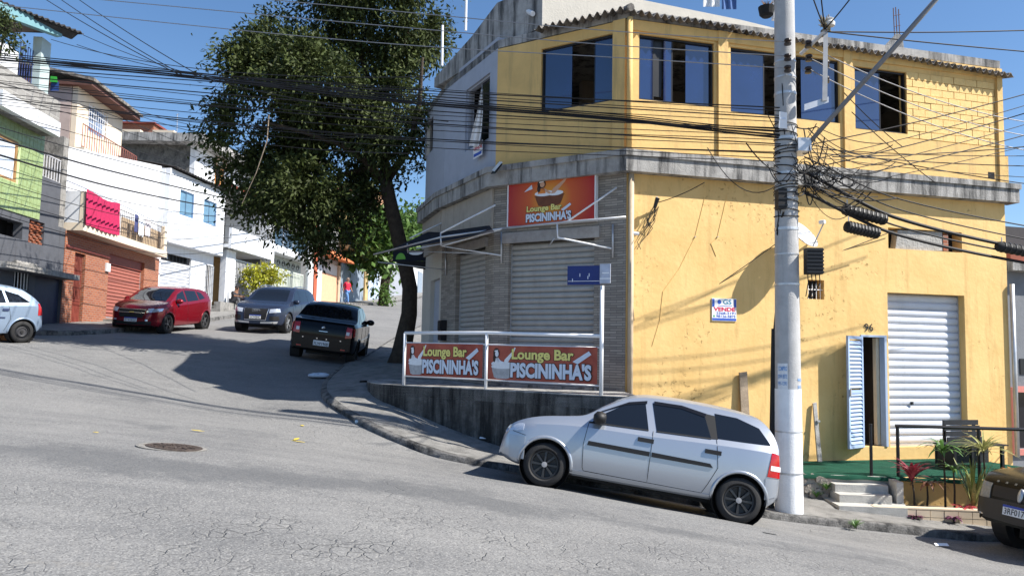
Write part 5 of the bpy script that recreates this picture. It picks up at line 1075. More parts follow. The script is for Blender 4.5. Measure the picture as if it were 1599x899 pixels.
bars(G_, L2, G0 + .6, G1, zga + 1.28, zga + 1.9, .0, 14, M['black'], .02, (0, 1))

# ---- ochre house with blue-grey gate, then paler fronts further up
I0, I1 = G1 + .03, U(L2, 574, 430); I_ = house('ochre_house', L2, I0, 'ochre plastered house with balcony rail over a tall blue-grey gate'); zi = H(*L2.pt(I0, 0, 0)[:2]); zia = Z(L2, 555, 402)
och = mat('ochre_plaster', (.52, .37, .18), .9, .15, 3, .4, dirt=(.32, .22, .12, .55, .6)); part('wall', och, I_, lambda b: b.pbox(L2, I0, I1, GZL, zia + 3.4, -8, -.25)); gb = mat('blue_grey_gate', (.24, .29, .35), .6, .15, 4)
for i in range(6): a = I0 + .2 + (I1 - I0 - 1.2) * i / 6; part('gate_leaf', gb, I_, lambda b: b.pbox(L2, a, a + (I1 - I0 - 1.2) / 6 - .04, zi, zia - .4, -.1, -.02))
part('gate_head', M['dark'], I_, lambda b: b.pbox(L2, I0 + .2, I1 - 1, zia - .38, zia, -.2, -.1)); part('pier', och, I_, lambda b: b.pbox(L2, I1 - .95, I1 - .1, GZL, zia + .2, -.24, .1)); part('balcony', och, I_, lambda b: b.pbox(L2, I0, I1, zia + .22, zia + .5, -.24, .6)); bars(I_, L2, I0 + .1, I1 - .1, zia + .5, zia + 1.4, .5, 20, M['black'], .02)
J0, J1 = I1 + .05, U(L2, 607, 430); J_ = house('blue_white_gate_house', L2, J0, 'pale wall with white and blue sheet gates behind the young tree'); zj = H(*L2.pt(J0, 0, 0)[:2])
part('wall', mat('pale_blue_wall', (.55, .60, .70), .8, .08, 2), J_, lambda b: b.pbox(L2, J0, J1, GZL, zj + 4.6, -8, 0))
for i in range(4): a = J0 + .1 + (J1 - J0) * .24 * i; part('sheet_panel', wht if i in (2, 3) else mat('sky_sheet', (.40, .48, .62), .6, .1, 3), J_, lambda b: b.pbox(L2, a, a + (J1 - J0) * .22, zj + .1, zj + 4.0, .003, .08))
K0, K1 = J1 + .05, U(L2, 668, 430); K_ = house('grey_wall_house', L2, K0, 'long light grey wall house at the top of the street'); zk_ = H(*L2.pt(K0, 0, 0)[:2])
part('wall', mat('light_grey_wall', (.46, .47, .46), .85, .08, 2), K_, lambda b: b.pbox(L2, K0, K1 + 6, GZL, zk_ + 4.3, -8, 0)); part('base_band', mat('mid_grey_wall', (.30, .32, .36), .85, .08, 2), K_, lambda b: b.pbox(L2, K0, K0 + (K1 - K0) * .45, GZL, zk_ + 3.0, .003, .06))
for i in range(3): a = K0 + (K1 - K0) * (.55 + .14 * i); part('gate_panel', wht if i != 1 else gb, K_, lambda b: b.pbox(L2, a, a + (K1 - K0) * .12, zk_ + .5, zk_ + 3.8, .003, .08))

# ---- grey rendered house with the arched window, set back and higher
q0, q1 = at(186, 260, 45), at(304, 260, 45); PK = Plane(tuple(q0)[:2], tuple(q1)[:2]); PK2 = Plane(tuple(q1)[:2], (q1.x + .9, q1.y + 10))
S_ = thing('grey_side_house', (q1.x, q1.y, H(q1.x, q1.y)), 'tall white house with raw grey side wall and arched wooden window', 'house')
zk0, zk1 = Z(PK, 250, 330), Z(PK, 250, 226)
part('side_wall', mat('blackened_block', (.12, .115, .105), .95, .4, 3, .9, 20, dirt=(.03, .03, .03, .48, .8)), S_, lambda b: b.pbox(PK, 0, PK.len - .3, zk0 - 4, zk1, -.3, 0)); part('corner_pier', wht, S_, lambda b: b.pbox(PK, PK.len - .3, PK.len, zk0 - 4, zk1, -.3, .004))
aw_ = PK2.rect(335, 258, 350, 296); part('front_wall', wht, S_, lambda b: b.wall(PK2, .0, 9, zk0 - 4, zk1, [aw_], .3)); part('roof_slab', M['slab'], S_, lambda b: b.band([(q0.x, q0.y), (q1.x, q1.y), (q1.x + .9, q1.y + 10)], -6, .9, zk1 + .004, zk1 + .5)); core(S_, PK2, 1, 9, zk0 - 4, zk1, wht, -4, -1.5)
wd = mat('varnished_wood', (.42, .19, .06), .5, .2, 8); window_unit(S_, PK2, aw_, [(0, .22), (.72, 1)], -.08, wd, wd, .08); part('arch', mat('tan_stone', (.45, .34, .24), .9, .1, 5), S_, lambda b: b.tube([PK2.pt((aw_[0] + aw_[1]) / 2 - (aw_[1] - aw_[0]) * .55 * math.cos(t), aw_[3] + .5 * math.sin(t), .03) for t in np.linspace(0, math.pi, 9)], .14, 6)); backing(S_, PK2, aw_, -.6, mat('red_curtain', (.25, .03, .03), .9))
bb_ = thing('brick_rooftop_house', at(215, 205, 62), 'small unplastered brick house with cream parapets far behind the grey roof', 'house')
part('brick_wall', M['brick'], bb_, lambda b: b.box(at(188, 200, 62).x, at(240, 200, 62).x, 62, 68, at(215, 222, 62).z - 6, at(215, 194, 62).z)); part('roof_edge', redb, bb_, lambda b: b.box(at(186, 200, 62).x, at(243, 200, 62).x, 61.8, 68, at(215, 194, 62).z + .01, at(215, 191, 62).z))
for x0, x1 in ((188, 224), (243, 276)): part('parapet', crm, bb_, lambda b: b.box(at(x0, 200, 61).x, at(x1, 200, 61).x, 60.5, 61, at(215, 228, 61).z - 4, at(215, 205, 61).z))
an = thing('roof_antenna', at(277, 210, 60), 'thin television aerial on the cream parapet', 'antenna'); part('mast', M['steel'], an, lambda b: b.tube([at(276, 212, 60), at(277, 178, 60)], .03, 5)); part('crossbar', M['steel'], an, lambda b: b.tube([at(275, 180, 60), at(280, 178, 60)], .025, 5))
# hillside houses glimpsed behind the tree
for i, (x0, x1, y0, y1, Y, m, lb) in enumerate(((520, 570, 300, 340, 80, mat('hill_white', (.62, .60, .57), .9, .1, 1), 'off-white hillside house glimpsed behind the big tree'), (575, 604, 335, 392, 88, mat('hill_tan', (.50, .33, .24), .9, .15, 1), 'tan brick hillside house behind the young tree'), (380, 440, 285, 330, 72, mat('hill_grey', (.42, .41, .40), .9, .1, 1), 'grey hillside house behind the veranda roof'), (560, 590, 300, 345, 98, mat('hill_orange', (.52, .29, .18), .9, .15, 1), 'orange brick hillside house under the tree canopy'))):
    a, b_ = at(x0, y1, Y), at(x1, y0, Y); hh = thing('hillside_house', (a.x, Y, a.z), lb, 'house'); part('wall', m, hh, lambda b: b.box(a.x, b_.x, Y, Y + 6, a.z - 8, b_.z)); part('roof', mat('hill_roof', (.34, .14, .08), .9, .2, 1), hh, lambda b: b.prism([Vector((a.x - .3, Y - .4, b_.z)), Vector((b_.x + .3, Y - .4, b_.z)), Vector(((a.x + b_.x) / 2, Y - .4, b_.z + (b_.x - a.x) * .22))], (0, 6.5, 0)))
    for k in range(2): ux = a.x + (b_.x - a.x) * (.28 + .42 * k); part('window', MATS['dark_glass'], hh, lambda b: b.box(ux - .3, ux + .3, Y - .05, Y - .01, b_.z - 1.9, b_.z - .8))
# ================================================================== cars
def pchip(xk, yk, x):
    xk = np.array(xk, float); yk = np.array(yk, float); o = np.argsort(xk); xk, yk = xk[o], yk[o]
    h = np.diff(xk); d = np.diff(yk) / h; m = np.zeros(len(xk)); m[0], m[-1] = d[0], d[-1]
    for i in range(1, len(xk) - 1):
        if d[i - 1] * d[i] > 0:
            w1, w2 = 2 * h[i] + h[i - 1], h[i] + 2 * h[i - 1]; m[i] = (w1 + w2) / (w1 / d[i - 1] + w2 / d[i])
    x = np.clip(np.asarray(x, float), xk[0], xk[-1]); i = np.clip(np.searchsorted(xk, x) - 1, 0, len(h) - 1); t = (x - xk[i]) / h[i]
    return (2 * t**3 - 3 * t**2 + 1) * yk[i] + (t**3 - 2 * t**2 + t) * h[i] * m[i] + (-2 * t**3 + 3 * t**2) * yk[i + 1] + (t**3 - t**2) * h[i] * m[i + 1]
def carpaint(name, col, metal=.35, rough=.32):
    m = mat(name, col, rough, 0, metal=metal, spec=.35, coat=.5); return m
def _flat(m): b = m.node_tree.nodes['Principled BSDF']; b.inputs['Coat Weight'].default_value = .12; b.inputs['Specular IOR Level'].default_value = .22; return m
GLASS = mat('car_glass', (.008, .010, .014), .04, 0, spec=.7)
TRIM = mat('car_trim', (.010, .010, .011), .55, .1, 30)
CHROME = mat('chrome', (.62, .63, .65), .15, 0, metal=.9); LAMP = mat('headlamp_glass', (.55, .60, .68), .08, .15, 30, spec=.8, metal=.4); TAIL = mat('tail_lamp', (.42, .012, .015), .12, .15, 40, spec=.7)
PLATE = mat('plate_white', (.74, .75, .76), .5, 0); PLATEB = mat('plate_blue', (.02, .06, .36), .5, 0)

class Car:
    def __init__(s, name, label, spec, pos, heading, side='L', cat='car'):
        s.sp = spec; s.stations()
        # stand on the four wheel patches
        hx, hy = math.cos(heading), math.sin(heading); ly = Vector((-hy, hx, 0))
        xf, xr, tr = spec['xf'], spec['xr'], spec['track'] / 2
        def gz(x, y): p = Vector((pos[0], pos[1], 0)) + Vector((hx, hy, 0)) * x + ly * y; return Vector((p.x, p.y, H(p.x, p.y)))
        f, r = (gz(xf, tr) + gz(xf, -tr)) / 2, (gz(xr, tr) + gz(xr, -tr)) / 2; l, q = (gz(xf, tr) + gz(xr, tr)) / 2, (gz(xf, -tr) + gz(xr, -tr)) / 2
        X = (f - r).normalized(); Y = (l - q); Y = (Y - X * Y.dot(X)).normalized(); Zx = X.cross(Y)
        M4 = Matrix((X, Y, Zx)).transposed().to_4x4(); base = f - X * xf; M4.translation = base
        s.root = thing(name, (0, 0, 0), label, cat, matrix=M4); s.body()
    def stations(s):
        sp = s.sp; tx, tz = zip(*sp['top']); o = np.argsort(tx); tx, tz = np.array(tx)[o], np.array(tz)[o]
        # even steps along the profile, so steep ends get enough rings
        fx = np.linspace(tx[0], tx[-1], 900); fz = pchip(tx, tz, fx); sl = np.r_[0, np.cumsum(np.hypot(np.diff(fx), np.diff(fz)))]
        X = np.interp(np.linspace(0, sl[-1], 84), sl, fx); s.X = X
        rings = []
        for x in X: rings.append(s.ring(x))
        n = len(rings[0]); vs = []; fs = []
        for r in rings: vs += r
        for i in range(len(rings) - 1):
            for k in range(n): fs.append((i * n + k, i * n + (k + 1) % n, (i + 1) * n + (k + 1) % n, (i + 1) * n + k))
        fs += [tuple(range(n)), tuple(len(vs) - 1 - k for k in range(n))]
        s.v, s.f = vs, fs; s.bvh = BVHTree.FromPolygons([tuple(p) for p in vs], fs)
    def ring(s, x):
        sp = s.sp; zt = float(pchip(*zip(*sp['top']), x)); W = float(pchip(*zip(*sp['W']), x)); zb = float(pchip(*zip(*sp['bot']), x)); zs = min(float(pchip(*zip(*sp['belt']), x)), zt - .035)
        zb = min(zb, zs - .05); zr = zs + (zt - zs) * .87; wr = max(.25 * W, .962 * W - sp.get('tum', .36) * (zr - zs)); hb = zs - zb
        half = [(.80 * W, zb), (.94 * W, zb + .03), (.985 * W, zb + .16 * hb), (W, zb + .40 * hb), (1.004 * W, zb + .62 * hb), (.998 * W, zb + .86 * hb), (.985 * W, zs - .02), (.962 * W, zs), (wr, zr), (wr - .035 - .05 * wr, zr + (zt - zr) * .55), (.55 * wr, zt - (zt - zr) * .12), (0, zt)]
        pts = [Vector((x, 0, zb))] + [Vector((x, y, z)) for y, z in half] + [Vector((x, -y, z)) for y, z in reversed(half[:-1])]
        return pts
    def hit(s, axis, a, b):
        o, d = {'x+': (Vector((6, a, b)), Vector((-1, 0, 0))), 'x-': (Vector((-6, a, b)), Vector((1, 0, 0))), 'y+': (Vector((a, 4, b)), Vector((0, -1, 0))), 'y-': (Vector((a, -4, b)), Vector((0, 1, 0))), 'z': (Vector((a, b, 5)), Vector((0, 0, -1)))}[axis]
        p, n, i, t = s.bvh.ray_cast(o, d)
        if p is None:
            p, n, i, t = s.bvh.find_nearest(o + d * 4)
        if n.dot(d) > 0: n = -n
        return p, n
    def patch(s, name, m, axis, lo, hi, off=.006, thick=.02, nu=12, nv=5, parent=None):
        """A shell that follows the body: lo and hi are matching polylines in the two free axes."""
        def rs(l): q = np.array(l, float); t = np.linspace(0, 1, len(q)); u = np.linspace(0, 1, nu + 1); return np.c_[np.interp(u, t, q[:, 0]), np.interp(u, t, q[:, 1])]
        A, B = rs(lo), rs(hi); out = []; inn = []
        for j in range(nv + 1):
            for i in range(nu + 1):
                a, b = A[i] * (1 - j / nv) + B[i] * (j / nv); p, n = s.hit(axis, a, b); out.append(p + n * off); inn.append(p - n * thick)
        w = nu + 1; f = [(j * w + i, j * w + i + 1, (j + 1) * w + i + 1, (j + 1) * w + i) for j in range(nv) for i in range(nu)]; k = len(out)
        rim = [i for i in range(w)] + [j * w + nu for j in range(1, nv + 1)] + [nv * w + i for i in range(nu - 1, -1, -1)] + [j * w for j in range(nv - 1, 0, -1)]
        f += [(rim[i], rim[(i + 1) % len(rim)], rim[(i + 1) % len(rim)] + k, rim[i] + k) for i in range(len(rim))]
        me = mesh(name, out + inn, f, True, 50); bm = bmesh.new(); bm.from_mesh(me); bmesh.ops.recalc_face_normals(bm, faces=bm.faces); bm.to_mesh(me); bm.free()
        return link(name, me, m, parent or s.root)
    def seam(s, axis, pts, r=.004, m=None, name='seam'):
        dense = []
        for (a, b), (c, d) in zip(pts, pts[1:]):
            for t in np.linspace(0, 1, 8, endpoint=False): dense.append((a + (c - a) * t, b + (d - b) * t))
        dense.append(pts[-1]); b = MB(); b.tube([s.hit(axis, *q)[0] + s.hit(axis, *q)[1] * .001 for q in dense], r, 5); return b.build(name, m or TRIM, s.root)
    def body(s):
        sp = s.sp; me = mesh('body', s.v, s.f, True); paint = sp['paint']
        o = link('body', me, paint, s.root)
        Rw = sp['Rw'] + sp.get('gap', .055); Wm = max(w for _, w in sp['W'])
        dg = None
        cut = MB()
        for x in (sp['xf'], sp['xr']):
            for sd in (1, -1):
                cut.lathe([(Rw, Wm - .27), (Rw, Wm + .2)], 36, Matrix.Translation((x, 0, sp['Rw'] - .0)) @ Matrix.Rotation(-sd * math.pi / 2, 4, 'X'))
        cme = mesh('cut', cut.v, cut.f); bm = bmesh.new(); bm.from_mesh(cme); bmesh.ops.recalc_face_normals(bm, faces=bm.faces); bm.to_mesh(cme); bm.free()
        bm = bmesh.new(); bm.from_mesh(me); bmesh.ops.recalc_face_normals(bm, faces=bm.faces); bm.to_mesh(me); bm.free()
        co = bpy.data.objects.new('cut', cme); COL.objects.link(co); co.matrix_world = s.root.matrix_world
        md = o.modifiers.new('arches', 'BOOLEAN'); md.operation = 'DIFFERENCE'; md.object = co; md.solver = 'EXACT'
        bpy.context.view_layer.update(); dg = bpy.context.evaluated_depsgraph_get()
        nm = bpy.data.meshes.new_from_object(o.evaluated_get(dg)); o.modifiers.remove(md); o.data = nm; bpy.data.objects.remove(co)
        nm.name = 'body'; nm.polygons.foreach_set('use_smooth', [True] * len(nm.polygons)); nm.set_sharp_from_angle(angle=R(32))
        if not nm.materials: nm.materials.append(paint)
        for x in (sp['xf'], sp['xr']):
            for sd in (1, -1):
                b = MB(); b.lathe([(Rw - .006, Wm - .02), (Rw - .006, Wm - .262), (.02, Wm - .262)], 28, Matrix.Translation((x, 0, sp['Rw'])) @ Matrix.Rotation(-sd * math.pi / 2, 4, 'X'), cap=False); b.build('wheel_well', M['rubber'], s.root)
                if sp.get('lip', 1):
                    pts = []
                    for t in np.linspace(-.25, math.pi + .25, 22):
                        q = (x + (Rw + .012) * math.cos(t), sp['Rw'] + (Rw + .012) * math.sin(t))
                        if q[1] < .2: continue
                        p, n = s.hit('y+' if sd > 0 else 'y-', *q); pts.append(p - n * .006)
                    b = MB(); b.tube(pts, .024, 6); b.build('arch_lip', sp.get('lipm', paint), s.root, smooth=True)
                s.wheel(x, sd)
        b = MB(); b.box(sp['xr'] - .3, sp['xf'] + .3, -.45, .45, .16, .3); b.build('underbody', M['rubber'], s.root)
    def wheel(s, x, sd):
        sp = s.sp; Rw = sp['Rw']; y = sp['track'] / 2 * sd; w = sp.get('tw', .18) / 2; ri = sp.get('rim', .18)
        steer = R(sp.get('steer', 0)) if x > 0 else 0
        Mx = Matrix.Translation((x, y, Rw)) @ Matrix.Rotation(steer, 4, 'Z') @ Matrix.Rotation(-sd * math.pi / 2, 4, 'X')
        b = MB(); b.lathe([(ri, -w), (Rw - .03, -w), (Rw - .008, -w + .02), (Rw, -w + .045), (Rw, w - .045), (Rw - .008, w - .02), (Rw - .035, w), (ri + .02, w + .004), (ri, w - .015), (ri - .006, w - .05)], 40, Mx, cap=False)
        wh = b.build('wheel', M['rubber'], s.root, sharp=40); rm = sp['rimm']
        b = MB(); b.lathe([(ri - .004, -w + .02), (ri - .004, w - .012), (ri - .022, w - .014), (ri - .03, w - .06), (.02, w - .07)], 32, Mx, cap=False); b.build('rim', sp.get('rimback', M['black']), wh, sharp=40)
        n = sp.get('spokes', 5)
        if n:
            for k in range(n):
                a = 2 * math.pi * k / n; Mk = Mx @ Matrix.Rotation(a, 4, 'Z'); sw = sp.get('sw', .022)
                b = MB(); b.hexa([Mk @ Vector(p) for p in ((.03, -sw * .7, w - .06), (ri - .012, -sw, w - .05), (ri - .012, sw, w - .05), (.03, sw * .7, w - .06), (.03, -sw * .5, w - .018), (ri - .014, -sw * .8, w - .022), (ri - .014, sw * .8, w - .022), (.03, sw * .5, w - .018))]); b.build('spoke', rm, wh)
        else:
            b = MB(); b.lathe([(.02, w - .03), (.09, w - .03), (.11, w - .012), (.13, w - .03), (ri - .03, w - .04)], 24, Mx, cap=False); b.build('steel_disc', rm, wh, sharp=40)
        b = MB(); b.lathe([(.035, w - .03), (.035, w - .008), (.005, w - .006)], 14, Mx); b.build('hub_cap', sp.get('hub', CHROME), wh)
    def mirror(s, x, z, m, sides=(1, -1)):
        for sd in sides:
            p, n = s.hit('y+' if sd > 0 else 'y-', x, z); b = MB(); c = p + Vector((.01, sd * .10, .02))
            b.lathe([(.02, -.055), (.062, -.045), (.075, 0), (.07, .03), (.03, .055)], 14, Matrix.Translation(c) @ Matrix.Rotation(math.pi / 2, 4, 'Y') @ Matrix.Diagonal((1.15, 1.6, 1.5, 1))); mo = b.build('mirror', m, s.root, smooth=True)
            b = MB(); b.tube([p - Vector((0, sd * .02, .02)), c], .025, 6); b.build('mirror_arm', TRIM, mo)
    def box_on(s, name, m, axis, a, b_, sa, sb, d, parent=None):
        p, n = s.hit(axis, a, b_); t = Vector((0, 1, 0)) if axis[0] == 'x' else Vector((1, 0, 0)); up = n.cross(t).normalized(); t = up.cross(n).normalized()
        if up.z < 0: up = -up
        b = MB(); b.hexa([p + t * (i * sa) + up * (j * sb) + n * k for k in (-.01, d) for i, j in ((-1, -1), (1, -1), (1, 1), (-1, 1))]); return b.build(name, m, parent or s.root), p, n, t, up
    def plate(s, axis, y, z, txt, blue=True):
        o, p, n, t, up = s.box_on('licence_plate', PLATE, axis, y, z, .20, .065, .014)
        if t.cross(up).dot(n) < 0: t = -t
        if blue: b = MB(); b.hexa([p + t * i + up * j + n * k for k in (.0145, .0165) for i, j in ((-.2, .036), (.2, .036), (.2, .065), (-.2, .065))]); b.build('band', PLATEB, o)
        cu = bpy.data.curves.new('plate_text', 'FONT'); cu.body = txt; cu.offset = .01; cu.resolution_u = 2; to = bpy.data.objects.new('t', cu); COL.objects.link(to); dg = bpy.context.evaluated_depsgraph_get(); me = bpy.data.meshes.new_from_object(to.evaluated_get(dg)); bpy.data.objects.remove(to)
        v = np.array([q.co for q in me.vertices]); lo, hi = v.min(0), v.max(0)
        for i, q in enumerate(v): me.vertices[i].co = p + n * .0165 + t * (-.175 + .35 * (q[0] - lo[0]) / (hi[0] - lo[0])) + up * (-.052 + .08 * (q[1] - lo[1]) / (hi[1] - lo[1]))
        link('characters', me, mat('plate_ink', (.02, .02, .025), .6, 0), o); me.name = 'characters'
    def both(s, fn):
        for ax in ('y+', 'y-'): fn(ax)

def spoke_black(): return dict(spokes=8, sw=.020, rimm=mat('black_alloy', (.020, .020, .022), .35, 0, spec=.6), rim=.185, hub=mat('grey_cap', (.3, .3, .31), .4, 0))
# ---- silver hatchback at the kerb
sv = dict(top=[(-1.70, .40), (-1.695, .60), (-1.66, .90), (-1.615, 1.06), (-1.50, 1.25), (-1.34, 1.355), (-1.1, 1.40), (-.8, 1.42), (-.4, 1.43), (0, 1.415), (.25, 1.365), (.55, 1.185), (.84, .985), (1.0, .95), (1.35, .885), (1.62, .79), (1.76, .69), (1.83, .56), (1.86, .40)],
          W=[(-1.70, .64), (-1.66, .72), (-1.5, .785), (-1.2, .80), (0, .805), (1.1, .80), (1.45, .785), (1.65, .735), (1.78, .65), (1.86, .52)], belt=[(-1.7, .93), (-1.2, .925), (0, .875), (.8, .85), (1.3, .80), (1.7, .70), (1.86, .5)],
          bot=[(-1.7, .34), (-1.55, .24), (-1.2, .22), (1.2, .20), (1.6, .22), (1.86, .30)], xf=1.22, xr=-1.22, Rw=.277, track=1.40, tum=.40, paint=carpaint('silver_paint', (.43, .46, .51), .6, .30), **spoke_black())
c1 = Car('hatchback_car', 'silver five-door hatchback with black wheels parked at the bar kerb', sv, (1.72, 10.58), math.pi - math.atan2(.35, 2.46))
S = c1
def side_windows(c, ws, m=GLASS, frame=True):
    def f(ax):
        for lo, hi in ws: c.patch('side_window', m, ax, lo, hi, .004, .02, 12, 5)
    c.both(f)
side_windows(S, [([(.70, .915), (.40, .92), (-.02, .935)], [(.60, 1.02), (.30, 1.215), (.06, 1.275)]), ([(-.12, .94), (-.45, .955), (-.80, .965)], [(-.03, 1.285), (-.40, 1.285), (-.70, 1.225)]), ([(-.88, .975), (-1.2, .985), (-1.54, 1.00)], [(-.82, 1.285), (-1.10, 1.275), (-1.38, 1.19)])])
S.patch('windscreen', GLASS, 'z', [(.80, -.60), (.80, 0), (.80, .60)], [(.27, -.50), (.29, 0), (.27, .50)], .004, .02, 12, 8); S.patch('rear_window', GLASS, 'x-', [(-.52, 1.0), (0, 1.0), (.52, 1.0)], [(-.44, 1.28), (0, 1.29), (.44, 1.28)], .004, .02)
def f(ax):
    S.patch('pillar_trim', TRIM, ax, [(-.795, .955), (-.885, .965)], [(-.69, 1.265), (-.825, 1.255)], .003, .01, 4, 5); S.patch('window_seal', TRIM, ax, [(.74, .895), (-.02, .922)], [(.74, .913), (-.02, .936)], .007, .01, 10, 1); S.patch('window_seal', TRIM, ax, [(-.12, .926), (-.80, .953)], [(-.12, .941), (-.80, .968)], .007, .01, 10, 1)
    S.patch('weather_shield', mat('smoke_visor', (.012, .012, .015), .15, 0), ax, [(.64, 1.04), (.30, 1.205), (.04, 1.265)], [(.60, 1.07), (.27, 1.245), (.04, 1.30)], .012, .01, 12, 2)
    S.patch('weather_shield', MATS['smoke_visor'], ax, [(-.05, 1.27), (-.40, 1.275), (-.70, 1.215)], [(-.05, 1.31), (-.40, 1.315), (-.72, 1.26)], .012, .01, 12, 2)
    S.patch('side_moulding', TRIM, ax, [(.72, .615), (-.07, .61)], [(.71, .67), (-.07, .667)], .014, .01, 10, 2); S.patch('side_moulding', TRIM, ax, [(-.095, .61), (-.86, .61)], [(-.095, .667), (-.82, .655)], .014, .01, 10, 2)
    for x in (-.0, -.84): S.patch('door_handle', TRIM, ax, [(x + .10, .775), (x - .10, .775)], [(x + .10, .825), (x - .10, .825)], .018, .01, 6, 2)
    S.seam(ax, [(.74, .90), (.77, .62), (.74, .33), (.72, .29)]); S.seam(ax, [(-.08, .93), (-.085, .30)]); S.seam(ax, [(-.87, .96), (-.92, .62), (-.82, .40), (-.76, .29)]); S.seam(ax, [(.72, .29), (-.76, .285)])
    S.seam(ax, [(1.52, .60), (1.70, .63)]); S.patch('bumper_strip', carpaint('silver_lower', (.38, .41, .46), .5, .35), ax, [(1.50, .30), (1.70, .30)], [(1.52, .58), (1.74, .58)], .008, .01, 8, 4)
    S.patch('sill', MATS['silver_lower'], ax, [(.86, .215), (-.86, .225)], [(.86, .285), (-.86, .285)], .008, .01, 10, 2); S.patch('bumper_strip', MATS['silver_lower'], ax, [(-1.52, .34), (-1.66, .40)], [(-1.50, .60), (-1.68, .60)], .008, .01, 8, 4)
    S.patch('headlamp', LAMP, ax, [(1.56, .66), (1.66, .64), (1.76, .62)], [(1.56, .74), (1.64, .735), (1.70, .70)], .008, .02, 8, 4); S.patch('tail_lamp', TAIL, ax, [(-1.52, .62), (-1.68, .62)], [(-1.55, .92), (-1.64, .90)], .010, .02, 6, 6); S.patch('reverse_lamp', PLATE, ax, [(-1.55, .70), (-1.68, .70)], [(-1.55, .76), (-1.67, .76)], .013, .01, 5, 2)
S.both(f); S.mirror(.60, .955, TRIM)
S.patch('headlamp', LAMP, 'x+', [(.40, .60), (.62, .60)], [(.40, .70), (.60, .70)], .008, .02, 8, 4); S.patch('headlamp', LAMP, 'x+', [(-.62, .60), (-.40, .60)], [(-.60, .70), (-.40, .70)], .008, .02, 8, 4); S.patch('grille', TRIM, 'x+', [(-.36, .56), (.36, .56)], [(-.36, .64), (.36, .64)], .006, .02, 8, 3); S.plate('x+', 0, .43, 'CPX4162', False); S.plate('x-', 0, .62, 'CPX4162', False)
S.seam('z', [(.86, -.62), (.86, .62)], .008); S.patch('wiper_cowl', TRIM, 'z', [(.90, -.58), (.90, .58)], [(.82, -.60), (.82, .60)], .004, .01, 10, 2)

# ---- dark green small SUV cut by the frame
ev = dict(top=[(-2.0, .55), (-1.99, .8), (-1.9, 1.15), (-1.75, 1.5), (-1.4, 1.62), (-.6, 1.66), (.1, 1.62), (.45, 1.40), (.85, 1.14), (1.2, 1.09), (1.7, 1.02), (1.92, .93), (2.02, .75), (2.06, .45)], W=[(-2.0, .74), (-1.8, .83), (0, .865), (1.4, .86), (1.75, .81), (1.95, .70), (2.06, .60)], belt=[(-2, 1.05), (0, 1.0), (1, .97), (1.7, .90), (2.06, .7)], bot=[(-2, .42), (-1.5, .34), (1.5, .33), (2.06, .40)], xf=1.25, xr=-1.25, Rw=.33, track=1.5, tum=.30, tw=.22, paint=_flat(carpaint('black_green_paint', (.008, .009, .008), 0, .2)), spokes=5, rimm=M['steel'], rim=.2, sw=.03, lipm=TRIM, steer=12)
hd = R(180 + 13); c2 = Car('compact_suv', 'black compact SUV with plate 3RF0174 parked in front of the planter', ev, (8.53, 10.54), hd, cat='car'); E2 = c2
for k_, v_ in (('Coat Weight', .0), ('Specular IOR Level', .12)): ev['paint'].node_tree.nodes['Principled BSDF'].inputs[k_].default_value = v_
side_windows(E2, [([(.70, 1.03), (-.05, 1.06)], [(.40, 1.36), (-.02, 1.52)]), ([(-.12, 1.06), (-.95, 1.08)], [(-.1, 1.52), (-.9, 1.54)]), ([(-1.05, 1.08), (-1.7, 1.1)], [(-1.0, 1.53), (-1.55, 1.48)])])
E2.patch('windscreen', GLASS, 'z', [(.80, -.66), (.80, 0), (.80, .66)], [(.20, -.55), (.22, 0), (.20, .55)], .004, .02, 12, 8)
E2.patch('grille', TRIM, 'x+', [(-.42, .70), (.42, .70)], [(-.44, .84), (.44, .84)], .012, .02, 10, 4)
for y in (-.42, -.28, -.14, 0, .14, .28, .42): E2.patch('bonnet_stud', mat('dull_stud', (.20, .19, .16), .5, 0, metal=.4), 'x+', [(y - .012, .885), (y + .012, .885)], [(y - .012, .905), (y + .012, .905)], .012, .01, 3, 2)
p, n = E2.hit('x+', 0, .77); b = MB(); b.lathe([(.0, .03), (.06, .028), (.075, .016), (.075, 0)], 20, Matrix.Translation(p) @ n.to_track_quat('Z', 'Y').to_matrix().to_4x4() @ Matrix.Diagonal((.55, 1.25, 1, 1))); b.build('badge', mat('badge_grey', (.45, .46, .48), .3, 0, metal=.6), c2.root, smooth=True)
for sg in (1, -1): E2.patch('headlamp', mat('smoked_lamp', (.22, .23, .22), .1, .2, 30, spec=.8), 'x+', [(sg * .46, .66), (sg * .78, .66)], [(sg * .48, .86), (sg * .74, .88)], .010, .02, 8, 5); E2.patch('fog_lamp', LAMP, 'x+', [(sg * .52, .44), (sg * .64, .44)], [(sg * .52, .50), (sg * .64, .50)], .01, .02, 5, 3)
E2.patch('bumper', mat('satin_black', (.014, .014, .015), .45, .1, 20), 'x+', [(-.72, .42), (0, .40), (.72, .42)], [(-.72, .66), (0, .67), (.72, .66)], .03, .02, 14, 5); E2.mirror(.62, 1.08, TRIM); E2.both(lambda ax: (E2.seam(ax, [(.80, .98), (.85, .4)]), E2.seam(ax, [(-.08, 1.03), (-.08, .4)]), E2.patch('cladding', TRIM, ax, [(.85, .34), (-.85, .34)], [(.85, .5), (-.85, .5)], .012, .01, 8, 3)))
E2.plate('x+', 0, .565, '3RF0174')
# the plate sits on the bumper: lift it clear
for o in c2.root.children:
    if o.name.startswith('licence_plate'): o.location.x += .034

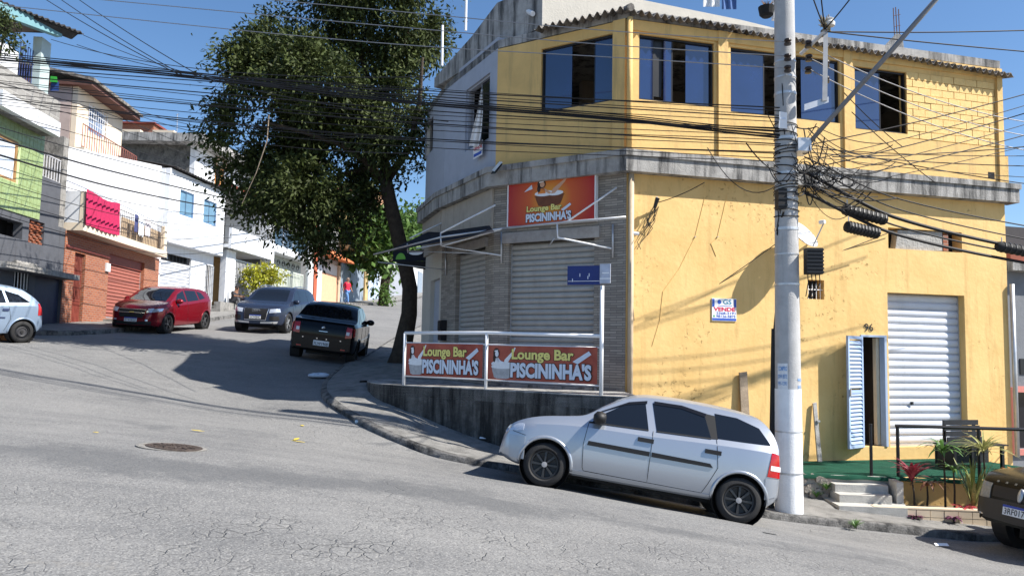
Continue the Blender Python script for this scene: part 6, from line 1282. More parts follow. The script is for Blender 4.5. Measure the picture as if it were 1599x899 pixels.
# ---- black saloon seen from behind
lg = dict(top=[(-2.12, .45), (-2.11, .75), (-2.06, .96), (-1.98, 1.06), (-1.75, 1.10), (-1.55, 1.13), (-1.25, 1.30), (-1.0, 1.45), (-.7, 1.52), (-.2, 1.535), (.3, 1.50), (.6, 1.36), (1.0, 1.10), (1.2, 1.04), (1.6, .98), (1.95, .86), (2.08, .70), (2.14, .45)], W=[(-2.12, .74), (-2.0, .80), (-1.6, .855), (0, .87), (1.3, .86), (1.7, .82), (2.0, .70), (2.14, .56)], belt=[(-2.12, 1.0), (-1.6, 1.0), (0, .97), (1, .93), (1.7, .84), (2.14, .6)], bot=[(-2.12, .34), (-1.7, .24), (1.6, .22), (2.14, .3)], xf=1.30, xr=-1.33, Rw=.30, track=1.47, tum=.34, paint=_flat(carpaint('black_paint', (.004, .005, .007), .0, .12)), spokes=5, rimm=M['steel'], rim=.18, sw=.025)
th = math.atan2(1, -.083); c3 = Car('saloon_car', 'black saloon parked facing uphill beside the tree', lg, (-5.12, 22.0), th); Lc = c3
side_windows(Lc, [([(.85, 1.0), (.05, 1.02)], [(.55, 1.30), (.10, 1.42)]), ([(-.02, 1.02), (-.80, 1.04)], [(0, 1.42), (-.72, 1.41)]), ([(-.88, 1.04), (-1.2, 1.06)], [(-.82, 1.40), (-.95, 1.36)])])
Lc.patch('rear_window', GLASS, 'z', [(-1.50, -.62), (-1.52, 0), (-1.50, .62)], [(-1.03, -.50), (-1.0, 0), (-1.03, .50)], .004, .02, 12, 6); Lc.patch('windscreen', GLASS, 'z', [(.98, -.64), (.98, .64)], [(.40, -.52), (.40, .52)], .004, .02, 12, 6)
for sg in (1, -1):
    Lc.patch('tail_lamp', TAIL, 'x-', [(sg * .58, .70), (sg * .745, .72)], [(sg * .60, .98), (sg * .735, .97)], .012, .02, 6, 6); Lc.patch('tail_lamp', TAIL, 'y+' if sg > 0 else 'y-', [(-2.06, .74), (-1.94, .76)], [(-2.04, .96), (-1.92, .95)], .010, .02, 6, 6); Lc.patch('reverse_lamp', PLATE, 'x-', [(sg * .60, .78), (sg * .68, .78)], [(sg * .60, .86), (sg * .68, .86)], .015, .01, 4, 3); Lc.patch('reflector', TAIL, 'x-', [(sg * .50, .38), (sg * .62, .38)], [(sg * .50, .41), (sg * .62, .41)], .03, .01, 4, 2)
    for y in (.12, .48): Lc.patch('parking_sensor', CHROME, 'x-', [(sg * y - .016, .60), (sg * y + .016, .60)], [(sg * y - .016, .63), (sg * y + .016, .63)], .03, .01, 3, 2)
Lc.patch('bumper', _flat(carpaint('black_bumper', (.005, .006, .008), 0, .25)), 'x-', [(-.72, .36), (0, .34), (.72, .36)], [(-.72, .66), (0, .66), (.72, .66)], .022, .02, 14, 4); Lc.seam('x-', [(-.56, .68), (-.56, 1.02)]); Lc.seam('x-', [(.56, .68), (.56, 1.02)])
p, n = Lc.hit('x-', 0, .90); b = MB(); b.lathe([(.0, .02), (.04, .016), (.05, 0)], 16, Matrix.Translation(p) @ n.to_track_quat('Z', 'Y').to_matrix().to_4x4()); b.build('badge', CHROME, c3.root, smooth=True); Lc.patch('name_strip', CHROME, 'x-', [(-.12, .80), (.10, .80)], [(-.12, .815), (.10, .815)], .006, .01, 4, 1); Lc.plate('x-', 0, .50, 'FLW1968', False)
for o in c3.root.children:
    if o.name.startswith('licence_plate'): o.location.x -= .026
Lc.mirror(.72, 1.02, MATS['black_paint']); Lc.both(lambda ax: (Lc.seam(ax, [(.9, .95), (.92, .35)]), Lc.seam(ax, [(.02, 1.0), (.02, .35)]), Lc.seam(ax, [(-.86, 1.02), (-.9, .4)]), Lc.patch('side_moulding', CHROME, ax, [(.88, .60), (-.85, .60)], [(.88, .615), (-.85, .615)], .008, .01, 8, 1)))
for sg in (1, -1): Lc.patch('headlamp', LAMP, 'x+', [(sg * .4, .66), (sg * .66, .66)], [(sg * .4, .8), (sg * .62, .8)], .008, .02, 6, 4)

# ---- dark grey-blue crossover coming down
q3 = dict(top=[(-2.18, .5), (-2.16, .85), (-2.05, 1.15), (-1.75, 1.45), (-1.4, 1.55), (-.6, 1.60), (0, 1.59), (.35, 1.50), (.75, 1.25), (1.1, 1.08), (1.3, 1.05), (1.8, .97), (2.06, .84), (2.16, .66), (2.20, .42)], W=[(-2.18, .74), (-1.9, .86), (0, .915), (1.4, .90), (1.8, .85), (2.05, .74), (2.20, .62)], belt=[(-2.18, 1.05), (0, 1.0), (1.0, .96), (1.8, .88), (2.2, .62)], bot=[(-2.18, .42), (-1.7, .28), (1.7, .26), (2.2, .32)], xf=1.32, xr=-1.28, Rw=.35, track=1.57, tum=.34, tw=.22, paint=_flat(carpaint('slate_blue_paint', (.026, .036, .066), .3, .22)), spokes=5, rimm=mat('silver_alloy', (.45, .46, .48), .3, 0, metal=.7), rim=.23, sw=.03)
thd = math.atan2(-1, -.04); c4 = Car('crossover_car', 'slate blue crossover with a large dark grille coming downhill', q3, (-8.72, 28.6), thd); Q = c4
side_windows(Q, [([(.80, 1.03), (.05, 1.06)], [(.42, 1.38), (.08, 1.50)]), ([(0, 1.06), (-.85, 1.08)], [(.02, 1.50), (-.8, 1.49)]), ([(-.92, 1.08), (-1.6, 1.13)], [(-.88, 1.48), (-1.4, 1.40)])])
Q.patch('windscreen', GLASS, 'z', [(1.04, -.68), (1.06, 0), (1.04, .68)], [(.32, -.56), (.34, 0), (.32, .56)], .004, .02, 12, 8); Q.patch('grille', TRIM, 'x+', [(-.36, .46), (.36, .46)], [(-.42, .84), (.42, .84)], .014, .02, 10, 6); Q.patch('bonnet_edge', MATS['slate_blue_paint'], 'x+', [(-.42, .855), (.42, .855)], [(-.44, .875), (.44, .875)], .012, .01, 8, 1)
gf = [(-.42, .845), (-.36, .455), (.36, .455), (.42, .845), (-.42, .845)]; Q.seam('x+', gf, .014, CHROME, 'grille_frame')
for i in range(4):
    p, n = Q.hit('x+', -.093 + .062 * i, .765); b = MB(); b.tube([p + n * .024 + Vector((0, .043 * math.cos(t), .043 * math.sin(t))) for t in np.linspace(0, 2 * math.pi, 17)], .008, 5, False); b.build('badge_ring', CHROME, c4.root, smooth=True)
for sg in (1, -1):
    Q.patch('headlamp', LAMP, 'x+', [(sg * .47, .70), (sg * .80, .74)], [(sg * .47, .83), (sg * .76, .86)], .010, .02, 8, 4); Q.patch('air_intake', TRIM, 'x+', [(sg * .50, .46), (sg * .78, .46)], [(sg * .50, .60), (sg * .76, .60)], .008, .02, 6, 4); Q.patch('skid_trim', M['steel'], 'x+', [(sg * .2, .34), (sg * .72, .36)], [(sg * .2, .39), (sg * .74, .42)], .016, .01, 8, 2)
Q.plate('x+', 0, .56, 'GCH5B42'); Q.mirror(.72, 1.06, MATS['slate_blue_paint']); Q.both(lambda ax: (Q.seam(ax, [(.95, .98), (.95, .4)]), Q.seam(ax, [(.02, 1.03), (.02, .4)])))
for sd in (.62, -.62): b = MB(); b.tube([Vector((x, sd, float(pchip(*zip(*q3['top']), x)) + .02)) for x in (-1.4, -1.2, -.6, 0, .2)], .018, 6); b.build('roof_rail', CHROME, c4.root)

# ---- red hatchback parked on the left
rd = dict(top=[(-1.92, .42), (-1.91, .70), (-1.85, .98), (-1.70, 1.20), (-1.45, 1.38), (-1.0, 1.45), (-.4, 1.475), (.1, 1.455), (.45, 1.35), (.85, 1.13), (1.15, 1.0), (1.5, .93), (1.8, .80), (1.93, .64), (1.98, .40)], W=[(-1.92, .68), (-1.75, .79), (-1.4, .84), (0, .855), (1.2, .845), (1.6, .79), (1.85, .66), (1.98, .52)], belt=[(-1.92, 1.02), (-1.2, 1.0), (0, .93), (1, .88), (1.6, .80), (1.98, .6)], bot=[(-1.92, .36), (-1.5, .24), (1.5, .20), (1.98, .26)], xf=1.22, xr=-1.31, Rw=.31, track=1.47, tum=.38, paint=carpaint('red_paint', (.20, .006, .014), .3, .22), spokes=5, rimm=mat('dark_alloy', (.16, .16, .17), .3, 0, metal=.6), rim=.20, sw=.026)
c5 = Car('red_hatchback', 'dark red hatchback parked in front of the brick house', rd, (-11.75, 26.0), R(266)); O = c5
side_windows(O, [([(.78, .98), (.05, 1.0)], [(.52, 1.24), (.10, 1.36)]), ([(-.02, 1.0), (-.80, 1.04)], [(0, 1.37), (-.70, 1.35)]), ([(-.88, 1.05), (-1.3, 1.1)], [(-.8, 1.34), (-1.1, 1.28)])])
O.patch('windscreen', GLASS, 'z', [(1.08, -.62), (1.10, 0), (1.08, .62)], [(.30, -.52), (.32, 0), (.30, .52)], .004, .02, 12, 8); O.patch('upper_grille', TRIM, 'x+', [(-.40, .66), (.40, .66)], [(-.44, .74), (.44, .74)], .010, .02, 10, 3); O.patch('lower_grille', TRIM, 'x+', [(-.36, .50), (.36, .50)], [(-.42, .63), (.42, .63)], .010, .02, 10, 4); O.seam('x+', [(-.42, .65), (.42, .65)], .010, CHROME, 'grille_bar'); O.seam('x+', [(-.44, .75), (.44, .75)], .008, CHROME, 'grille_bar')
O.patch('badge', mat('gold_badge', (.55, .42, .16), .3, 0, metal=.7), 'x+', [(-.07, .64), (.07, .64)], [(-.07, .67), (.07, .67)], .026, .01, 4, 2); O.patch('lower_bumper', TRIM, 'x+', [(-.60, .24), (0, .22), (.60, .24)], [(-.62, .40), (0, .36), (.62, .40)], .012, .02, 12, 3)
for sg in (1, -1): O.patch('headlamp', LAMP, 'x+', [(sg * .46, .66), (sg * .68, .68)], [(sg * .48, .78), (sg * .64, .80)], .010, .02, 8, 4); O.patch('headlamp', LAMP, 'y+' if sg > 0 else 'y-', [(1.58, .72), (1.86, .68)], [(1.50, .80), (1.78, .79)], .010, .02, 8, 4); O.patch('fog_lamp', LAMP, 'x+', [(sg * .46, .40), (sg * .54, .40)], [(sg * .46, .45), (sg * .54, .45)], .012, .02, 4, 3)
O.plate('x+', 0, .43, 'EYX3E25'); O.mirror(.66, 1.0, MATS['red_paint']); O.both(lambda ax: (O.seam(ax, [(.86, .92), (.88, .35)]), O.seam(ax, [(.02, .98), (.02, .35)]), O.seam(ax, [(-.86, 1.02), (-.9, .45)])))

# ---- pale blue hatchback cut by the left frame edge
bv = dict(sv); bv['paint'] = carpaint('pale_blue_paint', (.30, .39, .52), .4, .3); bv.update(spokes=0, rimm=mat('steel_wheel', (.05, .05, .055), .5, .1, 10), rim=.17, hub=M['rubber'])
bv['top'] = [(-1.76, .40), (-1.755, .62), (-1.69, .90), (-1.60, 1.04), (-1.40, 1.24), (-1.18, 1.37), (-.8, 1.43), (-.3, 1.45), (.1, 1.43), (.35, 1.36), (.65, 1.18), (.98, 1.0), (1.15, .96), (1.5, .88), (1.75, .78), (1.9, .66), (1.98, .52), (2.02, .40)]; bv['W'] = [(a if a < 1.4 else a + .12, b) for a, b in sv['W']]; bv['W'][0] = (-1.76, .64); bv['belt'] = [(-1.76, .96), (-1.2, .95), (0, .90), (.8, .87), (1.4, .80), (1.8, .70), (2.02, .5)]; bv['bot'] = [(-1.76, .34), (-1.55, .24), (-1.2, .22), (1.2, .20), (1.7, .22), (2.02, .30)]; bv['xf'] = 1.25; bv['xr'] = -1.24
c6 = Car('pale_hatchback', 'pale blue hatchback with steel wheels parked by the charcoal gate', bv, (-13.62, 18.75), R(238)); Bc = c6
side_windows(Bc, [([(.74, .945), (-.02, .96)], [(.50, 1.2), (.05, 1.32)]), ([(-.08, .96), (-.82, .99)], [(-.04, 1.33), (-.74, 1.30)]), ([(-.88, 1.0), (-1.38, 1.02)], [(-.80, 1.29), (-1.12, 1.20)])])
Bc.patch('windscreen', GLASS, 'z', [(.92, -.60), (.92, .60)], [(.30, -.50), (.30, .50)], .004, .02, 12, 8)
def f(ax):
    Bc.patch('side_moulding', mat('navy_trim', (.03, .045, .11), .5), ax, [(.75, .625), (-.06, .62)], [(.75, .66), (-.06, .655)], .012, .01, 8, 2); Bc.patch('side_moulding', MATS['navy_trim'], ax, [(-.10, .62), (-.80, .615)], [(-.10, .655), (-.80, .645)], .012, .01, 8, 2)
    for x in (0.02, -.80): Bc.patch('door_handle', MATS['navy_trim'], ax, [(x + .07, .80), (x - .07, .80)], [(x + .07, .855), (x - .07, .855)], .02, .01, 6, 3)
    Bc.seam(ax, [(-.06, .95), (-.07, .3)]); Bc.seam(ax, [(-.86, .98), (-.93, .6), (-.8, .3)]); Bc.patch('tail_lamp', TAIL, ax, [(-1.58, .70), (-1.72, .70)], [(-1.58, 1.0), (-1.66, .98)], .01, .02, 5, 5)
Bc.both(f); Bc.mirror(.66, .97, MATS['pale_blue_paint'])
# ================================================================== utility pole with its fittings
PX, PY = 4.17, 11.62; PZ = H(PX, PY) + .10
up = thing('utility_pole', (PX, PY, PZ), 'round concrete utility pole with whitewashed foot and tangled cables', 'utility pole')
def rad(z): return .198 - (z - PZ) * .0062
part('shaft', M['pole'], up, lambda b: b.tube([Vector((PX, PY, z)) for z in np.linspace(PZ - .3, 7.6, 12)], [rad(z) for z in np.linspace(PZ - .3, 7.6, 12)], 28), smooth=True)
part('whitewash', M['polew'], up, lambda b: b.tube([Vector((PX, PY, z)) for z in np.linspace(PZ - .02, -.5, 6)], [rad(z) + .004 for z in np.linspace(PZ - .02, -.5, 6)], 28, False), smooth=True)
for z in (-1.15, -1.75, 1.05, 1.5, 1.9, 2.35, 2.75, 3.3, 4.0, 4.25, 4.5):
    part('band', M['steel'], up, lambda b: b.tube([Vector((PX, PY, z + .012 * math.sin(z * 9))), Vector((PX, PY, z + .03))], rad(z) + .007, 24))
def pp(px, py, Y=PY): return at(px, py, Y)
part('lamp_arm', mat('lamp_arm_grey', (.20, .205, .22), .5, .1, 6, metal=.3), up, lambda b: b.tube([pp(1256, 232, 11.5), pp(1300, 182, 11.1), pp(1380, 93, 10.4), pp(1470, -10, 9.7)], .035, 10), smooth=True)
part('arm_clamp', M['steel'], up, lambda b: b.box(PX + .10, PX + .30, PY - .25, PY + .1, pp(1256, 242).z, pp(1256, 222).z))
rk = part('secondary_rack', mat('dull_steel', (.30, .31, .33), .6, .15, 8, metal=.3), up, lambda b: b.hexa([pp(x, y, Y) for Y in (11.2, 11.28) for x, y in ((1284, 158), (1292, 157), (1293, 45), (1286, 45))]))
part('rack_strut', M['steel'], rk, lambda b: b.hexa([pp(x, y, Y) for Y in (11.22, 11.32) for x, y in ((1256, 173), (1294, 160), (1294, 151), (1256, 163))])); part('rack_strut', M['steel'], rk, lambda b: b.tube([pp(1250, 85, 11.5), pp(1288, 50, 11.2)], .03, 6))
insm = mat('insulator_brown', (.030, .020, .016), .3, .1, 9); insw = mat('insulator_white', (.62, .60, .56), .35, .1, 9)
for x, y in ((1230, 66), (1230, 90), (1230, 108), (1262, 70), (1263, 91), (1262, 110), (1287, 52), (1290, 100), (1290, 125)):
    part('insulator', insm, up, lambda b: b.lathe([(.02, -.05), (.05, -.045), (.055, -.02), (.035, 0), (.055, .02), (.05, .045), (.02, .05)], 12, Matrix.Translation(pp(x, y, 11.35))), sharp=40)
part('insulator', insw, up, lambda b: b.lathe([(.03, -.06), (.07, -.05), (.075, 0), (.05, .03), (.06, .06), (.03, .08)], 12, Matrix.Translation(pp(1296, 36, 11.2))), sharp=40)
part('nest', mat('straw', (.30, .25, .16), .95, .3, 20), up, lambda b: [b.tube([pp(1289 + random.uniform(-9, 9), 46 + random.uniform(-8, 4), 11.2), pp(1289 + random.uniform(-12, 8), 28 + random.uniform(-6, 14), 11.2 + random.uniform(-.1, .1))], .008, 4) for _ in range(26)])
def junction(name, label, x0, y0, x1, y1, Y, ribs=5):
    t = thing(name, pp((x0 + x1) / 2, y1, Y), label, 'junction box'); a, b_ = pp(x0, y1, Y), pp(x1, y0, Y)
    part('case', M['rubber'], t, lambda b: b.box(a.x, b_.x, Y - .08, Y + .08, a.z, b_.z))
    for i in range(ribs): z = a.z + (b_.z - a.z) * (i + .5) / ribs; part('rib', M['black'], t, lambda b: b.box(a.x - .008, b_.x + .008, Y - .09, Y - .081, z - .012, z + .012))
    for k in range(4): part('tail', M['cable'], t, lambda b: b.tube([Vector((a.x + (b_.x - a.x) * (k + .5) / 4, Y, a.z)), Vector((a.x + (b_.x - a.x) * (k + .5) / 4 + .02, Y + .03, a.z - .12)), Vector((a.x + (b_.x - a.x) * (k + .3) / 4 - .03 * k, Y + .05, a.z - random.uniform(.25, .4)))], .008, 5))
    return t
junction('cable_box', 'black ribbed cable box on the sunny side of the utility pole', 1258, 388, 1282, 428, 11.45, 7); junction('cable_box', 'small black cable box on the shaded side of the utility pole', 1213, 296, 1226, 327, 11.5, 3)
nt_ = thing('paper_notice', pp(1222, 187, 11.4), 'white paper notice wrapped near the cables on the utility pole', 'notice'); part('sheet', M['white'], nt_, lambda b: b.hexa([pp(x, y, Y) for Y in (11.38, 11.40) for x, y in ((1216, 200), (1229, 201), (1229, 176), (1217, 174))])); part('print', silver, nt_, lambda b: b.hexa([pp(x, y, 11.374) for x, y in ((1218, 186), (1227, 187), (1227, 184), (1218, 183))] + [pp(x, y, 11.378) for x, y in ((1218, 186), (1227, 187), (1227, 184), (1218, 183))]))
# old stencilled posters on the whitewash: curved scraps
ink_b = mat('faded_blue_print', (.14, .30, .58), .8, .4, 60)
def pole_text(parent, txt, px_c, py, w_ang, h, m, seed):
    cu = bpy.data.curves.new('lettering', 'FONT'); cu.body = txt; cu.offset = .02; cu.resolution_u = 2; to = bpy.data.objects.new('t', cu); COL.objects.link(to); me = bpy.data.meshes.new_from_object(to.evaluated_get(bpy.context.evaluated_depsgraph_get())); bpy.data.objects.remove(to)
    bm = bmesh.new(); bm.from_mesh(me); bmesh.ops.triangulate(bm, faces=bm.faces); bmesh.ops.subdivide_edges(bm, edges=[e for e in bm.edges if e.calc_length() > .25], cuts=2); bm.to_mesh(me); bm.free()
    v = np.array([q.co for q in me.vertices]); lo, hi = v.min(0), v.max(0); z0 = pp(1232, py).z
    for i, q in enumerate(v):
        a = px_c + (w_ang * ((q[0] - lo[0]) / (hi[0] - lo[0]) - .5)); z = z0 + h * ((q[1] - lo[1]) / (hi[1] - lo[1]) - .5); r = rad(z) + .0065
        me.vertices[i].co = Vector((PX + r * math.sin(a), PY - r * math.cos(a), z)) - OFF[parent.name]
    me.name = 'lettering'; return link('lettering', me, m, parent)
pst = thing('faded_poster', (PX, PY - .2, pp(1232, 590).z), 'faded blue printed lettering on the white foot of the pole', 'poster')
for a, y, w, h, t_ in ((-.75, 575, .7, .07, 'COMPRO'), (-.78, 588, .75, .08, 'JOHN BETE'), (-.78, 598, .7, .06, '991-1391'), (.72, 592, .55, .05, '944-26'), (.70, 603, .5, .05, '381-0')): pole_text(pst, t_, a, y, w, h, ink_b, 1)
part('scrap', mat('poster_paper', (.70, .72, .74), .8, .1, 20), pst, lambda b: b.grid([[Vector((PX + (rad(0) + .0058) * math.sin(a), PY - (rad(0) + .0058) * math.cos(a), z)) for a in np.linspace(-1.2, -.35, 9)] for z in (pp(1232, 607).z, pp(1232, 567).z)]))
cd = thing('pole_tube', (PX - .24, PY, PZ), 'black upright tube and cable beside the utility pole', 'conduit')  # dark upright tube with a thin cable leading on above it
part('pipe', M['rubber'], cd, lambda b: b.tube([Vector((PX - .235, PY + .1, PZ)), pp(1209, 513, PY + .1)], .045, 8)); part('lead', M['cable'], cd, lambda b: b.tube([pp(1209, 514, PY + .1), pp(1214, 460, PY + .05), pp(1217, 400, PY), pp(1219, 345, PY - .05), pp(1224, 330, 11.4)], .016, 6))

# ================================================================== wires
def wire(name, pts, r, label, group, m=None, sag=0.0, n=20):
    """A hanging wire through points (px, py, depth); sag added between the ends when only two are given."""
    P3_ = [at(*p) for p in pts]
    if len(P3_) == 2: q = [P3_[0].lerp(P3_[1], t) - Vector((0, 0, 4 * sag * t * (1 - t))) for t in np.linspace(0, 1, n)]
    else:
        A_ = np.array(P3_); s_ = np.r_[0, np.cumsum(np.linalg.norm(np.diff(A_, axis=0), axis=1))]; tt = np.linspace(0, s_[-1], n * 2); q = [Vector((pchip(s_, A_[:, 0], [t])[0], pchip(s_, A_[:, 1], [t])[0], pchip(s_, A_[:, 2], [t])[0])) for t in tt]
    b = MB(); b.tube(q, r, 5); o = b.build(name, m or M['cable']); return tag(o, label, 'cable', group)
# bare power lines to the left, three abreast
for ys in ((66, 20, -38), (88, 44, -14), (107, 71, 8)):
    wire('power_line', ((1232, ys[0], 11.35), (960, ys[0] - 17, 12.0), (640, ys[1], 12.8), (-120, ys[2] - 12, 14.6)), .008, 'bare power line strung from the pole across the bar building', 'power lines crossing towards the green house', M['cable_g'])
for (x, y), (x2, y2) in (((1262, 72), (1680, 200)), ((1262, 90), (1680, 222)), ((1263, 108), (1680, 246))):
    wire('power_line', ((x, y, 11.35), (x2, y2, 13.5)), .008, 'bare power line running down from the pole past the brick panel', 'power lines running past the brick panel', M['cable_g'], .25)
# the heavy bundle
for k in range(4):
    d = k * 3.2
    wire('trunk_cable', ((1226, 216 - d * 1.5, 11.5), (1130, 206 - d, 11.8), (980, 189 - d * .9, 12.1), (660, 163 - d, 12.9), (330, 125 - d * .9, 13.7), (0, 93 - d, 14.5), (-150, 78 - d, 14.9)), .016 if k < 2 else .010, 'thick black trunk cable in the heavy bundle above the street', 'trunk cables in the heavy bundle')
rnd = random.Random(5)
for k in range(15):
    y0 = 168 + k * 6.2 + rnd.uniform(-3, 3); yl = 96 + k * 5.4 + rnd.uniform(-5, 5)
    wire('service_wire', ((1226 + rnd.uniform(-6, 4), y0, 11.5), (1226 - 560 - rnd.uniform(0, 60), y0 - 34 + rnd.uniform(-7, 7) + k * .8, 12.6 + rnd.uniform(-.2, .4)), (-140, yl - 20, 14.6 + rnd.uniform(-.6, .9))), .0065 if k % 3 else .010, 'thin black service wire sagging beside the heavy bundle', 'thin service wires beside the heavy bundle')
# wires along the left row of houses to the far pole
for k, (y, yE, r) in enumerate(((132, 318, .012), (150, 322, .010), (176, 326, .010), (200, 330, .012), (219, 340, .026), (243, 347, .026), (262, 352, .010), (285, 350, .010), (310, 356, .010), (335, 360, .010))):
    wire('street_cable', ((-60, y - 18, 16.5), (180, y + 50, 24), (481, yE, 46.5)), r, 'thick black cable crossing the white wall beside the pink towel' if r > .02 else 'thin black wire running along the left row of houses', 'thick cables crossing the white wall' if r > .02 else 'thin wires along the left row of houses')
for (x, y), (x2, y2) in (((66, -4), (286, 120)), ((90, -4), (292, 121)), ((118, -4), (322, 124))):
    wire('drop_wire', ((x, y, 17), (x2, y2, 13.8)), .009, 'thin wire slanting down to the heavy bundle near the cream eaves', 'wires slanting down to the heavy bundle', sag=.05)
for (a, b_) in (((130, 55, 23), (700, 190, 13)), ((195, 165, 27), (560, 215, 18)), ((195, 172, 27), (640, 240, 14)), ((120, 70, 22), (660, 140, 13.2)), ((80, 62, 22), (670, 120, 13))):
    wire('house_wire', (a, b_), .009, 'thin house connection wire strung behind the big tree', 'house connection wires behind the big tree', sag=.35)
# to the right
for k, (y0, y1, r) in enumerate(((268, 388, .030), (300, 408, .026), (285, 396, .016), (255, 372, .012), (245, 350, .012))):
    wire('trunk_cable', ((1256, y0, 11.5), (1400, y0 + (y1 - y0) * .52 + 10, 12.0), (1680, y1 + 18, 13.2)), r, ('thick black trunk cable carrying the long splice closure', 'thick black trunk cable carrying the short splice closure')[k] if k < 2 else 'thinner black cable sloping down past the garage door', None if k < 2 else 'thinner cables sloping past the garage')
for k, (x0, y0, y1) in enumerate(((1270, 225, 132), (1275, 248, 148), (1270, 262, 160), (1280, 275, 178), (1280, 285, 196), (1260, 300, 215), (1300, 245, 228), (1262, 232, 250), (1265, 238, 268), (1265, 244, 288), (1262, 225, 305))):
    wire('service_wire', ((x0, y0, 11.5), (1680, y1 - 8, 12.6 + .15 * k)), .0065 if k % 2 else .009, 'thin black wire fanning out across the sunny facade', 'thin wires fanning across the sunny facade', sag=.06)
for y1 in (48, 84): wire('insulated_line', ((1292, 50, 11.2), (1440, 51 if y1 < 60 else 66, 12), (1680, y1 - (2 if y1 < 60 else -4), 13.5)), .011, 'twisted black line leaving the top insulator against the sky', 'twisted lines leaving the top insulator')
for x2 in (1262, 1280, 1345): wire('insulated_line', ((1288, 46, 11.2), (x2, -25, 10.2)), .010, 'short black line rising from the top insulator out of view', 'short lines rising from the top insulator', sag=.02)
for k, (a, b_) in enumerate((((1208, -10, 11.9), (1225, 210, 11.45)), ((1215, -10, 11.8), (1223, 165, 11.42)), ((1318, 145, 12.0), (1410, 230, 13.6)), ((1330, 175, 12.4), (1460, 285, 14.0)), ((1020, 318, 13.5), (1100, 285, 12.5)), ((1215, 378, 13.9), (1015, 512, 13.6)), ((1225, 420, 14.2), (1395, 360, 14.6)))):
    wire('loose_drop', (a, b_), .008, ('black drop cable hanging down the pole from above', 'second black drop cable against the dark window gap', 'slanting drop wire below the lamp arm', 'slanting drop wire across the third upper window sill', 'drop wire reaching the bracket on the yellow facade', 'thin wire slanting down the facade behind the VENDE notice', 'thin wire from the dish up to the high opening')[k], None, sag=.04)
# splice closures hanging on the trunk cables
for k, (x0, y0, x1, y1, Y) in enumerate(((1316, 324, 1384, 344, 11.75), (1320, 351, 1372, 365, 11.7), (1556, 382, 1640, 400, 12.6))):
    t = thing('splice_closure', pp(x0, y0, Y), ('long black splice closure hanging under the trunk cable near the pole', 'short black splice closure hanging below the longer one', 'black splice closure on the trunk cable beside the downpipe')[k], 'cable closure'); a, b_ = pp(x0, y0 + 2, Y), pp(x1, y1, Y + .15)
    part('case', M['rubber'], t, lambda b: b.tube([a, a.lerp(b_, .04), a.lerp(b_, .96), b_], [.05, .085, .085, .05], 10), sharp=40)
    for i in range(9): q = a.lerp(b_, .1 + .1 * i); part('rib', M['black'], t, lambda b: b.tube([q, q + (b_ - a).normalized() * .02], .094, 10))
    part('hanger', M['steel'], t, lambda b: b.tube([a.lerp(b_, .1), a.lerp(b_, .1) + Vector((0, 0, .16))], .01, 5))
# tangle of slack loops round the pole head: nobody could count these
b = MB(); rnd = random.Random(11)
for k in range(46):
    sx = rnd.choice((1236, 1255, 1262, 1275)); sy = rnd.uniform(190, 300); ex = sx + rnd.choice((-1, 1, 1, 1)) * rnd.uniform(15, 140); ey = sy + (ex - sx) * .28 + rnd.uniform(-16, 22); dip = rnd.uniform(4, 55)
    if rnd.random() < .3:
        cx, cy, rr = 1262 + rnd.uniform(-15, 70), 262 + rnd.uniform(-15, 40), rnd.uniform(6, 17); b.tube([pp(cx + rr * math.cos(t) * (1 + .2 * math.sin(2.3 * t + k)), cy + rr * .8 * math.sin(t), 11.4 + .05 * math.sin(t + k)) for t in np.linspace(0, rnd.uniform(5, 11), 26)], rnd.choice((.006, .008)), 4)
    else: b.tube([pp(sx + (ex - sx) * t, sy + (ey - sy) * t + dip * 4 * t * (1 - t), 11.4 + .15 * t + .06 * math.sin(9 * t + k)) for t in np.linspace(0, 1, 14)], rnd.choice((.006, .007, .010)), 4)
for k in range(16):
    z = pp(1232, 200 + k * 9).z; b.tube([Vector((PX + (rad(z) + .012) * math.cos(t), PY + (rad(z) + .012) * math.sin(t), z + .05 * math.sin(t * .5 + k))) for t in np.linspace(0, 7, 22)], .008, 4)
tag(b.build('cable_tangle', M['cable']), 'dense tangle of slack black cables round the pole head', 'cables', kind='stuff')

# ================================================================== far pole
fp = at(482, 452, 47.0); fpz = H(fp.x, fp.y) + .1; f2 = thing('far_utility_pole', (fp.x, fp.y, fpz), 'concrete utility pole with white lower half outside the glass balcony house', 'utility pole')
part('shaft', M['pole'], f2, lambda b: b.tube([Vector((fp.x, fp.y, fpz + z)) for z in (0, 10)], [.24, .17], 14), smooth=True); part('whitewash', M['polew'], f2, lambda b: b.tube([Vector((fp.x, fp.y, fpz + z)) for z in (0, 4.0)], [.246, .22], 14, False), smooth=True); part('crossarm', M['wood'], f2, lambda b: b.box(fp.x - 1, fp.x + 1, fp.y - .1, fp.y + .02, fpz + 8.6, fpz + 8.75)); part('transformer_bracket', M['steel'], f2, lambda b: b.box(fp.x - .5, fp.x + .5, fp.y - .3, fp.y - .1, fpz + 5.2, fpz + 5.4))

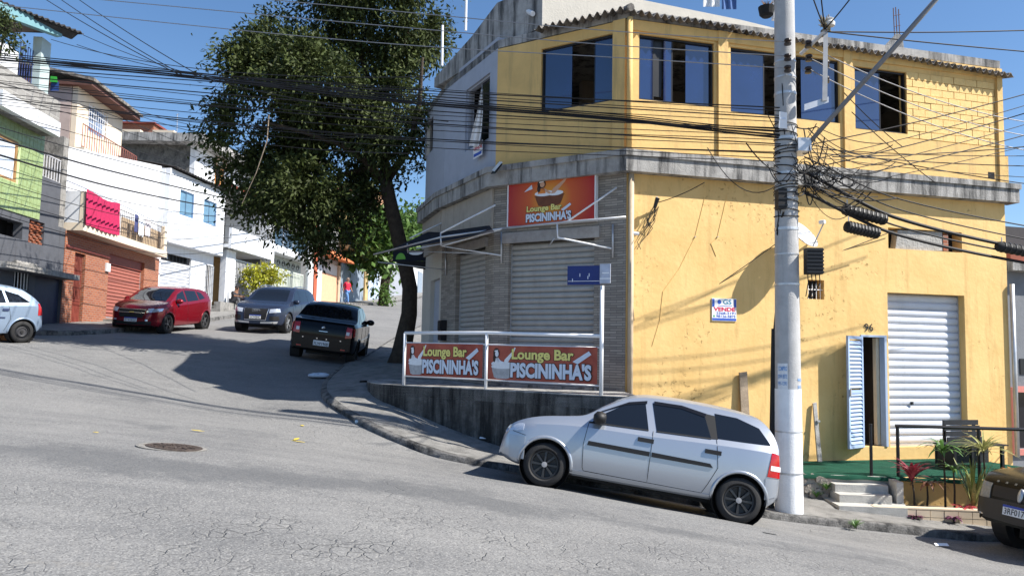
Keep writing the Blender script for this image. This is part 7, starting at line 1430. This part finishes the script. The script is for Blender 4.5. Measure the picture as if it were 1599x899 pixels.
# ================================================================== trees and plants
def leaves(n, centers, size, aspect=.42, droop=.35, shell=.45, seed=1, per=34, spread=1.15, gap=None):
    """Folded leaves gathered into drooping sprigs that are spread through ellipsoid clumps. centers: (x, y, z, rx, ry, rz)."""
    g = np.random.RandomState(seed); C = np.array(centers, float); nt = max(8, n // per); vol = (C[:, 3] * C[:, 4] * C[:, 5]) ** .8; k = g.choice(len(C), nt, p=vol / vol.sum())
    dt = g.normal(size=(nt, 3)); dt /= np.linalg.norm(dt, axis=1)[:, None]; rr = g.uniform(0, 1, nt) ** shell * (1 + .14 * g.normal(size=nt))
    T = C[k, :3] + dt * rr[:, None] * C[k, 3:6]
    if gap:
        keep = np.array([noise.noise(Vector(q) * gap[0]) + .5 * noise.noise(Vector(q) * gap[0] * 2.3 + Vector((7, 3, 1))) < gap[1] for q in T]); T, dt, nt = T[keep], dt[keep], int(keep.sum())
    cn = g.choice(nt, n); sp = size * spread * g.uniform(.7, 1.5, nt)[cn]; d = dt[cn]
    out = d * .8 + np.array([0, 0, -.35]); t = g.uniform(-.6, 1.6, n)[:, None]
    P = T[cn] + out * t * sp[:, None] + g.normal(size=(n, 3)) * sp[:, None] * .62
    ax = d * .75 + g.normal(size=(n, 3)) * .6; ax[:, 2] -= droop; ax /= np.linalg.norm(ax, axis=1)[:, None]
    sd = np.cross(ax, g.normal(size=(n, 3)) * .8 + np.array([.3, -.2, .9])); sd /= np.linalg.norm(sd, axis=1)[:, None]; nr = np.cross(ax, sd)
    L = size * g.uniform(.55, 1.3, n)[:, None]; W = L * aspect
    v = np.stack([P, P + ax * L * .45 + sd * W * .5 + nr * L * .06, P + ax * L, P + ax * L * .45 - sd * W * .5 + nr * L * .06], 1).reshape(-1, 3)
    f = np.arange(4 * n).reshape(-1, 4)
    tri = np.concatenate([f[:, [0, 1, 2]], f[:, [0, 2, 3]]], 1).reshape(-1, 3)
    return v, tri
def leafmesh(name, v, f, m, parent):
    me = bpy.data.meshes.new(name); v = v - np.array(OFF[parent.name]); me.vertices.add(len(v)); me.vertices.foreach_set('co', v.ravel()); me.loops.add(f.size); me.loops.foreach_set('vertex_index', f.ravel().astype(np.int32)); me.polygons.add(len(f)); me.polygons.foreach_set('loop_start', np.arange(0, f.size, 3, dtype=np.int32)); me.update(); me.validate()
    return link(name, me, m, parent)
leafm = mat('tree_leaf', (.040, .060, .018), .6, .35, .9, spec=.2, island=.4, transl=.16, col2=(.075, .095, .027)); leaf2 = mat('young_leaf', (.075, .15, .030), .5, .25, 1.0, spec=.4, island=.35, transl=.3, col2=(.12, .21, .045)); leafy = mat('golden_leaf', (.50, .42, .02), .5, .3, 6, spec=.4, island=.35, transl=.25, col2=(.28, .34, .03)); bark = mat('bark', (.050, .038, .028), .95, .4, 9, 1.0, 30)
TY = 20.3; tb = at(624, 548, TY); tz = H(tb.x, TY) + .1
T = thing('street_tree', (tb.x, TY, tz), 'large dark evergreen tree leaning over the street beside the bar', 'tree')
tp = lambda x, y, dy=0: at(x, y, TY + dy)
trunk = [Vector((tb.x, TY, tz - .15)), Vector((tb.x + .05, TY, tz + .25)), tp(639, 490), tp(640, 450), tp(633, 415), tp(622, 370), tp(608, 310, -.1), tp(602, 280, -.1)]
part('trunk', bark, T, lambda b: b.tube(trunk, [.36, .26, .21, .20, .195, .19, .18, .17], 14), smooth=True)
for pts, r0 in ((((602, 285), (570, 250), (530, 225), (470, 205), (410, 190)), .13), (((602, 285), (600, 220), (585, 150), (560, 80), (540, 30)), .14), (((602, 285), (640, 230), (655, 160), (660, 90)), .12), (((585, 262), (540, 270), (490, 300), (450, 330)), .08), (((590, 170), (620, 110), (640, 40)), .08), (((530, 225), (500, 160), (460, 110)), .08), (((500, 215), (430, 240), (380, 250)), .06), (((640, 230), (660, 240), (672, 262)), .04)):
    dy = np.linspace(0, random.uniform(-1.5, 1.6), len(pts)); part('limb', bark, T, lambda b: b.tube([tp(x, y, d) for (x, y), d in zip(pts, dy)], list(np.linspace(r0, r0 * .25, len(pts))), 8), smooth=True)
s_ = TY / FPX; cl = []
g = random.Random(4)
for x, y, r_ in ((425, 95, 68), (375, 200, 52), (385, 110, 48), (430, 50, 44), (470, 200, 70), (560, 200, 60), (600, 215, 45), (480, 300, 60), (560, 280, 50), (500, 375, 26), (430, 300, 55), (480, 70, 52), (560, 60, 76), (640, 55, 62), (600, 140, 72), (520, 165, 74), (440, 250, 66), (375, 262, 44), (520, 270, 62), (455, 335, 48), (400, 322, 36), (560, 335, 42), (640, 185, 46), (650, 262, 26), (495, 115, 74), (342, 212, 26), (600, -30, 80), (670, 60, 40), (520, -30, 66), (395, 60, 36), (500, 355, 36), (350, 165, 24), (540, 375, 22)):
    c_ = tp(x, y, g.uniform(-1.3, 1.5)); q = r_ * s_ * .87; cl.append((c_.x, c_.y, c_.z, q, q * g.uniform(.9, 1.25), q * .9))
v, f = leaves(92000, cl, .15, .42, .45, .42, 3, 36, 1.5, (.72, .24)); leafmesh('crown', v, f, leafm, T)
# hanging broken twig
part('dead_twig', M['wood'], T, lambda b: b.tube([tp(420, 180, -2.5), tp(417, 220, -2.5), tp(400, 270, -2.4), tp(378, 318, -2.3)], [.015, .015, .012, .008], 5))
def small_tree(name, label, base_px, Y, stems, clumps, n, size, lm, seed, cat='tree', group=None):
    p = at(*base_px, Y); z = H(p.x, Y) + .1; t = thing(name, (p.x, Y, z), label, cat, group)
    for pts, r0 in stems: part('trunk', bark, t, lambda b: b.tube([at(x, y, Y) if i else Vector((at(x, y, Y).x, Y, z - .1)) for i, (x, y) in enumerate(pts)], list(np.linspace(r0, r0 * .5, len(pts))), 8), smooth=True)
    gg = random.Random(seed); cs = []
    for x, y, rx, rz in clumps: c_ = at(x, y, Y + gg.uniform(-.5, .5) * rx * Y / FPX); cs.append((c_.x, c_.y, c_.z, rx * Y / FPX, rx * Y / FPX, rz * Y / FPX))
    v, f = leaves(n, cs, size, .5, .2, .5, seed); leafmesh('crown', v, f, lm, t); return t
small_tree('young_tree', 'bright green young tree on the pavement beyond the walking man', (597, 466), 58, [([(597, 468), (600, 440), (604, 410), (598, 385)], .34), ([(600, 445), (608, 425), (612, 400)], .2)], [(600, 380, 30, 26), (560, 385, 26, 20), (575, 355, 30, 24), (610, 350, 26, 22), (545, 365, 20, 16), (600, 405, 26, 14)], 4200, .55, leaf2, 9)
small_tree('hill_tree', 'broad green tree rising behind the far grey wall', (640, 450), 92, [([(640, 450), (640, 380)], .4)], [(640, 352, 34, 26), (668, 368, 26, 22), (620, 372, 24, 20), (648, 385, 40, 20), (600, 395, 24, 18)], 3600, .75, leaf2, 12); small_tree('hill_tree', 'green tree behind the orange eaves on the hillside', (575, 400), 100, [([(578, 400), (578, 350)], .4)], [(578, 325, 22, 24), (560, 345, 22, 20), (595, 352, 20, 18)], 2200, .8, leaf2, 15)
small_tree('golden_shrub', 'clipped golden-leaved shrub in front of the barred veranda', (402, 478), 40, [([(402, 478), (400, 452), (396, 440)], .05), ([(404, 478), (412, 455), (425, 442)], .05), ([(403, 478), (405, 455), (408, 440)], .05)], [(405, 429, 20, 11), (430, 432, 17, 11), (415, 426, 18, 9), (395, 434, 11, 9), (400, 450, 10, 12)], 2600, .17, leafy, 21, 'shrub')
small_tree('verge_bush', 'small clipped green bush at the foot of the young tree', (603, 468), 57, [([(604, 470), (604, 462)], .08)], [(605, 460, 5, 8)], 300, .28, leaf2, 31, 'shrub')
tt = thing('terrace_creeper', at(12, 70, 20.5), 'leafy creeper hanging on the roof terrace of the green tiled house', 'plant'); v, f = leaves(900, [(*at(8, 30, 20.4), .25, .3, .3), (*at(15, 58, 20.4), .22, .25, .3), (*at(-10, 45, 20.4), .4, .3, .5)], .12, .5, .3, .5, 41); leafmesh('foliage', v, f, leafm, tt); part('stem', bark, tt, lambda b: b.tube([at(-5, 110, 20.6), at(5, 60, 20.5), at(10, 30, 20.4)], .025, 5))
def rosette(name, label, base, stem, n, ln, wd, up_, droop, m, seed, cat='plant', stemm=None, jit=.25):
    """Strap-leaved plant: every blade a real bent leaf."""
    g = random.Random(seed); t = thing(name, base, label, cat); top = Vector(base) + Vector((g.uniform(-.03, .03), g.uniform(-.03, .03), stem))
    if stem > .02: part('stem', stemm or bark, t, lambda b: b.tube([Vector(base) - Vector((0, 0, .05)), Vector(base).lerp(top, .5) + Vector((.012, 0, 0)), top], [.018, .014, .012], 6))
    n = int(n * 1.4)
    for k in range(n):
        a = 2.4 * k + g.uniform(-.3, .3); el = R(up_ * g.uniform(1 - jit, 1 + jit)); L = ln * 1.2 * g.uniform(.75, 1.15); d = Vector((math.cos(a), math.sin(a), 0)); sdv = Vector((-d.y, d.x, 0)); rows = []; p = top - Vector((0, 0, .1 * stem * k / n)); e = el
        for j in range(6):
            w = wd * (math.sin(math.pi * (.12 + .86 * j / 5)) ** .8) * .5 + .002; nrm = d * -math.sin(e) + Vector((0, 0, math.cos(e)))
            rows.append([p - sdv * w + nrm * w * .25, p, p + sdv * w + nrm * w * .25]); p = p + (d * math.cos(e) + Vector((0, 0, math.sin(e)))) * L / 5; e -= droop / 5 * g.uniform(.7, 1.3)
        b = MB(); b.grid(rows); b.build('leaf', m, t, smooth=True)
    return t
lg_ = mat('strap_green', (.09, .19, .045), .45, .25, 9, spec=.5, transl=.25); ly_ = mat('strap_striped', (.40, .40, .16), .45, .3, 14, spec=.5, transl=.2); lr_ = mat('cordyline_red', (.24, .020, .045), .45, .35, 9, spec=.5, transl=.2, col2=(.34, .06, .08)); lo_ = mat('bromeliad_orange', (.62, .20, .015), .45, .3, 9, transl=.2); lp_ = mat('bromeliad_pink', (.52, .07, .09), .45, .2, 9, transl=.2); lv_ = mat('purple_leaf', (.11, .03, .07), .5, .3, 9)
def bed(px, py, o=2.3): o -= 1.95; u = PG.uv(px, py, o)[0]; return tuple(PG.pt(u, -2.35, o))
rosette('cordyline', 'dark red cordyline at the corner of the planter beside the steps', bed(1428, 780), .46, 24, .34, .06, 66, 1.3, lr_, 1)
rosette('cordyline', 'smaller drooping brownish cordyline beside the dark red one', bed(1447, 780, 2.2), .36, 12, .30, .035, 40, 1.8, mat('cordyline_brown', (.20, .085, .05), .5, .3, 9, transl=.2), 2)
rosette('dracaena', 'tall green dracaena in front of the slatted bench', bed(1476, 780, 2.2), .92, 20, .34, .040, 50, 1.7, lg_, 3); rosette('dracaena', 'short green dracaena under the handrail', bed(1490, 780, 2.3), .62, 14, .28, .030, 50, 1.6, lg_, 33)
rosette('dracaena', 'pale striped spiky dracaena beside the dark vehicle', bed(1538, 780, 2.15), .98, 34, .40, .024, 30, .9, ly_, 4, jit=.8); rosette('snake_plant', 'upright striped snake plant in the planter', bed(1520, 785, 2.35), 0, 11, .62, .055, 82, .25, mat('snake_green', (.12, .17, .05), .5, .35, 18, col2=(.30, .30, .09)), 5, jit=.12)
rosette('bromeliad', 'pink red bromeliad low in the planter', bed(1505, 790, 2.45), .03, 16, .20, .035, 45, 1.2, lp_, 6); rosette('bromeliad', 'orange bromeliad beyond the dark vehicle bonnet', tuple(PG.pt(PG.uv(1592, 720, .2)[0], -2.3, .2)), .42, 22, .26, .045, 55, 1.0, lo_, 7); rosette('palm_plant', 'green fan palm at the end of the terrace beside the grey house', tuple(PF.pt(UR + .35, ZG, .9)), .9, 18, .45, .035, 45, 1.4, lg_, 8)
rosette('purple_plant', 'small purple plant growing over the planter tiles', tuple(PG.pt(PG.uv(1488, 800, .75)[0], -2.46, .76)), .06, 26, .13, .035, 40, 1.5, lv_, 9); rosette('purple_plant', 'second purple tuft at the tile end beside the red cordyline', tuple(PG.pt(PG.uv(1428, 800, .75)[0], -2.46, .76)), .05, 20, .12, .03, 45, 1.4, lv_, 19)
wd_ = MB(); gr_ = random.Random(8); 
for k in range(420):
    u = x1 + gr_.uniform(.15, 2.4); o = gr_.uniform(.03, .55); p = PG.pt(u, -2.36, o); q = p + Vector((gr_.uniform(-.09, .09), gr_.uniform(-.09, .09), gr_.uniform(.06, .2))); s2 = Vector((gr_.uniform(-1, 1), gr_.uniform(-1, 1), 0)) * .022; wd_.add([p, p.lerp(q, .5) + s2, q, p.lerp(q, .5) - s2], [(0, 1, 2, 3)])
tag(wd_.build('ground_cover', mat('sage_leaf', (.16, .20, .09), .6, .3, 9, transl=.2)), 'low green ground cover under the planter plants', 'plants', kind='stuff')
for nm, lb, bp_ in (('weed_tuft', 'weed tuft growing from the rubble footing', PG.pt(gu0 + .42, -2.15, .08)), ('weed_tuft', 'weed tuft in the kerb joint near the steps', onground(1333, 826) + Vector((0, 0, .02))), ('weed_tuft', 'second weed tuft low on the rubble footing', PG.pt(gu0 + .25, -2.27, .08))): rosette(nm, lb, tuple(bp_), .0, 22, .13, .014, 65, .9, lg_, hash(lb) % 97 if False else len(lb))

# ================================================================== people
def skin_body(name, joints, edges, m, parent, sub=2):
    me = bpy.data.meshes.new(name); names = list(joints); me.from_pydata([joints[k][0] for k in names], [(names.index(a), names.index(b)) for a, b in edges], [])
    o = bpy.data.objects.new(name, me); COL.objects.link(o); o.modifiers.new('s', 'SKIN'); sb = o.modifiers.new('u', 'SUBSURF'); sb.levels = sub
    for i, k in enumerate(names): r = joints[k][1]; me.skin_vertices[0].data[i].radius = r if isinstance(r, tuple) else (r, r); me.skin_vertices[0].data[i].use_root = (i == 0)
    bpy.context.view_layer.update(); nm = bpy.data.meshes.new_from_object(o.evaluated_get(bpy.context.evaluated_depsgraph_get())); bpy.data.objects.remove(o); nm.name = name; nm.materials.clear(); nm.polygons.foreach_set('use_smooth', [True] * len(nm.polygons))
    return link(name, nm, m, parent)
skn = mat('skin', (.30, .155, .095), .6, .08, 9); hr_ = mat('dark_hair', (.02, .016, .014), .8)
def person(name, label, M4, J, cloth, hairm):
    t = thing(name, (0, 0, 0), label, 'person', matrix=M4); E = [('pel', 'bel'), ('bel', 'che'), ('che', 'nek'), ('nek', 'hea'), ('hea', 'cro'), ('hea', 'nos')]
    for s in 'LR': E += [('che', 'sh' + s), ('sh' + s, 'el' + s), ('el' + s, 'wr' + s), ('wr' + s, 'pa' + s), ('pel', 'hi' + s), ('hi' + s, 'kn' + s), ('kn' + s, 'an' + s), ('an' + s, 'to' + s)]
    for s in 'LR':
        w, p = Vector(J['wr' + s][0]), Vector(J['pa' + s][0]); d = (p - w).normalized(); sd = d.cross(Vector((0, 1, 0))); sd = sd.normalized() if sd.length > .1 else Vector((1, 0, 0))
        for i, (off, L) in enumerate(((-.03, .065), (-.01, .08), (.01, .085), (.03, .07))):
            J[f'f{i}{s}'] = (tuple(p + d * .03 + sd * off), .009); J[f'g{i}{s}'] = (tuple(p + d * (.03 + L) + sd * off * 1.1 + Vector((0, 0, -.01))), .007); E += [('pa' + s, f'f{i}{s}'), (f'f{i}{s}', f'g{i}{s}')]
        J['th' + s] = (tuple(w.lerp(p, .5) + sd * -.05), .010); J['ti' + s] = (tuple(p + d * .02 + sd * -.065), .008); E += [('wr' + s, 'th' + s), ('th' + s, 'ti' + s)]
    skin_body('body', J, E, skn, t)
    def sub(nm, keys, edges, m, grow): skin_body(nm, {k: (J[k][0], tuple(q * grow[0] + grow[1] for q in (J[k][1] if isinstance(J[k][1], tuple) else (J[k][1],) * 2))) for k in keys}, edges, m, t, 2)
    sub('shirt', ['bel', 'che', 'shL', 'shR', 'elL', 'elR', 'pel'], [('bel', 'che'), ('che', 'shL'), ('che', 'shR'), ('shL', 'elL'), ('shR', 'elR'), ('bel', 'pel')], cloth[0], (1.12, .014)); sub('trousers', ['pel', 'hiL', 'hiR', 'knL', 'knR', 'anL', 'anR'], [('pel', 'hiL'), ('pel', 'hiR'), ('hiL', 'knL'), ('hiR', 'knR'), ('knL', 'anL'), ('knR', 'anR')], cloth[1], (1.14, .012))
    for s in 'LR': a, b_ = Vector(J['an' + s][0]), Vector(J['to' + s][0]); bb = MB(); bb.tube([a - (b_ - a) * .35 + Vector((0, 0, -.03)), a + Vector((0, 0, -.03)), b_ + Vector((0, 0, -.01))], [.045, .05, .035], 8); bb.build('shoe', cloth[2], t, smooth=True)
    h, c = Vector(J['hea'][0]), Vector(J['cro'][0]); bb = MB(); bb.lathe([(.005, .12), (.05, .11), (.088, .07), (.102, .02), (.10, -.03), (.085, -.07)], 14, Matrix.Translation(h.lerp(c, .55) + Vector((-.02, 0, .0))), cap=False); bb.build('hair', hairm, t, smooth=True)
    for sg in (1, -1): bb = MB(); bb.lathe([(.004, -.012), (.012, -.006), (.012, .006), (.004, .012)], 8, Matrix.Translation(h + Vector((.085, sg * .035, .03)))); bb.build('eye', mat('eye', (.03, .02, .02), .3), t); bb = MB(); bb.lathe([(.006, -.03), (.02, -.02), (.024, .01), (.01, .03)], 8, Matrix.Translation(h + Vector((-.005, sg * .095, .01)))); bb.build('ear', skn, t, smooth=True)
    bb = MB(); bb.tube([h + Vector((.088, -.03, -.055)), h + Vector((.097, 0, -.06)), h + Vector((.088, .03, -.055))], .007, 6); bb.build('mouth', mat('lip', (.22, .07, .06), .6), t)
    return t
# walking man: x forward
J = {'pel': ((0, 0, .94), (.15, .12)), 'bel': ((.02, 0, 1.10), (.165, .13)), 'che': ((.04, 0, 1.32), (.17, .12)), 'nek': ((.06, 0, 1.50), .06), 'hea': ((.10, 0, 1.62), (.085, .09)), 'cro': ((.10, 0, 1.71), (.07, .08)), 'nos': ((.185, 0, 1.61), .012),
     'shL': ((.03, .19, 1.42), .062), 'elL': ((.10, .24, 1.14), .045), 'wrL': ((.24, .22, .94), .030), 'paL': ((.30, .21, .86), (.04, .02)), 'shR': ((.03, -.19, 1.42), .062), 'elR': ((-.10, -.24, 1.16), .045), 'wrR': ((-.06, -.24, .92), .030), 'paR': ((-.03, -.24, .83), (.04, .02)),
     'hiL': ((0, .09, .88), .09), 'knL': ((-.06, .10, .50), .06), 'anL': ((-.30, .10, .13), .042), 'toL': ((-.17, .11, .05), .03), 'hiR': ((0, -.09, .88), .09), 'knR': ((.22, -.10, .50), .06), 'anR': ((.26, -.10, .08), .042), 'toR': ((.42, -.11, .03), .03)}
mp = at(541, 470, 52); mp.z = H(mp.x, 52) + .02
person('person', 'walking man in red shirt and blue jeans at the far kerb', Matrix.Translation(mp) @ Matrix.Rotation(R(-35), 4, 'Z'), J, (mat('red_shirt', (.52, .015, .045), .85, .1, 9), mat('blue_jeans', (.10, .22, .46), .85, .15, 9), mat('white_shoe', (.6, .6, .6), .6)), mat('grey_hair', (.22, .16, .13), .8))
J = {'pel': ((0, 0, .12), (.15, .12)), 'bel': ((.02, 0, .27), (.155, .13)), 'che': ((.10, 0, .48), (.165, .12)), 'nek': ((.16, 0, .65), .06), 'hea': ((.20, 0, .76), (.085, .09)), 'cro': ((.20, 0, .85), (.07, .08)), 'nos': ((.285, 0, .74), .012),
     'shL': ((.10, .19, .57), .062), 'elL': ((.28, .24, .38), .045), 'wrL': ((.48, .14, .38), .030), 'paL': ((.55, .11, .37), (.04, .02)), 'shR': ((.10, -.19, .57), .062), 'elR': ((.28, -.24, .38), .045), 'wrR': ((.48, -.14, .38), .030), 'paR': ((.55, -.11, .37), (.04, .02)),
     'hiL': ((.04, .09, .12), .09), 'knL': ((.40, .16, .34), .065), 'anL': ((.52, .15, -.08), .042), 'toL': ((.66, .16, -.14), .03), 'hiR': ((.04, -.09, .12), .09), 'knR': ((.42, -.13, .34), .065), 'anR': ((.52, -.13, -.08), .042), 'toR': ((.66, -.13, -.14), .03)}
sp_ = at(364, 482, 38.6); sp_ = L2.pt(U(L2, 364, 482, .45), 0, .46); sp_.z = zf + .40
person('person', 'person in dark clothes sitting on the low wall below the veranda', Matrix.Translation(sp_) @ Matrix.Rotation(R(-25), 4, 'Z'), J, (mat('dark_top', (.03, .03, .035), .9), mat('grey_trousers', (.09, .09, .10), .9), mat('dark_shoe', (.03, .03, .03), .7)), hr_)

# ================================================================== small things on the street
mh = onground(272, 699); mn = Vector((H(mh.x - .3, mh.y) - H(mh.x + .3, mh.y), H(mh.x, mh.y - .3) - H(mh.x, mh.y + .3), .6)).normalized(); Mm = mn.to_track_quat('Z', 'Y').to_matrix().to_4x4(); Mm.translation = mh + Vector((0, 0, .008))
mc = thing('manhole_cover', mh, 'round rusty cast iron manhole cover in a pale concrete collar', 'manhole cover'); iron = mat('cast_iron', (.075, .058, .050), .75, .3, 14, .6, 60, metal=.25)
part('collar', mat('collar_concrete', (.22, .21, .195), .95, .3, 9, .9, 40), mc, lambda b: b.lathe([(.36, -.03), (.38, -.006), (.35, .002), (.30, .002), (.30, -.03)], 40, Mm @ Matrix.Translation((.07, .02, 0)), cap=False)); part('cover', iron, mc, lambda b: b.lathe([(.305, -.02), (.305, .010), (.27, .013), (.26, .008), (0.001, .008)], 40, Mm, cap=False), sharp=30)
for k in range(12): part('rib', iron, mc, lambda b: b.box(.06, .25, -.010, .010, .008, .018, Mm @ Matrix.Rotation(k * math.pi / 6, 4, 'Z')))
part('ring', iron, mc, lambda b: b.tube([Mm @ Vector((.15 * math.cos(t), .15 * math.sin(t), .012)) for t in np.linspace(0, 6.283, 25)], .009, 5, False))
ym = mat('yellow_road_paint', (.55, .42, .06), .8, .3, 30)
for k, (x, y, w, h, lb) in enumerate(((463, 686, .05, .22, 'yellow paint dash on the asphalt beside the crack'), (472, 665, .06, .05, 'small yellow paint dot uphill of the dash'), (308, 673, .16, .05, 'short yellow paint stroke beyond the manhole'), (150, 676, .06, .04, 'faint yellow paint dot left of the manhole'), (466, 690, .20, .035, 'yellow paint foot crossing the dash'))):
    p = onground(x, y); b = MB(); g = random.Random(k); pts = []
    for i in range(10): t = i * .628; q = Vector((p.x + w * .6 * math.cos(t) * g.uniform(.7, 1.1), p.y + h * .7 * math.sin(t) * g.uniform(.7, 1.1), 0)); q.z = H(q.x, q.y) + .012; pts.append(q)
    b.prism(pts, (0, 0, .003)); tag(b.build('paint_mark', ym), lb, 'paint mark')
def crumple(name, label, cat, base, rx, ry, rz, m, seed):
    g = random.Random(seed); t = thing(name, base, label, cat); vs = []; fs = []; n, k = 14, 7
    for j in range(k):
        e = math.pi * j / (k - 1)
        for i in range(n): a = 2 * math.pi * i / n; s2 = g.uniform(.78, 1.12); vs.append(Vector((base[0] + rx * math.sin(e) * math.cos(a) * s2, base[1] + ry * math.sin(e) * math.sin(a) * s2, base[2] + rz * (1 - math.cos(e)) * .5 * s2)))
    for j in range(k - 1):
        for i in range(n): fs.append((j * n + i, j * n + (i + 1) % n, (j + 1) * n + (i + 1) % n, (j + 1) * n + i))
    b = MB(); b.add(vs, fs); b.build('sheet', m, t, sharp=25); return t
p = onground(497, 590); crumple('plastic_bag', 'crumpled pale plastic bag lying in the gutter near the black saloon', 'bag', tuple(p), .26, .16, .12, mat('bag_plastic', (.55, .62, .72), .4, .15, 9, spec=.5), 2)
p = onground(563, 662); bt = thing('crushed_bottle', p, 'crushed clear and blue plastic bottle at the kerb', 'bottle'); part('bottle', mat('bottle_plastic', (.42, .52, .60), .15, .2, 20, spec=.7), bt, lambda b: b.lathe([(.012, -.10), (.035, -.095), (.042, -.03), (.030, .0), (.042, .04), (.036, .07), (.016, .10), (.016, .125)], 12, Matrix.Translation(p + Vector((0, 0, .05))) @ Matrix.Rotation(R(80), 4, 'Y') @ Matrix.Rotation(.4, 4, 'X'))); part('label', mat('bottle_blue', (.03, .22, .70), .4), bt, lambda b: b.lathe([(.044, -.02), (.044, .045)], 12, Matrix.Translation(p + Vector((0, 0, .05))) @ Matrix.Rotation(R(80), 4, 'Y') @ Matrix.Rotation(.4, 4, 'X'), cap=False))
for k, (x, y, lb) in enumerate(((757, 697, 'scrap of white paper on the sunny pavement before the silver car'), (1472, 853, 'scrap of white paper in the road near the dark vehicle'), (1205, 833, 'tiny white wrapper in the road behind the silver car'))):
    p = onground(x, y); p.z = H(p.x, p.y) + (.14 if k == 0 else .012); b = MB(); b.grid([[p + Vector((.09 * (i - 1), .05 * (j - 1), .012 * ((i * 3 + j * 5 + k) % 3))) for i in range(3)] for j in range(3)]); tag(b.build('paper_scrap', M['white']), lb, 'litter')
p = onground(8, 531); tp_ = thing('terracotta_pot', p, 'orange terracotta pot standing by the pale blue hatchback', 'pot'); part('pot', mat('terracotta', (.55, .25, .12), .85, .12, 9), tp_, lambda b: b.lathe([(.10, 0), (.16, .24), (.18, .24), (.18, .30), (.15, .30), (.13, .1)], 18, Matrix.Translation(p), cap=False), smooth=True); part('soil', M['earth'], tp_, lambda b: b.lathe([(.14, .26), (.01, .265)], 14, Matrix.Translation(p)))

# grit and dry leaves washed along the gutters: nobody could count these
b = MB(); g = random.Random(17)
for k in range(900):
    t = g.uniform(0, 1); line_ = KERB if k % 3 else LK; A_ = resample(line_[:int(len(line_) * .8)], 400); i = int(t * 398); p0, p1 = A_[i], A_[i + 1]; d = (p1 - p0) / max(1e-6, np.linalg.norm(p1 - p0)) if k > 2 else np.array([1.0, 0])
    nn = np.array([d[1], -d[0]]) * (1 if line_ is LK else -1); off = abs(g.gauss(0, .16)) + .03; q = p0 - nn * off if line_ is KERB else p0 + nn * off
    if k % 3 and q[0] > 12: continue
    z = H(q[0], q[1]) + .012; s_ = g.uniform(.008, .03); a = g.uniform(0, 6.3); u_, w_ = Vector((math.cos(a), math.sin(a), 0)) * s_, Vector((-math.sin(a), math.cos(a), 0)) * s_ * g.uniform(.4, .9); c_ = Vector((q[0], q[1], z))
    b.add([c_ - u_, c_ - w_, c_ + u_, c_ + w_, c_ + Vector((0, 0, s_ * .6))], [(0, 1, 4), (1, 2, 4), (2, 3, 4), (3, 0, 4)])
tag(b.build('gutter_grit', mat('grit', (.16, .13, .095), .95, .4, 40)), 'scattered grit and dry leaf bits along the kerbs', 'grit', kind='stuff')
